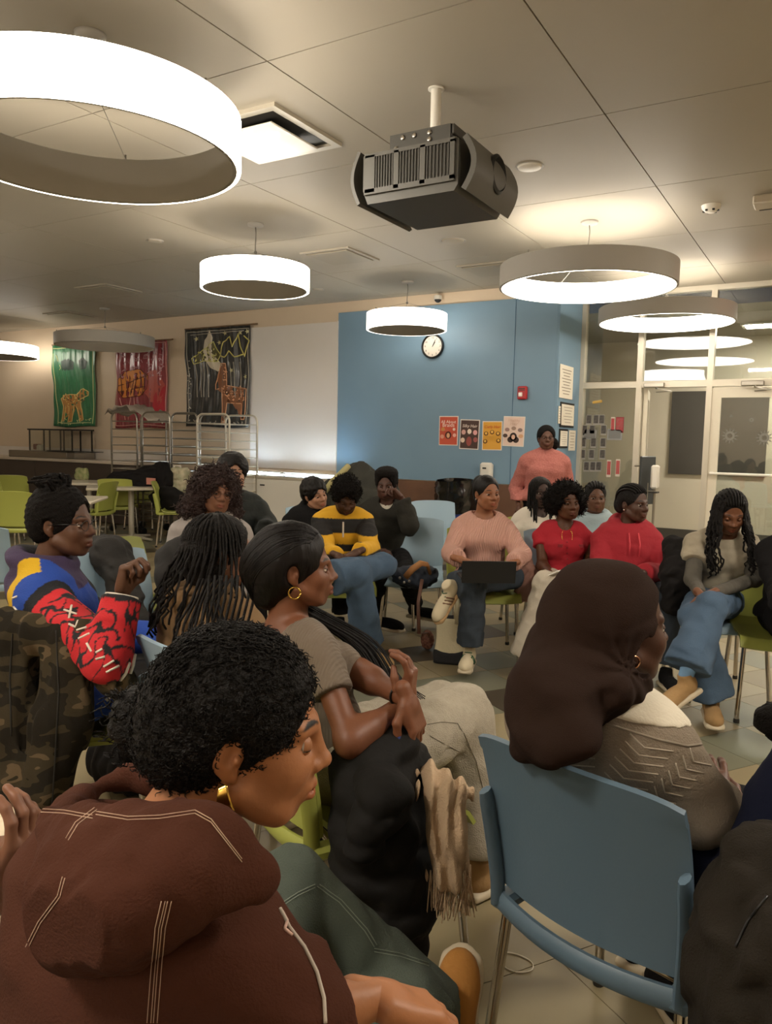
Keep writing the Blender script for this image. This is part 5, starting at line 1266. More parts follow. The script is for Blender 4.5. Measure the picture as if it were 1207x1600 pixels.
# --- dark zip jacket
p = Person('young man with flat-top hair in a dark grey jacket, chin on hand', (604, 756, 5.95), 0, ha=-8, pitch=10, lean=.06, skin='#51352a', fem=False, bw=1.12, hres=.0055)
p.arms('L', at(627, 778, 5.75), elbow=at(640, 822, 5.75)); p.arms('R', at(585, 860, 5.6), elbow=at(572, 840, 5.9))
p.leg('L', at(635, 900, 5.5), at(650, 945, 6.05)); p.leg('R', at(590, 895, 5.5), at(588, 960, 5.7))
p.skin_body(low=.6, bare=(), curls=(.6, .9), handdir={'R': R0, 'L': -R0*.6+_u0*.6}, palms={'R': -_u0, 'L': -D0*.2-R0+_u0*.5})
hairA(p, .007, HAIR_CURL, .078, .016, -.06, noise=waves(5, .03, .003), more=lambda q: q.ell(p.hp(0, -.01, .085), (.09, .1, .05), p.M, .02))
p.shirt(fab('jacket_charcoal', '#34332f'), g=.035, up=1.93, h=.011, name='jacket', sg=.028, neck=(-.03, .055, .1, .03), fold=.006, more=lambda q: q.torus(p.neck+p.up*.0, p.TM, .07, .065, .018, .015))
Q = S(); p.torso(Q, .012); Q.plane(p.tp(0, 0, .6), -p.up); Q.ell(p.neck+p.up*.02, (.065, .06, .08), p.TM, .006, 's'); part('t_shirt', Q, .01, WHT, p.root)
p.pants(BLKC, h=.013)
for sd in 'RL': add_shoe(p.root, p.legs[sd][2], -D0*.5+R0*.8, [0, 0, 1], BLKC, RUB, None, 1.1)
p.chair(M_sky, 'sky blue chair under the young man in the dark grey jacket')
# --- leaning one
p = Person('young man with tousled black hair in a black jacket leaning and looking right', (492, 771, 5.9), 20, ha=42, pitch=8, roll=14, lean=.1, skin='#a97c62', fem=False, bw=1.1, hres=.0055)
p.arms('R', p.loc(.1, .3, .64)); p.arms('L', p.loc(-.1, .3, .64)); p.sit(.12)
p.skin_body(low=.7, bare=(), hands=()); hairA(p, .007, HAIR_ST, .06, .02, -.08, noise=waves(8, .03, .005), side=.004)
p.shirt(BLKC, g=.04, up=1.95, h=.012, name='jacket', more=lambda q: hood(p, q, .03), fold=.007); p.pants(BLKC, h=.014)
for sd in 'RL': add_shoe(p.root, p.legs[sd][2], p.F, [0, 0, 1], BLKC, RUB)
# --- puffer
p = Person('young man with a black bowl haircut in a dark puffer jacket by the freezers', (364, 738, 4.95), 15, ha=22, pitch=2, lean=.0, skin='#b58a72', fem=False, bw=1.05)
p.arms('R', p.loc(.12, .3, .64)); p.arms('L', at(415, 830, 4.8), elbow=at(418, 825, 5.0)); p.sit(.12)
p.skin_body(low=.6, bare=(), hands=()); hairA(p, .006, HAIR_ST, .06, .024, -.06, noise=waves(9, .025, .003), side=.004, w_=.06)
def puff(s, sc=.075, amp=.008):
    b = waves(3, .12, .004)
    def f(P):
        t = (P@s.up.astype(f32))/sc; return amp*(.5-np.abs(np.sin(t*math.pi)))+b(P)
    return f
def puffer(s, mt, g=.04, h=.011, name='puffer_jacket', neck=(-.04, .055, .08, .03), sc=.075, amp=.009, more=None, up=1.93, hem=-.06):
    Q = S(); s.torso(Q, g); [s.sleeve(Q, sd, g*.9, up, .03) for sd in s.arm]; Q.torus(s.neck+s.up*.0, s.TM, .08, .075, .025, .02)
    if more: more(Q)
    Q.disp = puff(s, sc, amp); Q.plane(s.tp(0, 0, hem), -s.up); Q.ell(s.neck-s.up*neck[0]+s.sF*neck[3], (neck[1], neck[2], .08), s.TM, .006, 's'); return part(name, Q, h, mt, s.root)
PUF = mat('puffer_dark', '#272b2a', .6, bump=(35, .4), spec=.2); puffer(p, PUF)
Q = S(); p.torso(Q, .012); Q.plane(p.tp(0, 0, .6), -p.up); Q.torus(p.neck+p.up*.01, p.TM, .06, .058, .02, .02); Q.ell(p.neck+p.up*.03, (.05, .05, .06), p.TM, .006, 's'); part('hoodie', Q, .01, fab('mauve', '#a08a86'), p.root)
p.pants(BLKC, h=.014); p.chair(M_lime, 'lime chair under the young man in the puffer jacket')
for sd in 'RL': add_shoe(p.root, p.legs[sd][2], p.F, [0, 0, 1], BLKC, RUB)
# --- curly auburn hair
p = Person('woman with big auburn curls and glasses in a pale grey hoodie', (338, 768, 4.25), 15, ha=33, pitch=4, roll=-8, lean=.0, skin='#7a523c', nw=1.1)
p.arms('R', p.loc(.12, .28, .64)); p.arms('L', p.loc(-.12, .28, .64)); p.sit(.12)
p.skin_body(low=.7, bare=(), hands=())
hairA(p, .006, HAIR_RED, .07, .03, -.16, .014, noise=waves(4, .03, .009, n=7), w_=.064, more=lambda q: q.chain([p.hp(-.085, -.02, .0), p.hp(-.11, -.03, -.12), p.hp(-.09, -.02, -.19)], [.05, .055, .03], .03).chain([p.hp(.09, -.02, .0), p.hp(.115, -.02, -.12), p.hp(.1, -.01, -.19)], [.05, .055, .035], .03)); p.fuzz(p.ho, 1500, .03, .0028, HAIR_RED, 5, .007, 7.)
p.glasses(mat('spec_brown', '#4a3024', .3), .02); p.shirt(fab('grey_hoodie', '#a39c98'), g=.032, up=1.95, h=.011, name='hoodie', neck=(-.06, .055, .05, .02), more=lambda q: hood(p, q, .03), fold=.006)
p.pants(DENIMD, h=.014); p.chair(M_sky, 'sky blue chair under the woman with auburn curls')
for sd in 'RL': add_shoe(p.root, p.legs[sd][2], p.F, [0, 0, 1], BLKC, RUB)
# --- sliver at the right edge
p = Person('person in black at the right picture edge on a lime chair', (1262, 800, 4.1), -15, ha=-15, lean=.02, skin='#5a3a2b', fem=False, bw=1.1, hres=.006)
p.arms('R', at(1225, 945, 3.8), elbow=at(1222, 915, 4.1)); p.arms('L', p.loc(-.1, .3, .64)); p.sit(.12)
p.skin_body(low=.7, bare=()); hairA(p, .007, HAIR_M); p.shirt(BLKC, g=.035, up=1.9, h=.012, name='jacket', fold=.006); p.pants(BLKC, h=.014)
for sd in 'RL': add_shoe(p.root, p.legs[sd][2], p.F, [0, 0, 1], BLKC, RUB)
p.chair(M_lime, 'lime chair at the right edge, back showing beside the woman with curls', side=.1)
# ============================================================ people in the near half of the circle
def bvh_of(objs):
    V, F, o = [], [], 0
    for ob in objs:
        off = np.array(ob.parent.location if ob.parent else (0, 0, 0)); n = len(ob.data.vertices); c = np.empty(n*3, np.float32); ob.data.vertices.foreach_get('co', c)
        V += [tuple(q) for q in c.reshape(-1, 3)+off]; F += [[i+o for i in p_.vertices] for p_ in ob.data.polygons]; o += n
    return BVHTree.FromPolygons(V, F)
def snap(bv, pts, step=6, lift=.0012):
    """the points of a seam or printed mark laid on the surface of a garment"""
    out = []
    for a, b in zip(pts[:-1], pts[1:]):
        n = max(1, int(math.hypot(b[0]-a[0], b[1]-a[1])/step))
        for k in range(n+(b is pts[-1] or b == pts[-1])):
            x, y = a[0]+(b[0]-a[0])*k/n, a[1]+(b[1]-a[1])*k/n; d = ray(x, y)
            h_ = bv.ray_cast(Vector(CAM), Vector(d).normalized())
            if h_[0] is not None: out.append(np.array(h_[0])+np.array(h_[1])*lift*(1 if np.dot(h_[1], d) < 0 else -1))
    return out
def marks(bv, lines, r, mt, root, name, step=6, n=5, lift=.0012, jump=.05, flat=False):
    o_ = np.array(root.location)
    for l in lines:
        mb = MB(); P = snap(bv, l, step, lift); seg = []
        for q in P:
            if seg and np.linalg.norm(q-seg[-1]) > jump:
                if len(seg) > 1: obj(name, MB().tube([tuple(v-o_) for v in seg], r, n), mt, root, True)
                seg = []
            seg.append(q)
        if len(seg) > 1: mb.tube([tuple(v-o_) for v in seg], r, n)
        if mb.f: obj(name, mb, mt, root, True)
def tress(path, wd, n, r, mt, root, name='long_hair', seed=0, wav=.004, taper=.5):
    rg = random.Random(seed); mb = MB(); o_ = np.array(root.location); P0 = [np.array(q) for q in path]
    T_ = np.linspace(0, 1, 22); K = len(P0)-1
    def cr(t):
        x = t*K; i = min(int(x), K-1); u = x-i; p = [P0[max(i-1, 0)], P0[i], P0[i+1], P0[min(i+2, K)]]
        return .5*((2*p[1])+(-p[0]+p[2])*u+(2*p[0]-5*p[1]+4*p[2]-p[3])*u*u+(-p[0]+3*p[1]-3*p[2]+p[3])*u**3)
    for _ in range(n):
        a, b = rg.uniform(0, 6.28), math.sqrt(rg.uniform(0, 1)); off = np.array([math.cos(a), math.sin(a), 0])*b; dr = np.array([rg.uniform(-1, 1), rg.uniform(-1, 1), 0])*.3; e = rg.uniform(.8, 1); ph = rg.uniform(0, 6)
        Q = []
        for t in T_:
            w_ = wd[0]+(wd[1]-wd[0])*t if t > .0 else wd[0]
            Q.append(cr(t*e)+(off+dr*t)*w_+np.array([math.sin(ph+t*7), math.cos(ph+t*5), 0])*wav*t-o_)
        mb.tube([tuple(q) for q in Q], [r*(1-(1-taper)*t) for t in T_], 5)
    return obj(name, mb, mt, root, True)
# ------------------------------------------------------------ woman in the middle (grey-brown top)
p = Person('woman in profile with long straight black hair and a taupe top', (463, 884, 2.15), 128, ha=97, pitch=1, lean=-.14, skin='#70452e', hres=.0035, nw=1.1, bw=.9, side=-.1)
p2 = p
p.arms('R', at(636, 1096, 2.04), elbow=at(548, 1158, 1.92)); p.arms('L', at(636, 1092, 1.98), elbow=at(560, 1052, 2.15))
knee = at(722, 1118, 2.5)
p.leg('R', knee, at(752, 1352, 2.45)); p.leg('L', at(690, 1110, 2.75), at(700, 1300, 2.8))
p.skin_body(low=.45, curls=(.62, .5), handdir={'R': _u0+R0*.12, 'L': -_u0*.9+R0*.35-D0*.1}, palms={'R': -R0+D0*.3, 'L': -R0*.6-_u0*.3+D0*.4})
def hairMid(q):
    q.ell(p.hp(0, -.055, .0), (.085, .085, .1), p.M, .03).chain([p.hp(0, -.085, -.01), p.hp(0, -.075, -.075)], [.07, .05], .03)
Q = S(); p.cap(Q, .012); hairMid(Q); Q.disp = waves(6, .05, .0015); p.face_cut(Q, .078, .066); Q.plane(p.hp(0, 0, -.105), p.M@np.array([0, .5, -1])); part('hair', Q, .004, HAIR_ST, p.root)
tress([p.hp(-.03, -.05, -.08), p.hp(-.05, .02, -.13), at(560, 1000, 2.22), at(600, 1060, 2.15), at(640, 1095, 2.1)], (.04, .045), 90, .0028, HAIR_ST, p.root, 'long_hair', 3)
# strands laid over the crown
def lay(bv, c, P, off=.0008):
    out = []
    for q in P:
        q = np.array(q); d = unit(q-c); h_ = bv.ray_cast(Vector(c+d*.4), Vector(-d), .4)
        out.append(np.array(h_[0])+d*off if h_[0] is not None else q)
    return out
bv = bvh_of([o for o in bpy.data.objects if o.parent == p.root and o.name.startswith('hair')])
mb = MB(); o_ = np.array(p.root.location); rg = random.Random(4); hc_ = p.hp(0, -.02, .0)
for i in range(230):
    u = rg.uniform(-1, 1); P = []; w0 = rg.uniform(-.006, .006)
    for q in np.linspace(rg.uniform(0, .12), rg.uniform(.75, 1.05), 12):
        a = math.pi*(.24+q*.86); x = u*.078*math.sin(min(math.pi*.98, math.pi*(.25+.7*q)))**.4+w0*q; zc = math.sqrt(max(0, 1-(x/.092)**2))
        dn = -.09*q*abs(u)
        P.append(p.hp(x, -.016+(.1065+.02*max(0, -math.cos(a)))*math.cos(a)*zc, .03+.097*math.sin(a)*zc+dn))
    mb.tube([tuple(v-o_) for v in lay(bv, hc_, P)], .0017, 4)
obj('hair_strand', mb, HAIR_ST, p.root, True)
TOPM = mat('top_taupe', '#6a5d4f', .85, bump=(45, .35), wave=(40, .25, 'X', 1.), sheen=.1)
p.shirt(TOPM, g=.008, up=.5, h=.006, name='t_shirt', neck=(.0, .105, .085, -.005), hem=.02, sg=.01, fold=.0035)
p.hoop('R', .016, GOLD, .0022)
mb = MB().tube([tuple(p.neck+p.sR*(.068*math.cos(a))+p.sF*(.062*math.sin(a)-.0+.012)+p.up*(-.012-.03*math.sin(a))-o_) for a in np.linspace(0, 6.2832, 40)], .0017, 6); obj('necklace', mb, GOLD, p.root, True)
obj('hair_tie_bracelet', MB().lathe([(.027, -.004), (.031, 0), (.027, .004), (.025, 0)], 24, Matrix([list(np.stack([unit(np.cross(p.arm['L'][2]-p.arm['L'][1], _u0)), unit(np.cross(p.arm['L'][2]-p.arm['L'][1], np.cross(p.arm['L'][2]-p.arm['L'][1], _u0))), unit(p.arm['L'][2]-p.arm['L'][1])], 1)[i])+[(p.arm['L'][2]-.035*unit(p.arm['L'][2]-p.arm['L'][1])-o_)[i]] for i in range(3)]+[[0, 0, 0, 1]]), closed=True), SPEC, p.root, True)
SWEAT = mat('sweatpants', '#a69d8c', .95, bump=(26, .5), fine=(260, .5), noise=(60, .3, '#8f8778'))
p.pants(SWEAT, g=.03, flare=.03, h=.008, thigh=.09, kn=.07, fold=.006, seed=12)
bv = bvh_of([o for o in bpy.data.objects if o.parent == p.root and o.name.startswith('trousers')])
marks(bv, [[(668, 1132), (690, 1128), (715, 1130), (722, 1142)], [(725, 1145), (745, 1190), (762, 1260), (768, 1330)], [(672, 1150), (700, 1165), (730, 1180)]], .0012, mat('pants_seam', '#8b8374', .9), p.root, 'pocket_seam')
for sd in 'RL': add_shoe(p.root, p.legs[sd][2], p.F, [0, 0, 1], TAN, RUB)
chair(R0*-.05+D0*2.1, 120, M_lime, 'lime chair under the woman in the taupe top')
# black coat on her lap
t = thing('puffer_coat', 'black puffer coat hanging from the lap of the woman in the taupe top', 'coat', tuple(at(620, 1300, 1.95)*[1, 1, 0]))
Q = S().chain([at(560, 1185, 1.98), at(610, 1180, 2.0), at(640, 1190, 2.05)], [.07, .075, .05], .04).chain([at(580, 1230, 1.93), at(585, 1330, 1.88), at(620, 1420, 1.86)], [.1, .1, .075], .04).chain([at(635, 1180, 2.05), at(645, 1300, 1.98), at(640, 1420, 1.9), at(650, 1490, 1.9)], [.05, .06, .06, .03], .03)
w1 = waves(5, .1, .006); Q.disp = lambda P: .012*(.5-np.abs(np.sin(P[:, 2]*math.pi/.1+1.5*P[:, 0])))+w1(P)
part('coat_body', Q, .007, mat('coat_black', '#1b1a19', .8, bump=(22, .5), spec=.15), t)
Q = S().chain([at(585, 1215, 1.9), at(600, 1250, 1.8), at(570, 1310, 1.78)], [.055, .06, .05], .03); Q.disp = Q.disp = lambda P: .01*(.5-np.abs(np.sin(P[:, 2]*math.pi/.07+2*P[:, 0])))+w1(P)
part('sleeve', Q, .006, mat('coat_black', '#1b1a19'), t)
lc = at(612, 1152, 1.97); t = thing('phone', 'blue cased phone in the lap of the woman in the taupe top', 'phone', tuple(lc), facing(120)); obj('phone_case', MB().box((0, 0, 0), (.07, .13, .011), rotM('X', 1.1) @ rotM('Z', .5), bev=.004), mat('case_blue', '#23306e', .35), t, 'auto'); obj('camera_bump', MB().ball((-.01, .04, .03), .006, 8), M_steel, t, True)
# scarf
t = thing('scarf', 'beige fringed scarf hanging beside the black coat', 'scarf', tuple(at(700, 1330, 1.9)*[1, 1, 0]))
SC = mat('scarf_beige', '#b39a7d', .95, bump=(50, .4), fine=(250, .5))
Q = S().chain([at(672, 1210, 1.95), at(692, 1245, 1.88), at(700, 1300, 1.85), at(702, 1362, 1.85)], [.03, .048, .05, .045], .02).chain([at(690, 1222, 1.93), at(718, 1240, 1.9), at(722, 1285, 1.88)], [.03, .028, .012], .015)
w2 = waves(15, .045, .009, dirs=(1, 1, .15), n=5); Q.disp = lambda P: w2(P)+.007*np.sin((P@R0.astype(f32))*170+3*np.sin(P[:, 2]*14))
part('scarf_cloth', Q, .005, SC, t)
mb = MB(); rg = random.Random(2); o_ = np.array(t.location)
for i in range(70):
    x = rg.uniform(672, 738); a = at(x, rg.uniform(1350, 1372), 1.85+rg.uniform(-.03, .03)); b = a+np.array([rg.uniform(-.01, .01), rg.uniform(-.01, .01), -.055]); c = b+np.array([rg.uniform(-.015, .015), rg.uniform(-.015, .015), -.05]); mb.tube([tuple(a-o_), tuple(b-o_), tuple(c-o_)], .0016, 4)
q = obj('fringe', mb, SC, t); q['kind'] = 'stuff'
# ------------------------------------------------------------ woman with braids in a tan jacket
p = Person('woman with long thin black braids seen from behind in a tan puffer jacket', (347, 862, 2.45), 135, ha=112, pitch=0, lean=.02, skin='#7d523a', hres=.0045, nw=1.1, bw=.95)
p.arms('R', p.loc(.12, .3, .66)); p.arms('L', p.loc(-.12, .3, .66)); p.sit(.1)
p.skin_body(low=.7, bare=(), hands=())
hairA(p, .0045, HAIR_M, .07, .012, -.09, w_=.066, more=lambda q: q.ell(p.hp(0, -.06, -.02), (.085, .07, .1), p.M, .03), noise=waves(4, .02, .002))
p.strands('braid', 46, .27, .0045, HAIR_M, (-2.2, 2.2), seed=21, sway=.03, out=.014, taper=.8, seg=14, spread=.045, fall=-p.F*.06)
mb = MB(); o_ = np.array(p.root.location); rg = random.Random(5)
for i in range(9):   # looping long braids over the back
    x0 = 275+i*9; P = [at(312+i*6, 905, 2.3), at(300+i*5, 940, 2.22), at(x0+4, 975, 2.16), at(x0, 1000+rg.uniform(-15, 5), 2.13), at(x0+22, 1008-rg.uniform(0, 25), 2.13), at(x0+40, 975, 2.15), at(x0+50, 935, 2.2), at(x0+52, 900, 2.28)]
    mb.tube([tuple(q-o_) for q in P], .0042, 6)
obj('braid', mb, HAIR_M, p.root, True)
PT = mat('puffer_tan', '#84694a', .8, spec=.2, bump=(25, .5), noise=(3, .2, '#7f6543')); puffer(p, PT, g=.045, h=.008, sc=.11, amp=.012, more=lambda q: q.torus(p.neck-p.sF*.03-p.up*.0, np.stack([p.sR, unit(p.sF-p.up*.2), unit(p.up+p.sF*.2)], 1), .1, .085, .038, .02))
p.pants(BLKC, h=.012); p.stud('R', .004); p.chair(M_sky, 'sky blue chair under the woman in the tan jacket', .13, 0, .12)
for sd in 'RL': add_shoe(p.root, p.legs[sd][2], p.F, [0, 0, 1], BLKC, RUB)
# ------------------------------------------------------------ man in the colourful jacket
p = Person('man with short upright locs and glasses in a red, blue and yellow varsity jacket', (98, 815, 2.6), 108, ha=83, pitch=2, lean=-.10, skin='#5a3c2b', fem=False, hres=.004, nw=1.15, tw=0, neckf=.03)
p4 = p
p.arms('R', at(192, 925, 2.35), elbow=at(168, 1030, 2.3)); p.arms('L', p.loc(-.1, .35, .7)); p.leg('R', at(300, 1045, 2.95), at(300, 1190, 2.95)); p.leg('L', at(310, 1035, 3.15), at(320, 1180, 3.2))
p.skin_body(low=.7, bare=(), hands=('R',), curls=(1.1, .4), handdir={'R': _u0+R0*.2}, palms={'R': R0-D0*.2})
hairA(p, .005, HAIR_CURL, .075, .014, -.07, noise=waves(4, .02, .003), more=lambda q: q.ell(p.hp(0, -.02, .085), (.06, .07, .045), p.M, .02))
mb = MB(); rg = random.Random(7); o_ = np.array(p.root.location)
for i in range(34):
    a = rg.uniform(0, 6.28); r_ = rg.uniform(0, .055); b0 = p.hp(r_*math.cos(a), -.02+r_*1.2*math.sin(a), .112-.3*r_*r_/.06); d_ = unit(p.hU+.9*(p.M@np.array([math.cos(a)*r_/.05, math.sin(a)*r_/.05-.6, 0])))
    b1 = b0+d_*rg.uniform(.035, .055); b2 = b1+(d_*.5-_u0*.5+p.M@np.array([rg.uniform(-.6, .6), -.5, 0]))*rg.uniform(.02, .045)
    mb.tube([tuple(b0-o_), tuple(b1-o_), tuple(b2-o_)], [.0065, .006, .0035], 6)
obj('locs', mb, HAIR_CURL, p.root, True); p.glasses(SPEC, .021, True)
c_pu, c_bk, c_ye, c_bl, c_re, c_wh, c_dr = [np.array(lin(c)) for c in ('#3b2d4c', '#17171c', '#d2a818', '#20459c', '#c5242c', '#ded6ca', '#7c1f2a')]
def jac(V):
    c = np.tile(c_bl, (len(V), 1)); q = (V-p.hip)@p.TM; tt = ((V-p.hip)@p.up)/p.tl
    z = (V-CAM)@FW; px = 603.5+FPX*((V-CAM)@RT)/z; py = 800-FPX*((V-CAM)@UP)/z
    back = q[:, 1] < .03
    c[(tt > .55) & (q[:, 0] < .16)] = c_ye; c[(tt > .45) & (q[:, 1] > .01)] = c_bl; c[(tt < .45)] = c_bl
    c[(tt > .84) & (q[:, 0] < .115)] = c_pu; c[(q[:, 0] < -.02) & (tt > .5)] = c_bk; c[(tt < .56) & (tt > .32) & (q[:, 1] < 0)] = c_bk
    a, e, w_ = p.arm['R']
    def near(a, b, r):
        d = b-a; t = np.clip((V-a)@d/(d@d), -.3, 1.05); return np.linalg.norm(V-a-t[:, None]*d, axis=1) < r, t
    m1, t1 = near(a, e, .085); m2, t2 = near(e, w_, .08)
    w = waves(33, .09, 1., n=4)(V.astype(np.float32))
    red = (m1 & (t1 > .05)) | m2
    c[red] = c_re; c[red & (np.abs(w) < .22)] = c_bk; c[m1 & (t1 > .05) & (t1 < .16)] = c_bk
    c[m1 & (t1 > .16) & (t1 < .24)] = c_re
    c[m2 & (t2 > .86)] = c_bk
    return c
JM = mat('jacket_varsity', '#c5242c', .85, attr='Col', bump=(30, .35), fine=(200, .3))
p.shirt(JM, g=.04, up=1.92, h=.0055, name='varsity_jacket', col=jac, sg=.026, hem=-.08, fold=.006, neck=(-.05, .06, .055, .01), more=lambda q: hood(p, q, .034, .07))
bv = bvh_of([o for o in bpy.data.objects if o.parent == p.root and o.name.startswith('varsity')])
marks(bv, [[(100, 953), (120, 960)], [(112, 946), (108, 966)], [(108, 975), (118, 980), (122, 970)], [(120, 985), (136, 980)], [(123, 998), (140, 990)], [(136, 1005), (143, 1018)], [(150, 1020), (160, 1014)], [(150, 1030), (164, 1026)], [(162, 1042), (178, 1032)], [(166, 1050), (186, 1040)], [(20, 935), (27, 932)], [(22, 948), (28, 955)]], .0035, mat('letter_white', '#d8cfc0', .8), p.root, 'sleeve_lettering', 3)
# ribbed cuff and hem stripes
def band(a, d, r0, r1, n, mt, nm, w_=.009, gap=.008, flat=None):
    for k in range(n):
        c_ = np.array(a)+unit(d)*(k*(w_+gap)); z = unit(d); x = unit(np.cross(z, [.3, .5, .8])) if flat is None else unit(np.array(flat)-z*np.dot(flat, z)); y = np.cross(z, x)
        mb = MB().tube([tuple(c_+x*r0*math.cos(t_)+y*r1*math.sin(t_)-np.array(p.root.location)) for t_ in np.linspace(0, 6.2832, 33)], w_/2, 6); obj(nm, mb, mt, p.root, True)
a, e, w_ = p.arm['R']; d_ = unit(w_-e); band(w_-d_*.028, d_, .047, .047, 2, WHT, 'cuff_stripe', .007, .008)
p.pants(mat('pants_black', '#1d1b1b', .6, bump=(30, .4)), h=.009, g=.018, kn=.07)
marks(bv, [[(166, 1095), (185, 1078), (200, 1060), (207, 1040), (210, 1022)], [(166, 1088), (182, 1070), (196, 1052), (202, 1036)]], .006, WHT, p.root, 'hem_stripe', 4)
for sd in 'RL': add_shoe(p.root, p.legs[sd][2], p.F, [0, 0, 1], BLKC, RUB)
c4 = p.chair(M_lime, 'lime chair under the man in the varsity jacket', .02, 0, -.02)
# camouflage jacket on his chair back
CAMO = mat('camo', '#3a342a', .95, spec=.12, bump=(35, .4)); Nn, Ll = CAMO.node_tree.nodes, CAMO.node_tree.links
tc_ = Nn.new('ShaderNodeTexCoord'); mp_ = Nn.new('ShaderNodeMapping'); mp_.inputs['Scale'].default_value = (1, 1, 2.2); nz_ = Nn.new('ShaderNodeTexNoise'); nz_.inputs['Scale'].default_value = 7; nz_.inputs['Detail'].default_value = 2; cr_ = Nn.new('ShaderNodeValToRGB'); cr_.color_ramp.interpolation = 'CONSTANT'
for i_, (po, co) in enumerate(((0, '#25211b'), (.44, '#3b3427'), (.55, '#5b4d3a'), (.62, '#2f2b20'))):
    e_ = cr_.color_ramp.elements[i_] if i_ < 2 else cr_.color_ramp.elements.new(po); e_.position = po; e_.color = (*lin(co), 1)
Ll.new(tc_.outputs['Object'], mp_.inputs[0]); Ll.new(mp_.outputs[0], nz_.inputs[0]); Ll.new(nz_.outputs[0], cr_.inputs[0]); Ll.new(cr_.outputs[0], Nn['Principled BSDF'].inputs['Base Color'])
t = thing('camouflage_jacket', 'brown camouflage jacket draped over the chair back of the man in the varsity jacket', 'jacket', tuple(at(70, 1150, 2.4)*[1, 1, 0]))
Q = S().chain([at(-30, 985, 2.5), at(60, 985, 2.4), at(130, 990, 2.38)], [.05, .055, .05], .04).chain([at(20, 1000, 2.45), at(15, 1130, 2.4), at(30, 1230, 2.35), at(75, 1290, 2.3)], [.09, .1, .085, .04], .05).chain([at(110, 1000, 2.38), at(100, 1120, 2.33), at(75, 1230, 2.3)], [.075, .08, .07], .05)
w3 = waves(17, .1, .012, dirs=(1, 1, .3), n=6); Q.disp = w3; part('jacket_body', Q, .007, CAMO, t)
Q = S().chain([at(128, 985, 2.35), at(158, 1020, 2.3), at(182, 1062, 2.32), at(200, 1100, 2.35)], [.05, .05, .045, .038], .03); Q.disp = w3; part('sleeve', Q, .007, CAMO, t)
bv = bvh_of([o for o in bpy.data.objects if o.parent == t]); marks(bv, [[(88, 985), (92, 1080), (85, 1200), (80, 1270)], [(20, 990), (15, 1060), (18, 1150)]], .0025, mat('camo_seam', '#1b1812', .8), t, 'zip_seam')
# ------------------------------------------------------------ woman in the hijab
p = Person('woman in a dark brown hijab, cream and taupe knit sweater on the near blue chair', (964, 973, 1.6), 136, ha=104, pitch=3, lean=-.09, hs=1.04, skin='#4a2f22', hres=.003, nw=1.1, bw=.95, sh=.15)
p17 = p
p.arms('R', at(1122, 1262, 1.66), elbow=at(1088, 1262, 1.54)); p.arms('L', p.loc(-.1, .3, .66)); p.sit(.12)
p.skin_body(low=.6, bare=(), hands=('R',))
HJ = mat('hijab_brown', '#2b1f1a', .95, bump=(20, .15), fine=(400, .25), spec=.08)
Q = S(); Q.ell(p.hp(0, -.02, .025), (.090, .114, .104), p.M, .02)
Q.chain([p.hp(0, -.055, .0), p.hp(.0, -.07, -.09), at(868, 1095, 1.50), at(858, 1150, 1.45)], [.11, .108, .088, .06], .05)
Q.chain([p.hp(.03, -.02, -.04), p.hp(.04, -.0, -.11), at(965, 1080, 1.45)], [.06, .05, .03], .03)
Q.chain([p.hp(-.05, -.0, -.06), p.hp(-.06, .02, -.15)], [.06, .07], .03)
Q.chain([at(880, 1115, 1.44), at(895, 1150, 1.40), at(865, 1180, 1.39)], [.055, .04, .025], .03)
Q.chain([at(845, 1100, 1.5), at(818, 1170, 1.5)], [.05, .03], .03)
ax = unit(at(1000, 1090, 1.35)-at(840, 930, 1.5)); o1 = at(1010, 1075, 1.36).astype(np.float32)
wv = waves(21, .12, .004)
def folds(P):   # fabric pulled in arcs towards the throat
    d = P-o1; r = np.sqrt((d**2).sum(1)); up_ = (d@np.array(_u0, np.float32)); sd_ = (d@np.array(R0, np.float32)); an = np.arctan2(up_, -sd_)
    return .007*np.sin(an*10+2*np.sin(r*18))*np.clip((r-.05)/.12, 0, 1)*np.clip(1.35-r/.2, 0, 1)+wv(P)
Q.disp = folds
Q2 = S(); Q2.sub(Q, 0); Q2.ell(p.hp(.02, .115, -.035), (.115, .122, .118), p.M, .006, 's'); Q2.ell(p.hp(.085, .005, -.045), (.035, .03, .045), p.M, .006, 's')
part('hijab', Q2, .0045, HJ, p.root)
KN = mat('knit_taupe', '#8d8172', .9, bump=(120, .35), fine=(300, .5)); CRM = mat('knit_cream', '#cfc6b2', .85, bump=(150, .2))
c1_, c2_ = np.array(lin('#897d6e')), np.array(lin('#cfc6b4'))
yo = at(1000, 1160, 1.3); yn = unit(np.cross(at(1100, 1150, 1.3)-at(930, 1135, 1.4), FW)); yn = yn if yn[2] > 0 else -yn
SWM = mat('sweater_hijab', '#85796a', .95, bump=(120, .3), fine=(300, .4), spec=.1)
p.shirt(SWM, g=.035, up=1.9, h=.0045, name='sweater', sg=.03, fold=.003, hem=-.05)
yn = unit(np.cross(at(1115, 1166, 1.42)-at(945, 1128, 1.5), FW+.15*R0)); yn = yn if yn[2] > 0 else -yn
YS = S(); YS.ops = [('u', lambda P, q=p.sS: q(P)-.003, 0)]; YS.lo, YS.hi = at(940, 1180, 1.7)-.25, at(1100, 1040, 1.3)+.25; YS.plane(at(1030, 1150, 1.4), -yn); YS.lo = np.minimum(p.neck, p.sh['R'])-.16; YS.hi = np.maximum(p.neck, p.sh['R'])+.16; YS.plane(p.neck-p.sR*.02, -p.sR); part('yoke', YS, .0045, CRM, p.root)
bv = bvh_of([o for o in bpy.data.objects if o.parent == p.root and o.name.startswith('sweater')])
L_ = []
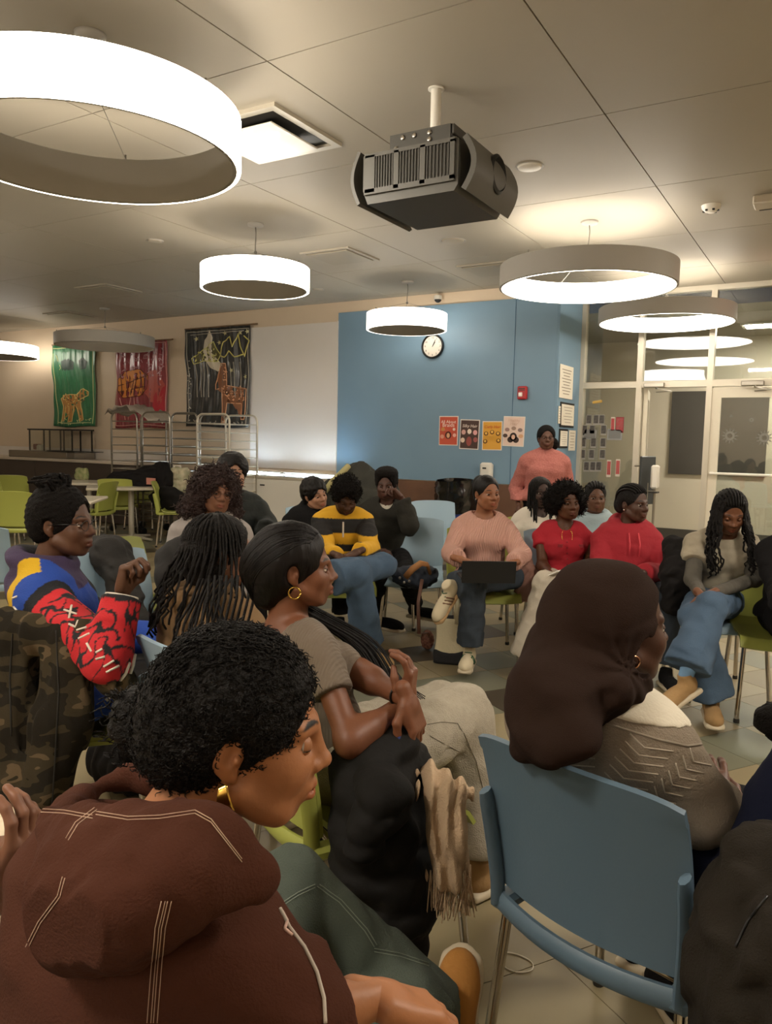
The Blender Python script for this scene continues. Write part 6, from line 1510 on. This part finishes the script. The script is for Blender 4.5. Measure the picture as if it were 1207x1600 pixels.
for k in range(9):
    y = 1158+k*13; L_.append([(870+k*1.5+5, y-6), (890+k*1.5, y+12), (930, y+14)])
for k in range(9):
    x = 985-k*8; y = 1160+k*12; L_.append([(x, y-14), (x+22, y+8), (x+68, y+14)])
for k in range(6):
    x = 1078-k*11; y = 1170+k*12; L_.append([(x, y-2), (x+6, y+20), (x+34, y+26)])
marks(bv, L_, .0016, mat('knit_ridge', '#a39887', .9), p.root, 'chevron_rib', 4, 5, .0004)
marks(bv, [[(945, 1130), (985, 1142), (1030, 1156), (1075, 1166), (1100, 1162), (1114, 1152)]], .0025, mat('yoke_edge', '#857a6a', .9), p.root, 'yoke_seam', 4)
p.hoop('R', .0125, mat('rose_gold', '#d09a78', .2, metal=1.), .0022, drop=.005)
p.pants(BLKC, h=.011)
for sd in 'RL': add_shoe(p.root, p.legs[sd][2], p.F, [0, 0, 1], BLKC, RUB)
c17 = chair(R0*.595+D0*1.635, 133, M_slate, 'slate blue chair in the right foreground seen from behind under the woman in the hijab')
# black trousers pile / bag beside her is her dark skirt over the seat edge
# ------------------------------------------------------------ girl in the brown hoodie
p = Person('young woman with a curly bun in a brown zip hoodie, nearest the camera', (378, 1132, .95), 150, ha=97, pitch=10, lean=.12, neckh=.055, skin='#a06a45', hres=.0024, nw=1.0, bw=1.0, neckf=.0, sh=.138, side=-.0)
p1 = p; p.lidc = -.25; p.lip = (.88, .66, .6)
p.leg('L', at(452, 1395, 1.55), at(690, 1610, 1.52)); p.leg('R', at(640, 1590, 1.45), at(700, 1760, 1.5))
p.arms('R', at(585, 1560, .93), elbow=at(430, 1600, .85)); p.arms('L', p.loc(-.02, .4, .62), elbow=p.sh['L']-_u0*.26+p.F*.1+p.R*.02)
p.skin_body(low=.5, bare=('R',), hands=('R',), curls=(.45, .4), handdir={'R': R0*.8-_u0*.35+D0*.25}, palms={'R': -_u0-D0*.2}, arm_from=.6)
Q = S(); p.cap(Q, .010); Q.ell(p.hp(0, -.075, -.01), (.06, .05, .07), p.M, .03)
Q.disp = waves(4, .016, .0013, n=8); Q.ell(p.hp(0, .13, -.022), np.array((.072, .09, .1)), p.M, .008, 's'); Q.ell(p.hp(0, .07, -.09), np.array((.1, .085, .078)), p.M, .008, 's')
for sx in (-1, 1): Q.ell(p.hp(sx*.09, -.004, -.022), (.028, .02, .036), p.M, .006, 's')
Q.plane(p.hp(0, -.05, -.085), p.M@np.array([0, .45, -1.]))
HC1 = mat('hair_near', '#120e0c', .55, bump=(120, 1.), fine=(260, .8), spec=.2); p.ho = part('hair', Q, .003, HC1, p.root); p.fuzz(p.ho, 2600, .007, .0007, HC1, 8, .003, 6., 'hair_wisps')
Q = S().ell(at(222, 1125, 1.02), (.042, .042, .046), k=.01).chain([p.hp(0, -.1, -.03), at(240, 1130, 1.0)], [.03, .025], .02); Q.disp = waves(5, .02, .004, n=8); part('hair_bun', Q, .003, HC1, p.root)
mb = MB(); rg = random.Random(3); o_ = np.array(p.root.location)
for i in range(90):
    a = rg.uniform(0, 6.28); u = rg.uniform(-1, 1); s_ = math.sqrt(1-u*u); d_ = np.array([s_*math.cos(a), s_*math.sin(a), u]); b0 = at(222, 1125, 1.02)+d_*.04; P = [b0]
    for k in range(5): P.append(P[-1]+(d_*.004+np.array([math.sin(a+k*1.6), math.cos(a+k*1.6), math.sin(k+u*3)])*.006))
    mb.tube([tuple(q-o_) for q in P], .0009, 4)
for i in range(240):   # fine curls over the crown
    u = rg.uniform(-.95, .95); q0 = rg.uniform(.0, .85); P = []; ph = rg.uniform(0, 6)
    for k in range(8):
        q = q0+k*.025; a = math.pi*(.23+q*.86); x = u*.07; zc = math.sqrt(max(0, 1-(x/.088)**2)); w_ = 1.006+.012*math.sin(ph+k*1.9)
        P.append(p.hp(x+.003*math.sin(ph+k*1.3), -.016+.1035*w_*math.cos(a)*zc, .03+.094*w_*math.sin(a)*zc)-o_)
    mb.tube([tuple(v) for v in P], .0011, 4)
obj('loose_curls', mb, HC1, p.root, True)
mb = MB()
for k in range(7): mb.ball(tuple(at(226+3.6*math.sin(k*.6)+k*1.2, 1092+k*7, .955)-o_), .0042, 8)
mb.tube([tuple(at(224, 1090, .96)-o_), tuple(at(222, 1110, .95)-o_), tuple(at(236, 1140, .955)-o_)], .003, 6); obj('hair_clip', mb, mat('clip_pearl', '#c9b9a6', .3), p.root, True)
mb = MB().grid(lambda u, v: tuple(p.hp(.082+.006*math.sin(math.pi*v), -.012+.022*u*(.35+.65*v), -.045-.028*v+.006*u)-o_), 6, 8, .004); obj('earring', mb, GOLD, p.root, True)
HB = mat('hoodie_brown', '#4a2c21', .95, bump=(22, .35), fine=(300, .3), noise=(6, .35, '#3c241b'), spec=.1)
nk = p.neck
def hoodP1():
    q = S(); nu = unit(_u0-.25*FW)
    q.chain([at(92, 1296, .90), at(130, 1308, .85), at(200, 1312, .82), at(290, 1302, .80), at(340, 1312, .80), at(392, 1368, .80)], [.02, .024, .024, .024, .024, .03], .025)
    q.chain([at(122, 1355, .86), at(150, 1375, .81), at(230, 1375, .79), at(310, 1350, .79)], [.045, .05, .05, .04], .04)
    q.chain([at(112, 1400, .86), at(140, 1430, .81), at(200, 1415, .78), at(290, 1375, .78)], [.04, .045, .045, .035], .04)
    q.chain([at(104, 1272, .95), at(130, 1236, 1.03), at(195, 1212, 1.07), at(268, 1236, 1.05)], [.02, .014, .014, .018], .02)
    q.chain([at(92, 1290, .92), at(110, 1262, 1.0)], [.022, .018], .02)
    wa, wb = waves(43, .12, .006, n=6), waves(44, .05, .0028, dirs=(1, 1, .5), n=5); q.disp = lambda P: wa(P)+wb(P); return q
w5 = waves(41, .16, .007, n=6)
p.shirt(HB, g=.024, up=1.42, h=.0045, name='hoodie', sg=.03, sr=(.048, .052, .05, .05), fold=.008, hem=-.1, neck=(-.03, .1, .095, -.01))
part('hoodie_hood', hoodP1(), .0045, HB, p.root)
bv = bvh_of([o for o in bpy.data.objects if o.parent == p.root and o.name.startswith('hoodie')])
def dbl(l, d=(0, 5)): return [l, [(x+d[0], y+d[1]) for x, y in l]]
TH = mat('stitch_pale', '#b99c86', .9)
marks(bv, dbl([(64, 1264), (100, 1266), (145, 1274)])+dbl([(150, 1268), (200, 1276), (250, 1274), (305, 1266), (330, 1280), (378, 1342)])+dbl([(148, 1262), (118, 1285), (103, 1310)], (4, 3))+dbl([(262, 1408), (252, 1450), (246, 1520), (240, 1598)], (6, 0))+dbl([(258, 1408), (248, 1450), (242, 1520), (236, 1598)], (-6, 0))+dbl([(98, 1370), (90, 1400), (60, 1440), (40, 1480)], (4, 2)), .0005, TH, p.root, 'stitching', 3, 4, .0004)
marks(bv, [[(437, 1420), (452, 1450), (475, 1480), (495, 1520), (506, 1560), (508, 1598)]], .0022, mat('zip_cord', '#b5aa9c', .5), p.root, 'zipper', 4, 6, .001)
marks(bv, [[(440, 1425), (448, 1440), (444, 1452), (456, 1462)]], .002, mat('zip_print', '#c9a596', .6), p.root, 'zipper_print', 3)
obj('necklace', MB().tube([tuple(p.neck+p.sR*(.066*math.cos(a))+p.sF*(.06*math.sin(a)+.005)+p.up*(.012-.02*math.sin(a))-o_) for a in np.linspace(0, 6.2832, 40)], .002, 6), GOLD, p.root, True)
p.pants(DENIMG, g=.02, flare=.012, h=.007, thigh=.085, kn=.066, fold=.005, seed=31, cut=.02)
bv = bvh_of([o for o in bpy.data.objects if o.parent == p.root and o.name.startswith('trousers')])
marks(bv, dbl([(440, 1412), (465, 1395), (492, 1382)])+dbl([(495, 1385), (530, 1410), (570, 1455), (585, 1480)], (4, -3))+dbl([(585, 1482), (625, 1490), (670, 1505)]), .0009, mat('stitch_grey', '#7e877a', .9), p.root, 'stitching', 4, 4)
add_shoe(p.root, at(700, 1690, 1.52), _u0*.75+D0*.45+R0*.1, -R0*.15-D0*.6+_u0*.5, mat('suede_honey', '#a5702f', .85, bump=(80, .2)), RUB, None, 1.05); add_shoe(p.root, p.legs['R'][2], p.F, [0, 0, 1], TAN, RUB)
p.chair(M_sky, 'sky blue chair under the young woman in the brown hoodie', .0)
# ------------------------------------------------------------ floral dress at the left bottom edge
p = Person('person in a cream dress with small red flowers cut by the left bottom edge', (-190, 1130, 1.25), 120, ha=110, lean=.02, skin='#7d5540', hres=.006, bw=1.0)
FLO = mat('floral_dress', '#d6c8ae', .85, bump=(40, .3)); Nn, Ll = FLO.node_tree.nodes, FLO.node_tree.links
tc_ = Nn.new('ShaderNodeTexCoord'); vo = Nn.new('ShaderNodeTexVoronoi'); vo.inputs['Scale'].default_value = 38; cr_ = Nn.new('ShaderNodeValToRGB'); cr_.color_ramp.interpolation = 'CONSTANT'
cr_.color_ramp.elements[0].color = (*lin('#8f2f2a'), 1); cr_.color_ramp.elements[1].position = .24; cr_.color_ramp.elements[1].color = (*lin('#d6c8ae'), 1); e_ = cr_.color_ramp.elements.new(.19); e_.color = (*lin('#4b4a32'), 1)
Ll.new(tc_.outputs['Object'], vo.inputs[0]); Ll.new(vo.outputs['Distance'], cr_.inputs[0]); Ll.new(cr_.outputs[0], Nn['Principled BSDF'].inputs['Base Color'])
p.arms('R', at(2, 1385, 1.12), elbow=at(-110, 1440, 1.08)); p.arms('L', at(-10, 1330, 1.3)); p.leg('R', at(20, 1440, 1.35), at(60, 1700, 1.35)); p.leg('L', at(10, 1350, 1.6), at(30, 1600, 1.6))
p.skin_body(low=.6, bare=('R',), hands=('R', 'L'), curls=(.55, .5), handdir={'R': _u0*.9+R0*.45, 'L': R0}, palms={'R': -R0*.8+_u0*.4+D0*.3, 'L': -_u0}); hairA(p, .008, HAIR_M)
p.shirt(FLO, g=.03, up=1.75, h=.007, name='dress', sg=.03); p.pants(FLO, g=.04, h=.008, name='skirt', flare=.05, cut=.15, fold=.008)
obj('beaded_bracelet', MB().tube([tuple(at(2, 1385, 1.12)-unit(p.arm['R'][2]-p.arm['R'][1])*.02+(unit(np.cross(p.arm['R'][2]-p.arm['R'][1], _u0))*math.cos(a)+unit(np.cross(p.arm['R'][2]-p.arm['R'][1], np.cross(p.arm['R'][2]-p.arm['R'][1], _u0)))*math.sin(a))*.03-np.array(p.root.location)) for a in np.linspace(0, 6.2832, 28)], .003, 6), GOLD, p.root, True)
for sd in 'RL': add_shoe(p.root, p.legs[sd][2], p.F, [0, 0, 1], BLKC, RUB)
p.chair(M_lime, 'lime chair under the person in the floral dress')
# ------------------------------------------------------------ navy person at the right edge
p = Person('person in a navy sweatshirt cut by the right edge beside the hijab', (1345, 1050, 1.5), 185, ha=185, lean=.12, skin='#5a3a2b', hres=.006, bw=1.05, fem=False)
p.arms('L', p.loc(-.2, .28, .68)); p.arms('R', p.loc(.1, .3, .66)); p.sit(.14)
p.skin_body(low=.7, bare=(), hands=('L',)); Q = S(); p.cap(Q, .02); Q.chain([p.hp(-.03, -.06, -.02), p.hp(-.10, -.05, -.12), at(1205, 1125, 1.42)], [.08, .05, .03], .03); Q.disp = waves(5, .03, .004); p.face_cut(Q, .07); part('hair', Q, .006, HAIR_CURL, p.root)
p.shirt(mat('sweat_navy', '#191c2c', .95, bump=(30, .3), spec=.1), g=.04, up=1.9, h=.008, name='sweatshirt', sg=.036, fold=.006); p.pants(BLKC, h=.011)
for sd in 'RL': add_shoe(p.root, p.legs[sd][2], p.F, [0, 0, 1], BLKC, RUB)
c18 = p.chair(M_slate, 'blue chair under the person in navy, hidden by the black coat')
t = thing('wool_coat', 'dark grey wool coat heaped over the chair back at the lower right corner', 'coat', tuple(at(1150, 1450, 1.3)*[1, 1, 0]))
Q = S().chain([at(1180, 1395, 1.25), at(1280, 1375, 1.3)], [.075, .08], .05).chain([at(1192, 1400, 1.22), at(1175, 1510, 1.2), at(1170, 1600, 1.2), at(1190, 1800, 1.25)], [.075, .09, .08, .07], .05).chain([at(1150, 1440, 1.28), at(1124, 1480, 1.22), at(1126, 1550, 1.2), at(1150, 1590, 1.18)], [.035, .042, .045, .05], .03).chain([at(1255, 1385, 1.2), at(1245, 1520, 1.15), at(1220, 1700, 1.15)], [.09, .1, .1], .05)
Q.disp = waves(51, .11, .016, n=6); part('coat_body', Q, .006, mat('coat_wool', '#2a2621', .95, spec=.1, bump=(60, .3), fine=(300, .4)), t)
bv = bvh_of([o for o in bpy.data.objects if o.parent == t]); marks(bv, [[(1200, 1400), (1170, 1440), (1150, 1480)]], .002, M_black, t, 'seam')
# ============================================================ bags and coats
def on_z(px, py, z): return at(px, py, z)
def soft(name, label, cat, root_at, shp, h, mt, pn='bag_body', disp=None):
    t = thing(name, label, cat, (root_at[0], root_at[1], 0)); 
    if disp: shp.disp = disp
    part(pn, shp, h, mt, t); return t
tz = 10.75; B_ = lambda px, py, z=tz: at(px, py, z)
t = soft('duffel_bag', 'long black duffel bag lying on the pale table in front of the racks', 'bag', B_(205, 752), S().chain([B_(182, 752), B_(228, 750)], [.13, .15], .05).chain([B_(228, 748), B_(245, 742)], [.16, .15], .05), .015, M_bag, disp=waves(2, .12, .02))
obj('strap', MB().tube([tuple(B_(180, 745)-np.array(t.location)), tuple(B_(172, 750, tz-.1)-np.array(t.location)), tuple(B_(172, 758, tz-.15)-np.array(t.location)), tuple(B_(182, 760, tz-.15)-np.array(t.location))], .02, 8), M_bag, t, True)
t = soft('backpack', 'black backpack with a pink label on the table in front of the racks', 'bag', B_(250, 745), S().ell(B_(252, 747), (.2, .15, .2), k=.03).ell(B_(252, 735), (.12, .12, .12), k=.05), .015, M_bag, disp=waves(3, .12, .02))
obj('label_patch', MB().box(tuple(B_(236, 752, tz-.2)-np.array(t.location)), (.17, .012, .09), None), mat('patch_pink', '#c98878', .8), t)
t = soft('tote_bag', 'cream tote bag with green print standing behind the black backpack', 'bag', B_(278, 742), S().box(B_(281, 750), (.14, .08, .17), None, .04), .014, mat('tote_cream', '#c9bfa2', .9, noise=(9, .6, '#56734d')), disp=waves(4, .1, .012))
obj('handle', MB().tube([tuple(B_(272, 738)-np.array(t.location)), tuple(B_(272, 728)-np.array(t.location)), tuple(B_(282, 728)-np.array(t.location)), tuple(B_(284, 738)-np.array(t.location))], .015, 6), WHT, t, True)
t = soft('hanging_coat', 'black coat hanging over a chair below the bag table', 'coat', B_(262, 785, 10.4), S().ell(B_(262, 780, 10.4), (.32, .12, .18), k=.03), .02, M_bag, 'coat_body', waves(5, .15, .02))
t = soft('cushion', 'small cream cushion with green print propped on the farthest table', 'cushion', B_(128, 740, 12), S().box(B_(128, 741, 12), (.13, .05, .1), None, .04), .015, mat('cushion_print', '#bdb98a', .9, noise=(14, .8, '#6f8a4a')), 'cushion_body', waves(6, .1, .01))
# coats on the round table
Bz = lambda px, py, z=7.6: at(px, py, z)
t = soft('coat_pile', 'pile of dark green coats with pale trim in front of the blue wall', 'coat', Bz(565, 770), S().chain([Bz(515, 775), Bz(560, 752), Bz(600, 770)], [.14, .16, .15], .08).ell(Bz(555, 790), (.35, .2, .3), k=.08), .02, mat('coat_green', '#2b2b24', .8, bump=(20, .4)), 'coat_body', waves(7, .18, .03))
obj('trim', MB().tube([tuple(Bz(508, 768, 7.45)-np.array(t.location)), tuple(Bz(520, 752, 7.45)-np.array(t.location)), tuple(Bz(535, 738, 7.45)-np.array(t.location)), tuple(Bz(545, 728, 7.5)-np.array(t.location))], .03, 8), mat('trim_yellow', '#a8a070', .8), t, True)
ch(560, 830, 0, M_sky, 'sky blue chair carrying the pile of dark green coats')
# denim bag on the empty chair
Bz = lambda px, py, z=5.2: at(px, py, z)
t = soft('shoulder_bag', 'dark denim bag with a tan padded strap on the empty blue chair', 'bag', Bz(650, 898), S().chain([Bz(625, 898), Bz(655, 900), Bz(672, 898)], [.05, .075, .06], .04).ell(Bz(645, 903), (.14, .1, .06), k=.04), .008, mat('bag_denim', '#232b38', .8, bump=(40, .5)), disp=waves(8, .07, .01))
obj('strap', MB().tube([tuple(Bz(634, 902, 5.05)-np.array(t.location)), tuple(Bz(645, 889, 5.02)-np.array(t.location)), tuple(Bz(658, 880, 5.02)-np.array(t.location)), tuple(Bz(668, 882, 5.05)-np.array(t.location)), tuple(Bz(672, 895, 5.1)-np.array(t.location))], [(.022, .012)]*5, 8, flat=(0, 0, 1)), mat('strap_tan', '#9a6a3c', .7), t, True)
for k, (x, y) in enumerate(((625, 903), (632, 910), (640, 908))): obj('stud', MB().ball(tuple(Bz(x, y, 5.08)-np.array(t.location)), .01, 8), M_steel, t, True)
# canvas tote on the floor
c = hit(700, 1037, h=0); t = thing('canvas_tote', 'cream canvas tote bag with black base and straps standing on the floor', 'bag', (c[0], c[1]+.04, 0), facing(-12))
CAN = mat('canvas', '#cfc4a4', .9, bump=(60, .3), fine=(300, .3)); CBK = mat('canvas_black', '#1d1d20', .85)
def totef(u, v, r=1.): 
    a = 6.2832*u; e_ = lambda q: math.copysign(abs(q)**.45, q); w_ = .105-.012*v; return (w_*e_(math.cos(a))*r+.004*math.sin(9*v), .06*e_(math.sin(a))*r*(1-.3*v), .02+.28*v)
obj('bag_body', MB().grid(totef, 40, 12, .004), CAN, t, True)
obj('bag_base', MB().grid(lambda u, v: tuple(np.array(totef(u, v*.2+(.06*v*abs(math.sin(12.566*u))), 1.05))-np.array([0, 0, .018*(1-v)])), 60, 4, .004), CBK, t, True)
obj('bottom', MB().disc((0, 0, .005), .1, 24, rx=.06), CBK, t); obj('lining', MB().disc((0, 0, .29), .085, 20, rx=.045).ball((0, 0, .285), (.08, .04, .03), 12), CBK, t, True)
for x in (.04, .075): obj('side_strip', MB().box((x-.005, -.066, .15), (.014, .003, .28)), CBK, t)
obj('handle', MB().tube([(.045, -.07, .05), (.045, -.066, .29), (.055, -.075, .315), (.085, -.085, .3), (.105, -.085, .22), (.1, -.08, .06)], [(.013, .003)]*6, 8, flat=(1, 0, 0)), CAN, t, True)
obj('handle', MB().tube([(-.04, .05, .27), (-.045, .05, .4), (-.04, .04, .47), (-.03, .03, .42), (-.03, .03, .28)], [(.013, .003)]*5, 8, flat=(1, 0, 0)), CAN, t, True)
# brown purse with long strap
c = hit(668, 1015, h=0); t = thing('small_purse', 'small patterned brown purse on the floor with a strap rising to the empty chair', 'purse', (c[0], c[1], 0))
Q = S().ell(c+np.array([0, 0, .07]), (.05, .035, .07), k=.02); Q.disp = waves(9, .03, .003); part('purse_body', Q, .006, mat('purse_brown', '#5b3028', .6, noise=(60, .8, '#a07058')), t)
o_ = np.array(t.location); obj('strap', MB().tube([tuple(c+[0, 0, .12]-o_), tuple(at(655, 990, 4.95)-o_), tuple(at(654, 940, 5.0)-o_), tuple(at(660, 905, 5.05)-o_)], [(.012, .003)]*4, 8, flat=tuple(R0)), mat('strap_brown', '#5a3a2c', .6), t, True)
# black coat between red hoodie and curls
t = soft('black_coat', 'black coat hanging on the chair between the red hoodie and the woman with curls', 'coat', at(1058, 900, 4.5), S().chain([at(1055, 855, 4.6), at(1060, 900, 4.5), at(1050, 945, 4.5)], [.07, .1, .06], .04), .009, M_bag, 'coat_body', waves(10, .09, .012))
# blanket-like pink coat right of the laptop woman
t = soft('mauve_coat', 'dusty pink coat hanging beside the woman with the laptop', 'coat', at(820, 890, 5.15), S().chain([at(820, 870, 5.2), at(826, 905, 5.1), at(815, 930, 5.1)], [.05, .07, .05], .03), .009, mat('coat_mauve', '#9a7468', .9, bump=(40, .4)), 'coat_body', waves(11, .07, .01))
# black jacket over the blue chair by the man in the varsity jacket
t = soft('black_jacket', 'black jacket thrown over the blue chair beside the man in the varsity jacket', 'jacket', at(180, 900, 3.9), S().chain([at(145, 862, 4.1), at(172, 868, 4.0), at(190, 900, 3.9), at(180, 925, 3.85)], [.09, .1, .07, .04], .04).chain([at(190, 880, 4.0), at(205, 935, 3.85), at(225, 965, 3.8), at(240, 968, 3.8)], [.06, .05, .03, .02], .03), .009, mat('jacket_black', '#1a1817', .8, bump=(25, .4)), 'jacket_body', waves(12, .1, .01))
t = soft('dark_coat', 'black coat over a chair back behind the woman in the tan jacket', 'coat', at(262, 880, 3.0), S().chain([at(300, 850, 3.0), at(272, 872, 2.95), at(262, 905, 2.9), at(262, 935, 2.9)], [.05, .06, .045, .04], .03), .008, mat('jacket_black', '#1a1817'), 'coat_body', waves(13, .1, .008))
t = soft('dark_bag', 'black bag on the floor behind the bun of the young woman in brown', 'bag', at(200, 1185, 2.2), S().ell(hit(205, 1190, h=.12), (.2, .14, .12), k=.03), .01, M_bag, 'bag_body', waves(14, .1, .012))
# elastic ring on the floor
c = hit(806, 1505, h=0); tag(obj('hair_elastic', MB().tube([(.05*math.cos(a), .036*math.sin(a)*(1+.05*math.sin(3*a)), .0025) for a in np.linspace(0, 6.2832, 41)], .0018, 6), mat('elastic_white', '#e2d9c6', .5), None, True, loc=tuple(c)), 'thin white elastic ring lying on the floor beside the near blue chair', 'elastic ring')
# things by the glass doors
def wp(px, py, Y=YG): return hit(px, py, Y=Y)
c = wp(1012, 765, YG-.35); t = thing('wall_tablet', 'dark panel on a bracket beside the open glass door', 'screen', (c[0], c[1]-.05, 0))
obj('panel', MB().box((0, 0, 1.03), (.035, .28, .58), rotM('Z', math.radians(-24)), bev=.01), mat('panel_slate', '#3f4244', .4), t, 'auto'); obj('bracket', MB().tube([(-.16, .04, 1.2), (0, 0, 1.2)], .012, 8).tube([(0, 0, .9), (.1, 0, .9)], .008, 6), M_steel, t); obj('stand_pole', MB().tube([(0, 0, 0), (0, 0, 1.0)], .02, 10).lathe([(0, 0), (.09, 0), (.085, .02), (.02, .03)], 20), M_steel, t, 'auto')
t2 = thing('sanitizer_dispenser', 'white sanitizer dispenser beside the dark panel near the open door', 'dispenser', (c[0]+.12, c[1]-.18, 0)); obj('dispenser_body', MB().box((0, 0, 1.08), (.09, .1, .28), bev=.02), M_white, t2, 'auto'); obj('drip_tray', MB().box((0, -.03, .9), (.1, .12, .015)), M_dark, t2); obj('stand_pole', MB().tube([(0, .0, 0), (0, 0, .95)], .014, 8).lathe([(0, 0), (.06, 0), (.06, .015), (.014, .02)], 20), M_steel, t2, 'auto')
# sheets taped on the narrow glass panel
M_photo = mat('photo_dark', '#3c3a3a', .6); M_pb = mat('photo_border', '#c8c6c0', .7)
def sheet(px, py, wd, hg, label, cb, cf, ang=0., grp=None, inner=True):
    c = wp(px, py, YG+.02); t = thing('taped_photo', label, 'picture', (c[0], YG+.016, c[2]), 0, grp)
    R_ = rotM('Y', ang); obj('sheet', MB().box((0, 0, 0), (wd, .003, hg), R_), mat('sheet'+cb, cb, .7), t)
    if inner: obj('picture_field', MB().box((0, -.0025, .006), (wd*.8, .002, hg*.78), R_), mat('sheet'+cf, cf, .7, noise=(30, .5, '#7a736c')), t)
G_ = 'taped photos on the narrow glass panel'
ORD = ['first', 'second', 'third', 'fourth']; ROW = ['top', 'second', 'third', 'fourth', 'bottom']
for row, y, xs_ in ((0, 656, (921, 932, 941)), (1, 672, (914, 926, 944)), (2, 692, (912, 928, 943)), (3, 710, (911, 925, 942)), (4, 729, (917, 927, 936))):
    for k, x in enumerate(xs_):
        sheet(x, y, .075, .13, 'small dark photo on the glass panel, %s of the %s row' % (ORD[k], ROW[row]), '#9d9a94', '#3a3838', 0, G_)
sheet(922, 679, .18, .13, 'grey sun-printed sheet taped at the left of the glass panel', '#8f9090', '#77797a', .06); sheet(961, 679, .19, .14, 'grey sun-printed sheet taped at the right of the glass panel', '#8f9090', '#77797a', .0)
sheet(958, 664, .05, .2, 'upper red and white leaflet on the glass panel', '#d8cfc4', '#b03038'); sheet(969, 664, .1, .2, 'wide red leaflet on the glass panel', '#8a3238', '#a8343c')
sheet(952, 732, .055, .22, 'lower left red and white leaflet on the glass panel', '#cfc6ba', '#c24a4a'); sheet(966, 731, .055, .22, 'lower right red and white leaflet on the glass panel', '#cfc6ba', '#c24a4a')
sheet(934, 628, .12, .03, 'small yellow sign sticker on the glass panel', '#c9a040', '#d8b050', -.15)
# sun stickers on the closed door
for px, py, r, l in ((1141, 681, .1, 'large sun sticker on the left of the door glass'), (1195, 684, .1, 'large sun sticker at the right of the door glass'), (1175, 656, .035, 'small pale sticker above the sun stickers'), (1143, 650, .02, 'tiny round sticker on the upper door glass')):
    c = wp(px, py, YG); t = thing('sun_sticker', l, 'sticker', (c[0], YG+.004, c[2])); m_ = mat('sticker_frost', '#7d7b74', .8)
    obj('sun_disc', MB().lathe([(r*.28, 0), (r*.55, 0)], 20, rotM('X', math.pi/2)), m_, t); mb = MB()
    for k in range(12):
        a = k*math.pi/6; mb.add([(r*.6*math.cos(a-.16), 0, r*.6*math.sin(a-.16)), (r*.6*math.cos(a+.16), 0, r*.6*math.sin(a+.16)), (r*math.cos(a), 0, r*math.sin(a))], [(0, 1, 2)])
    obj('sun_rays', mb, m_, t)
print('BUILD TIME', round(time.time()-T0, 1))
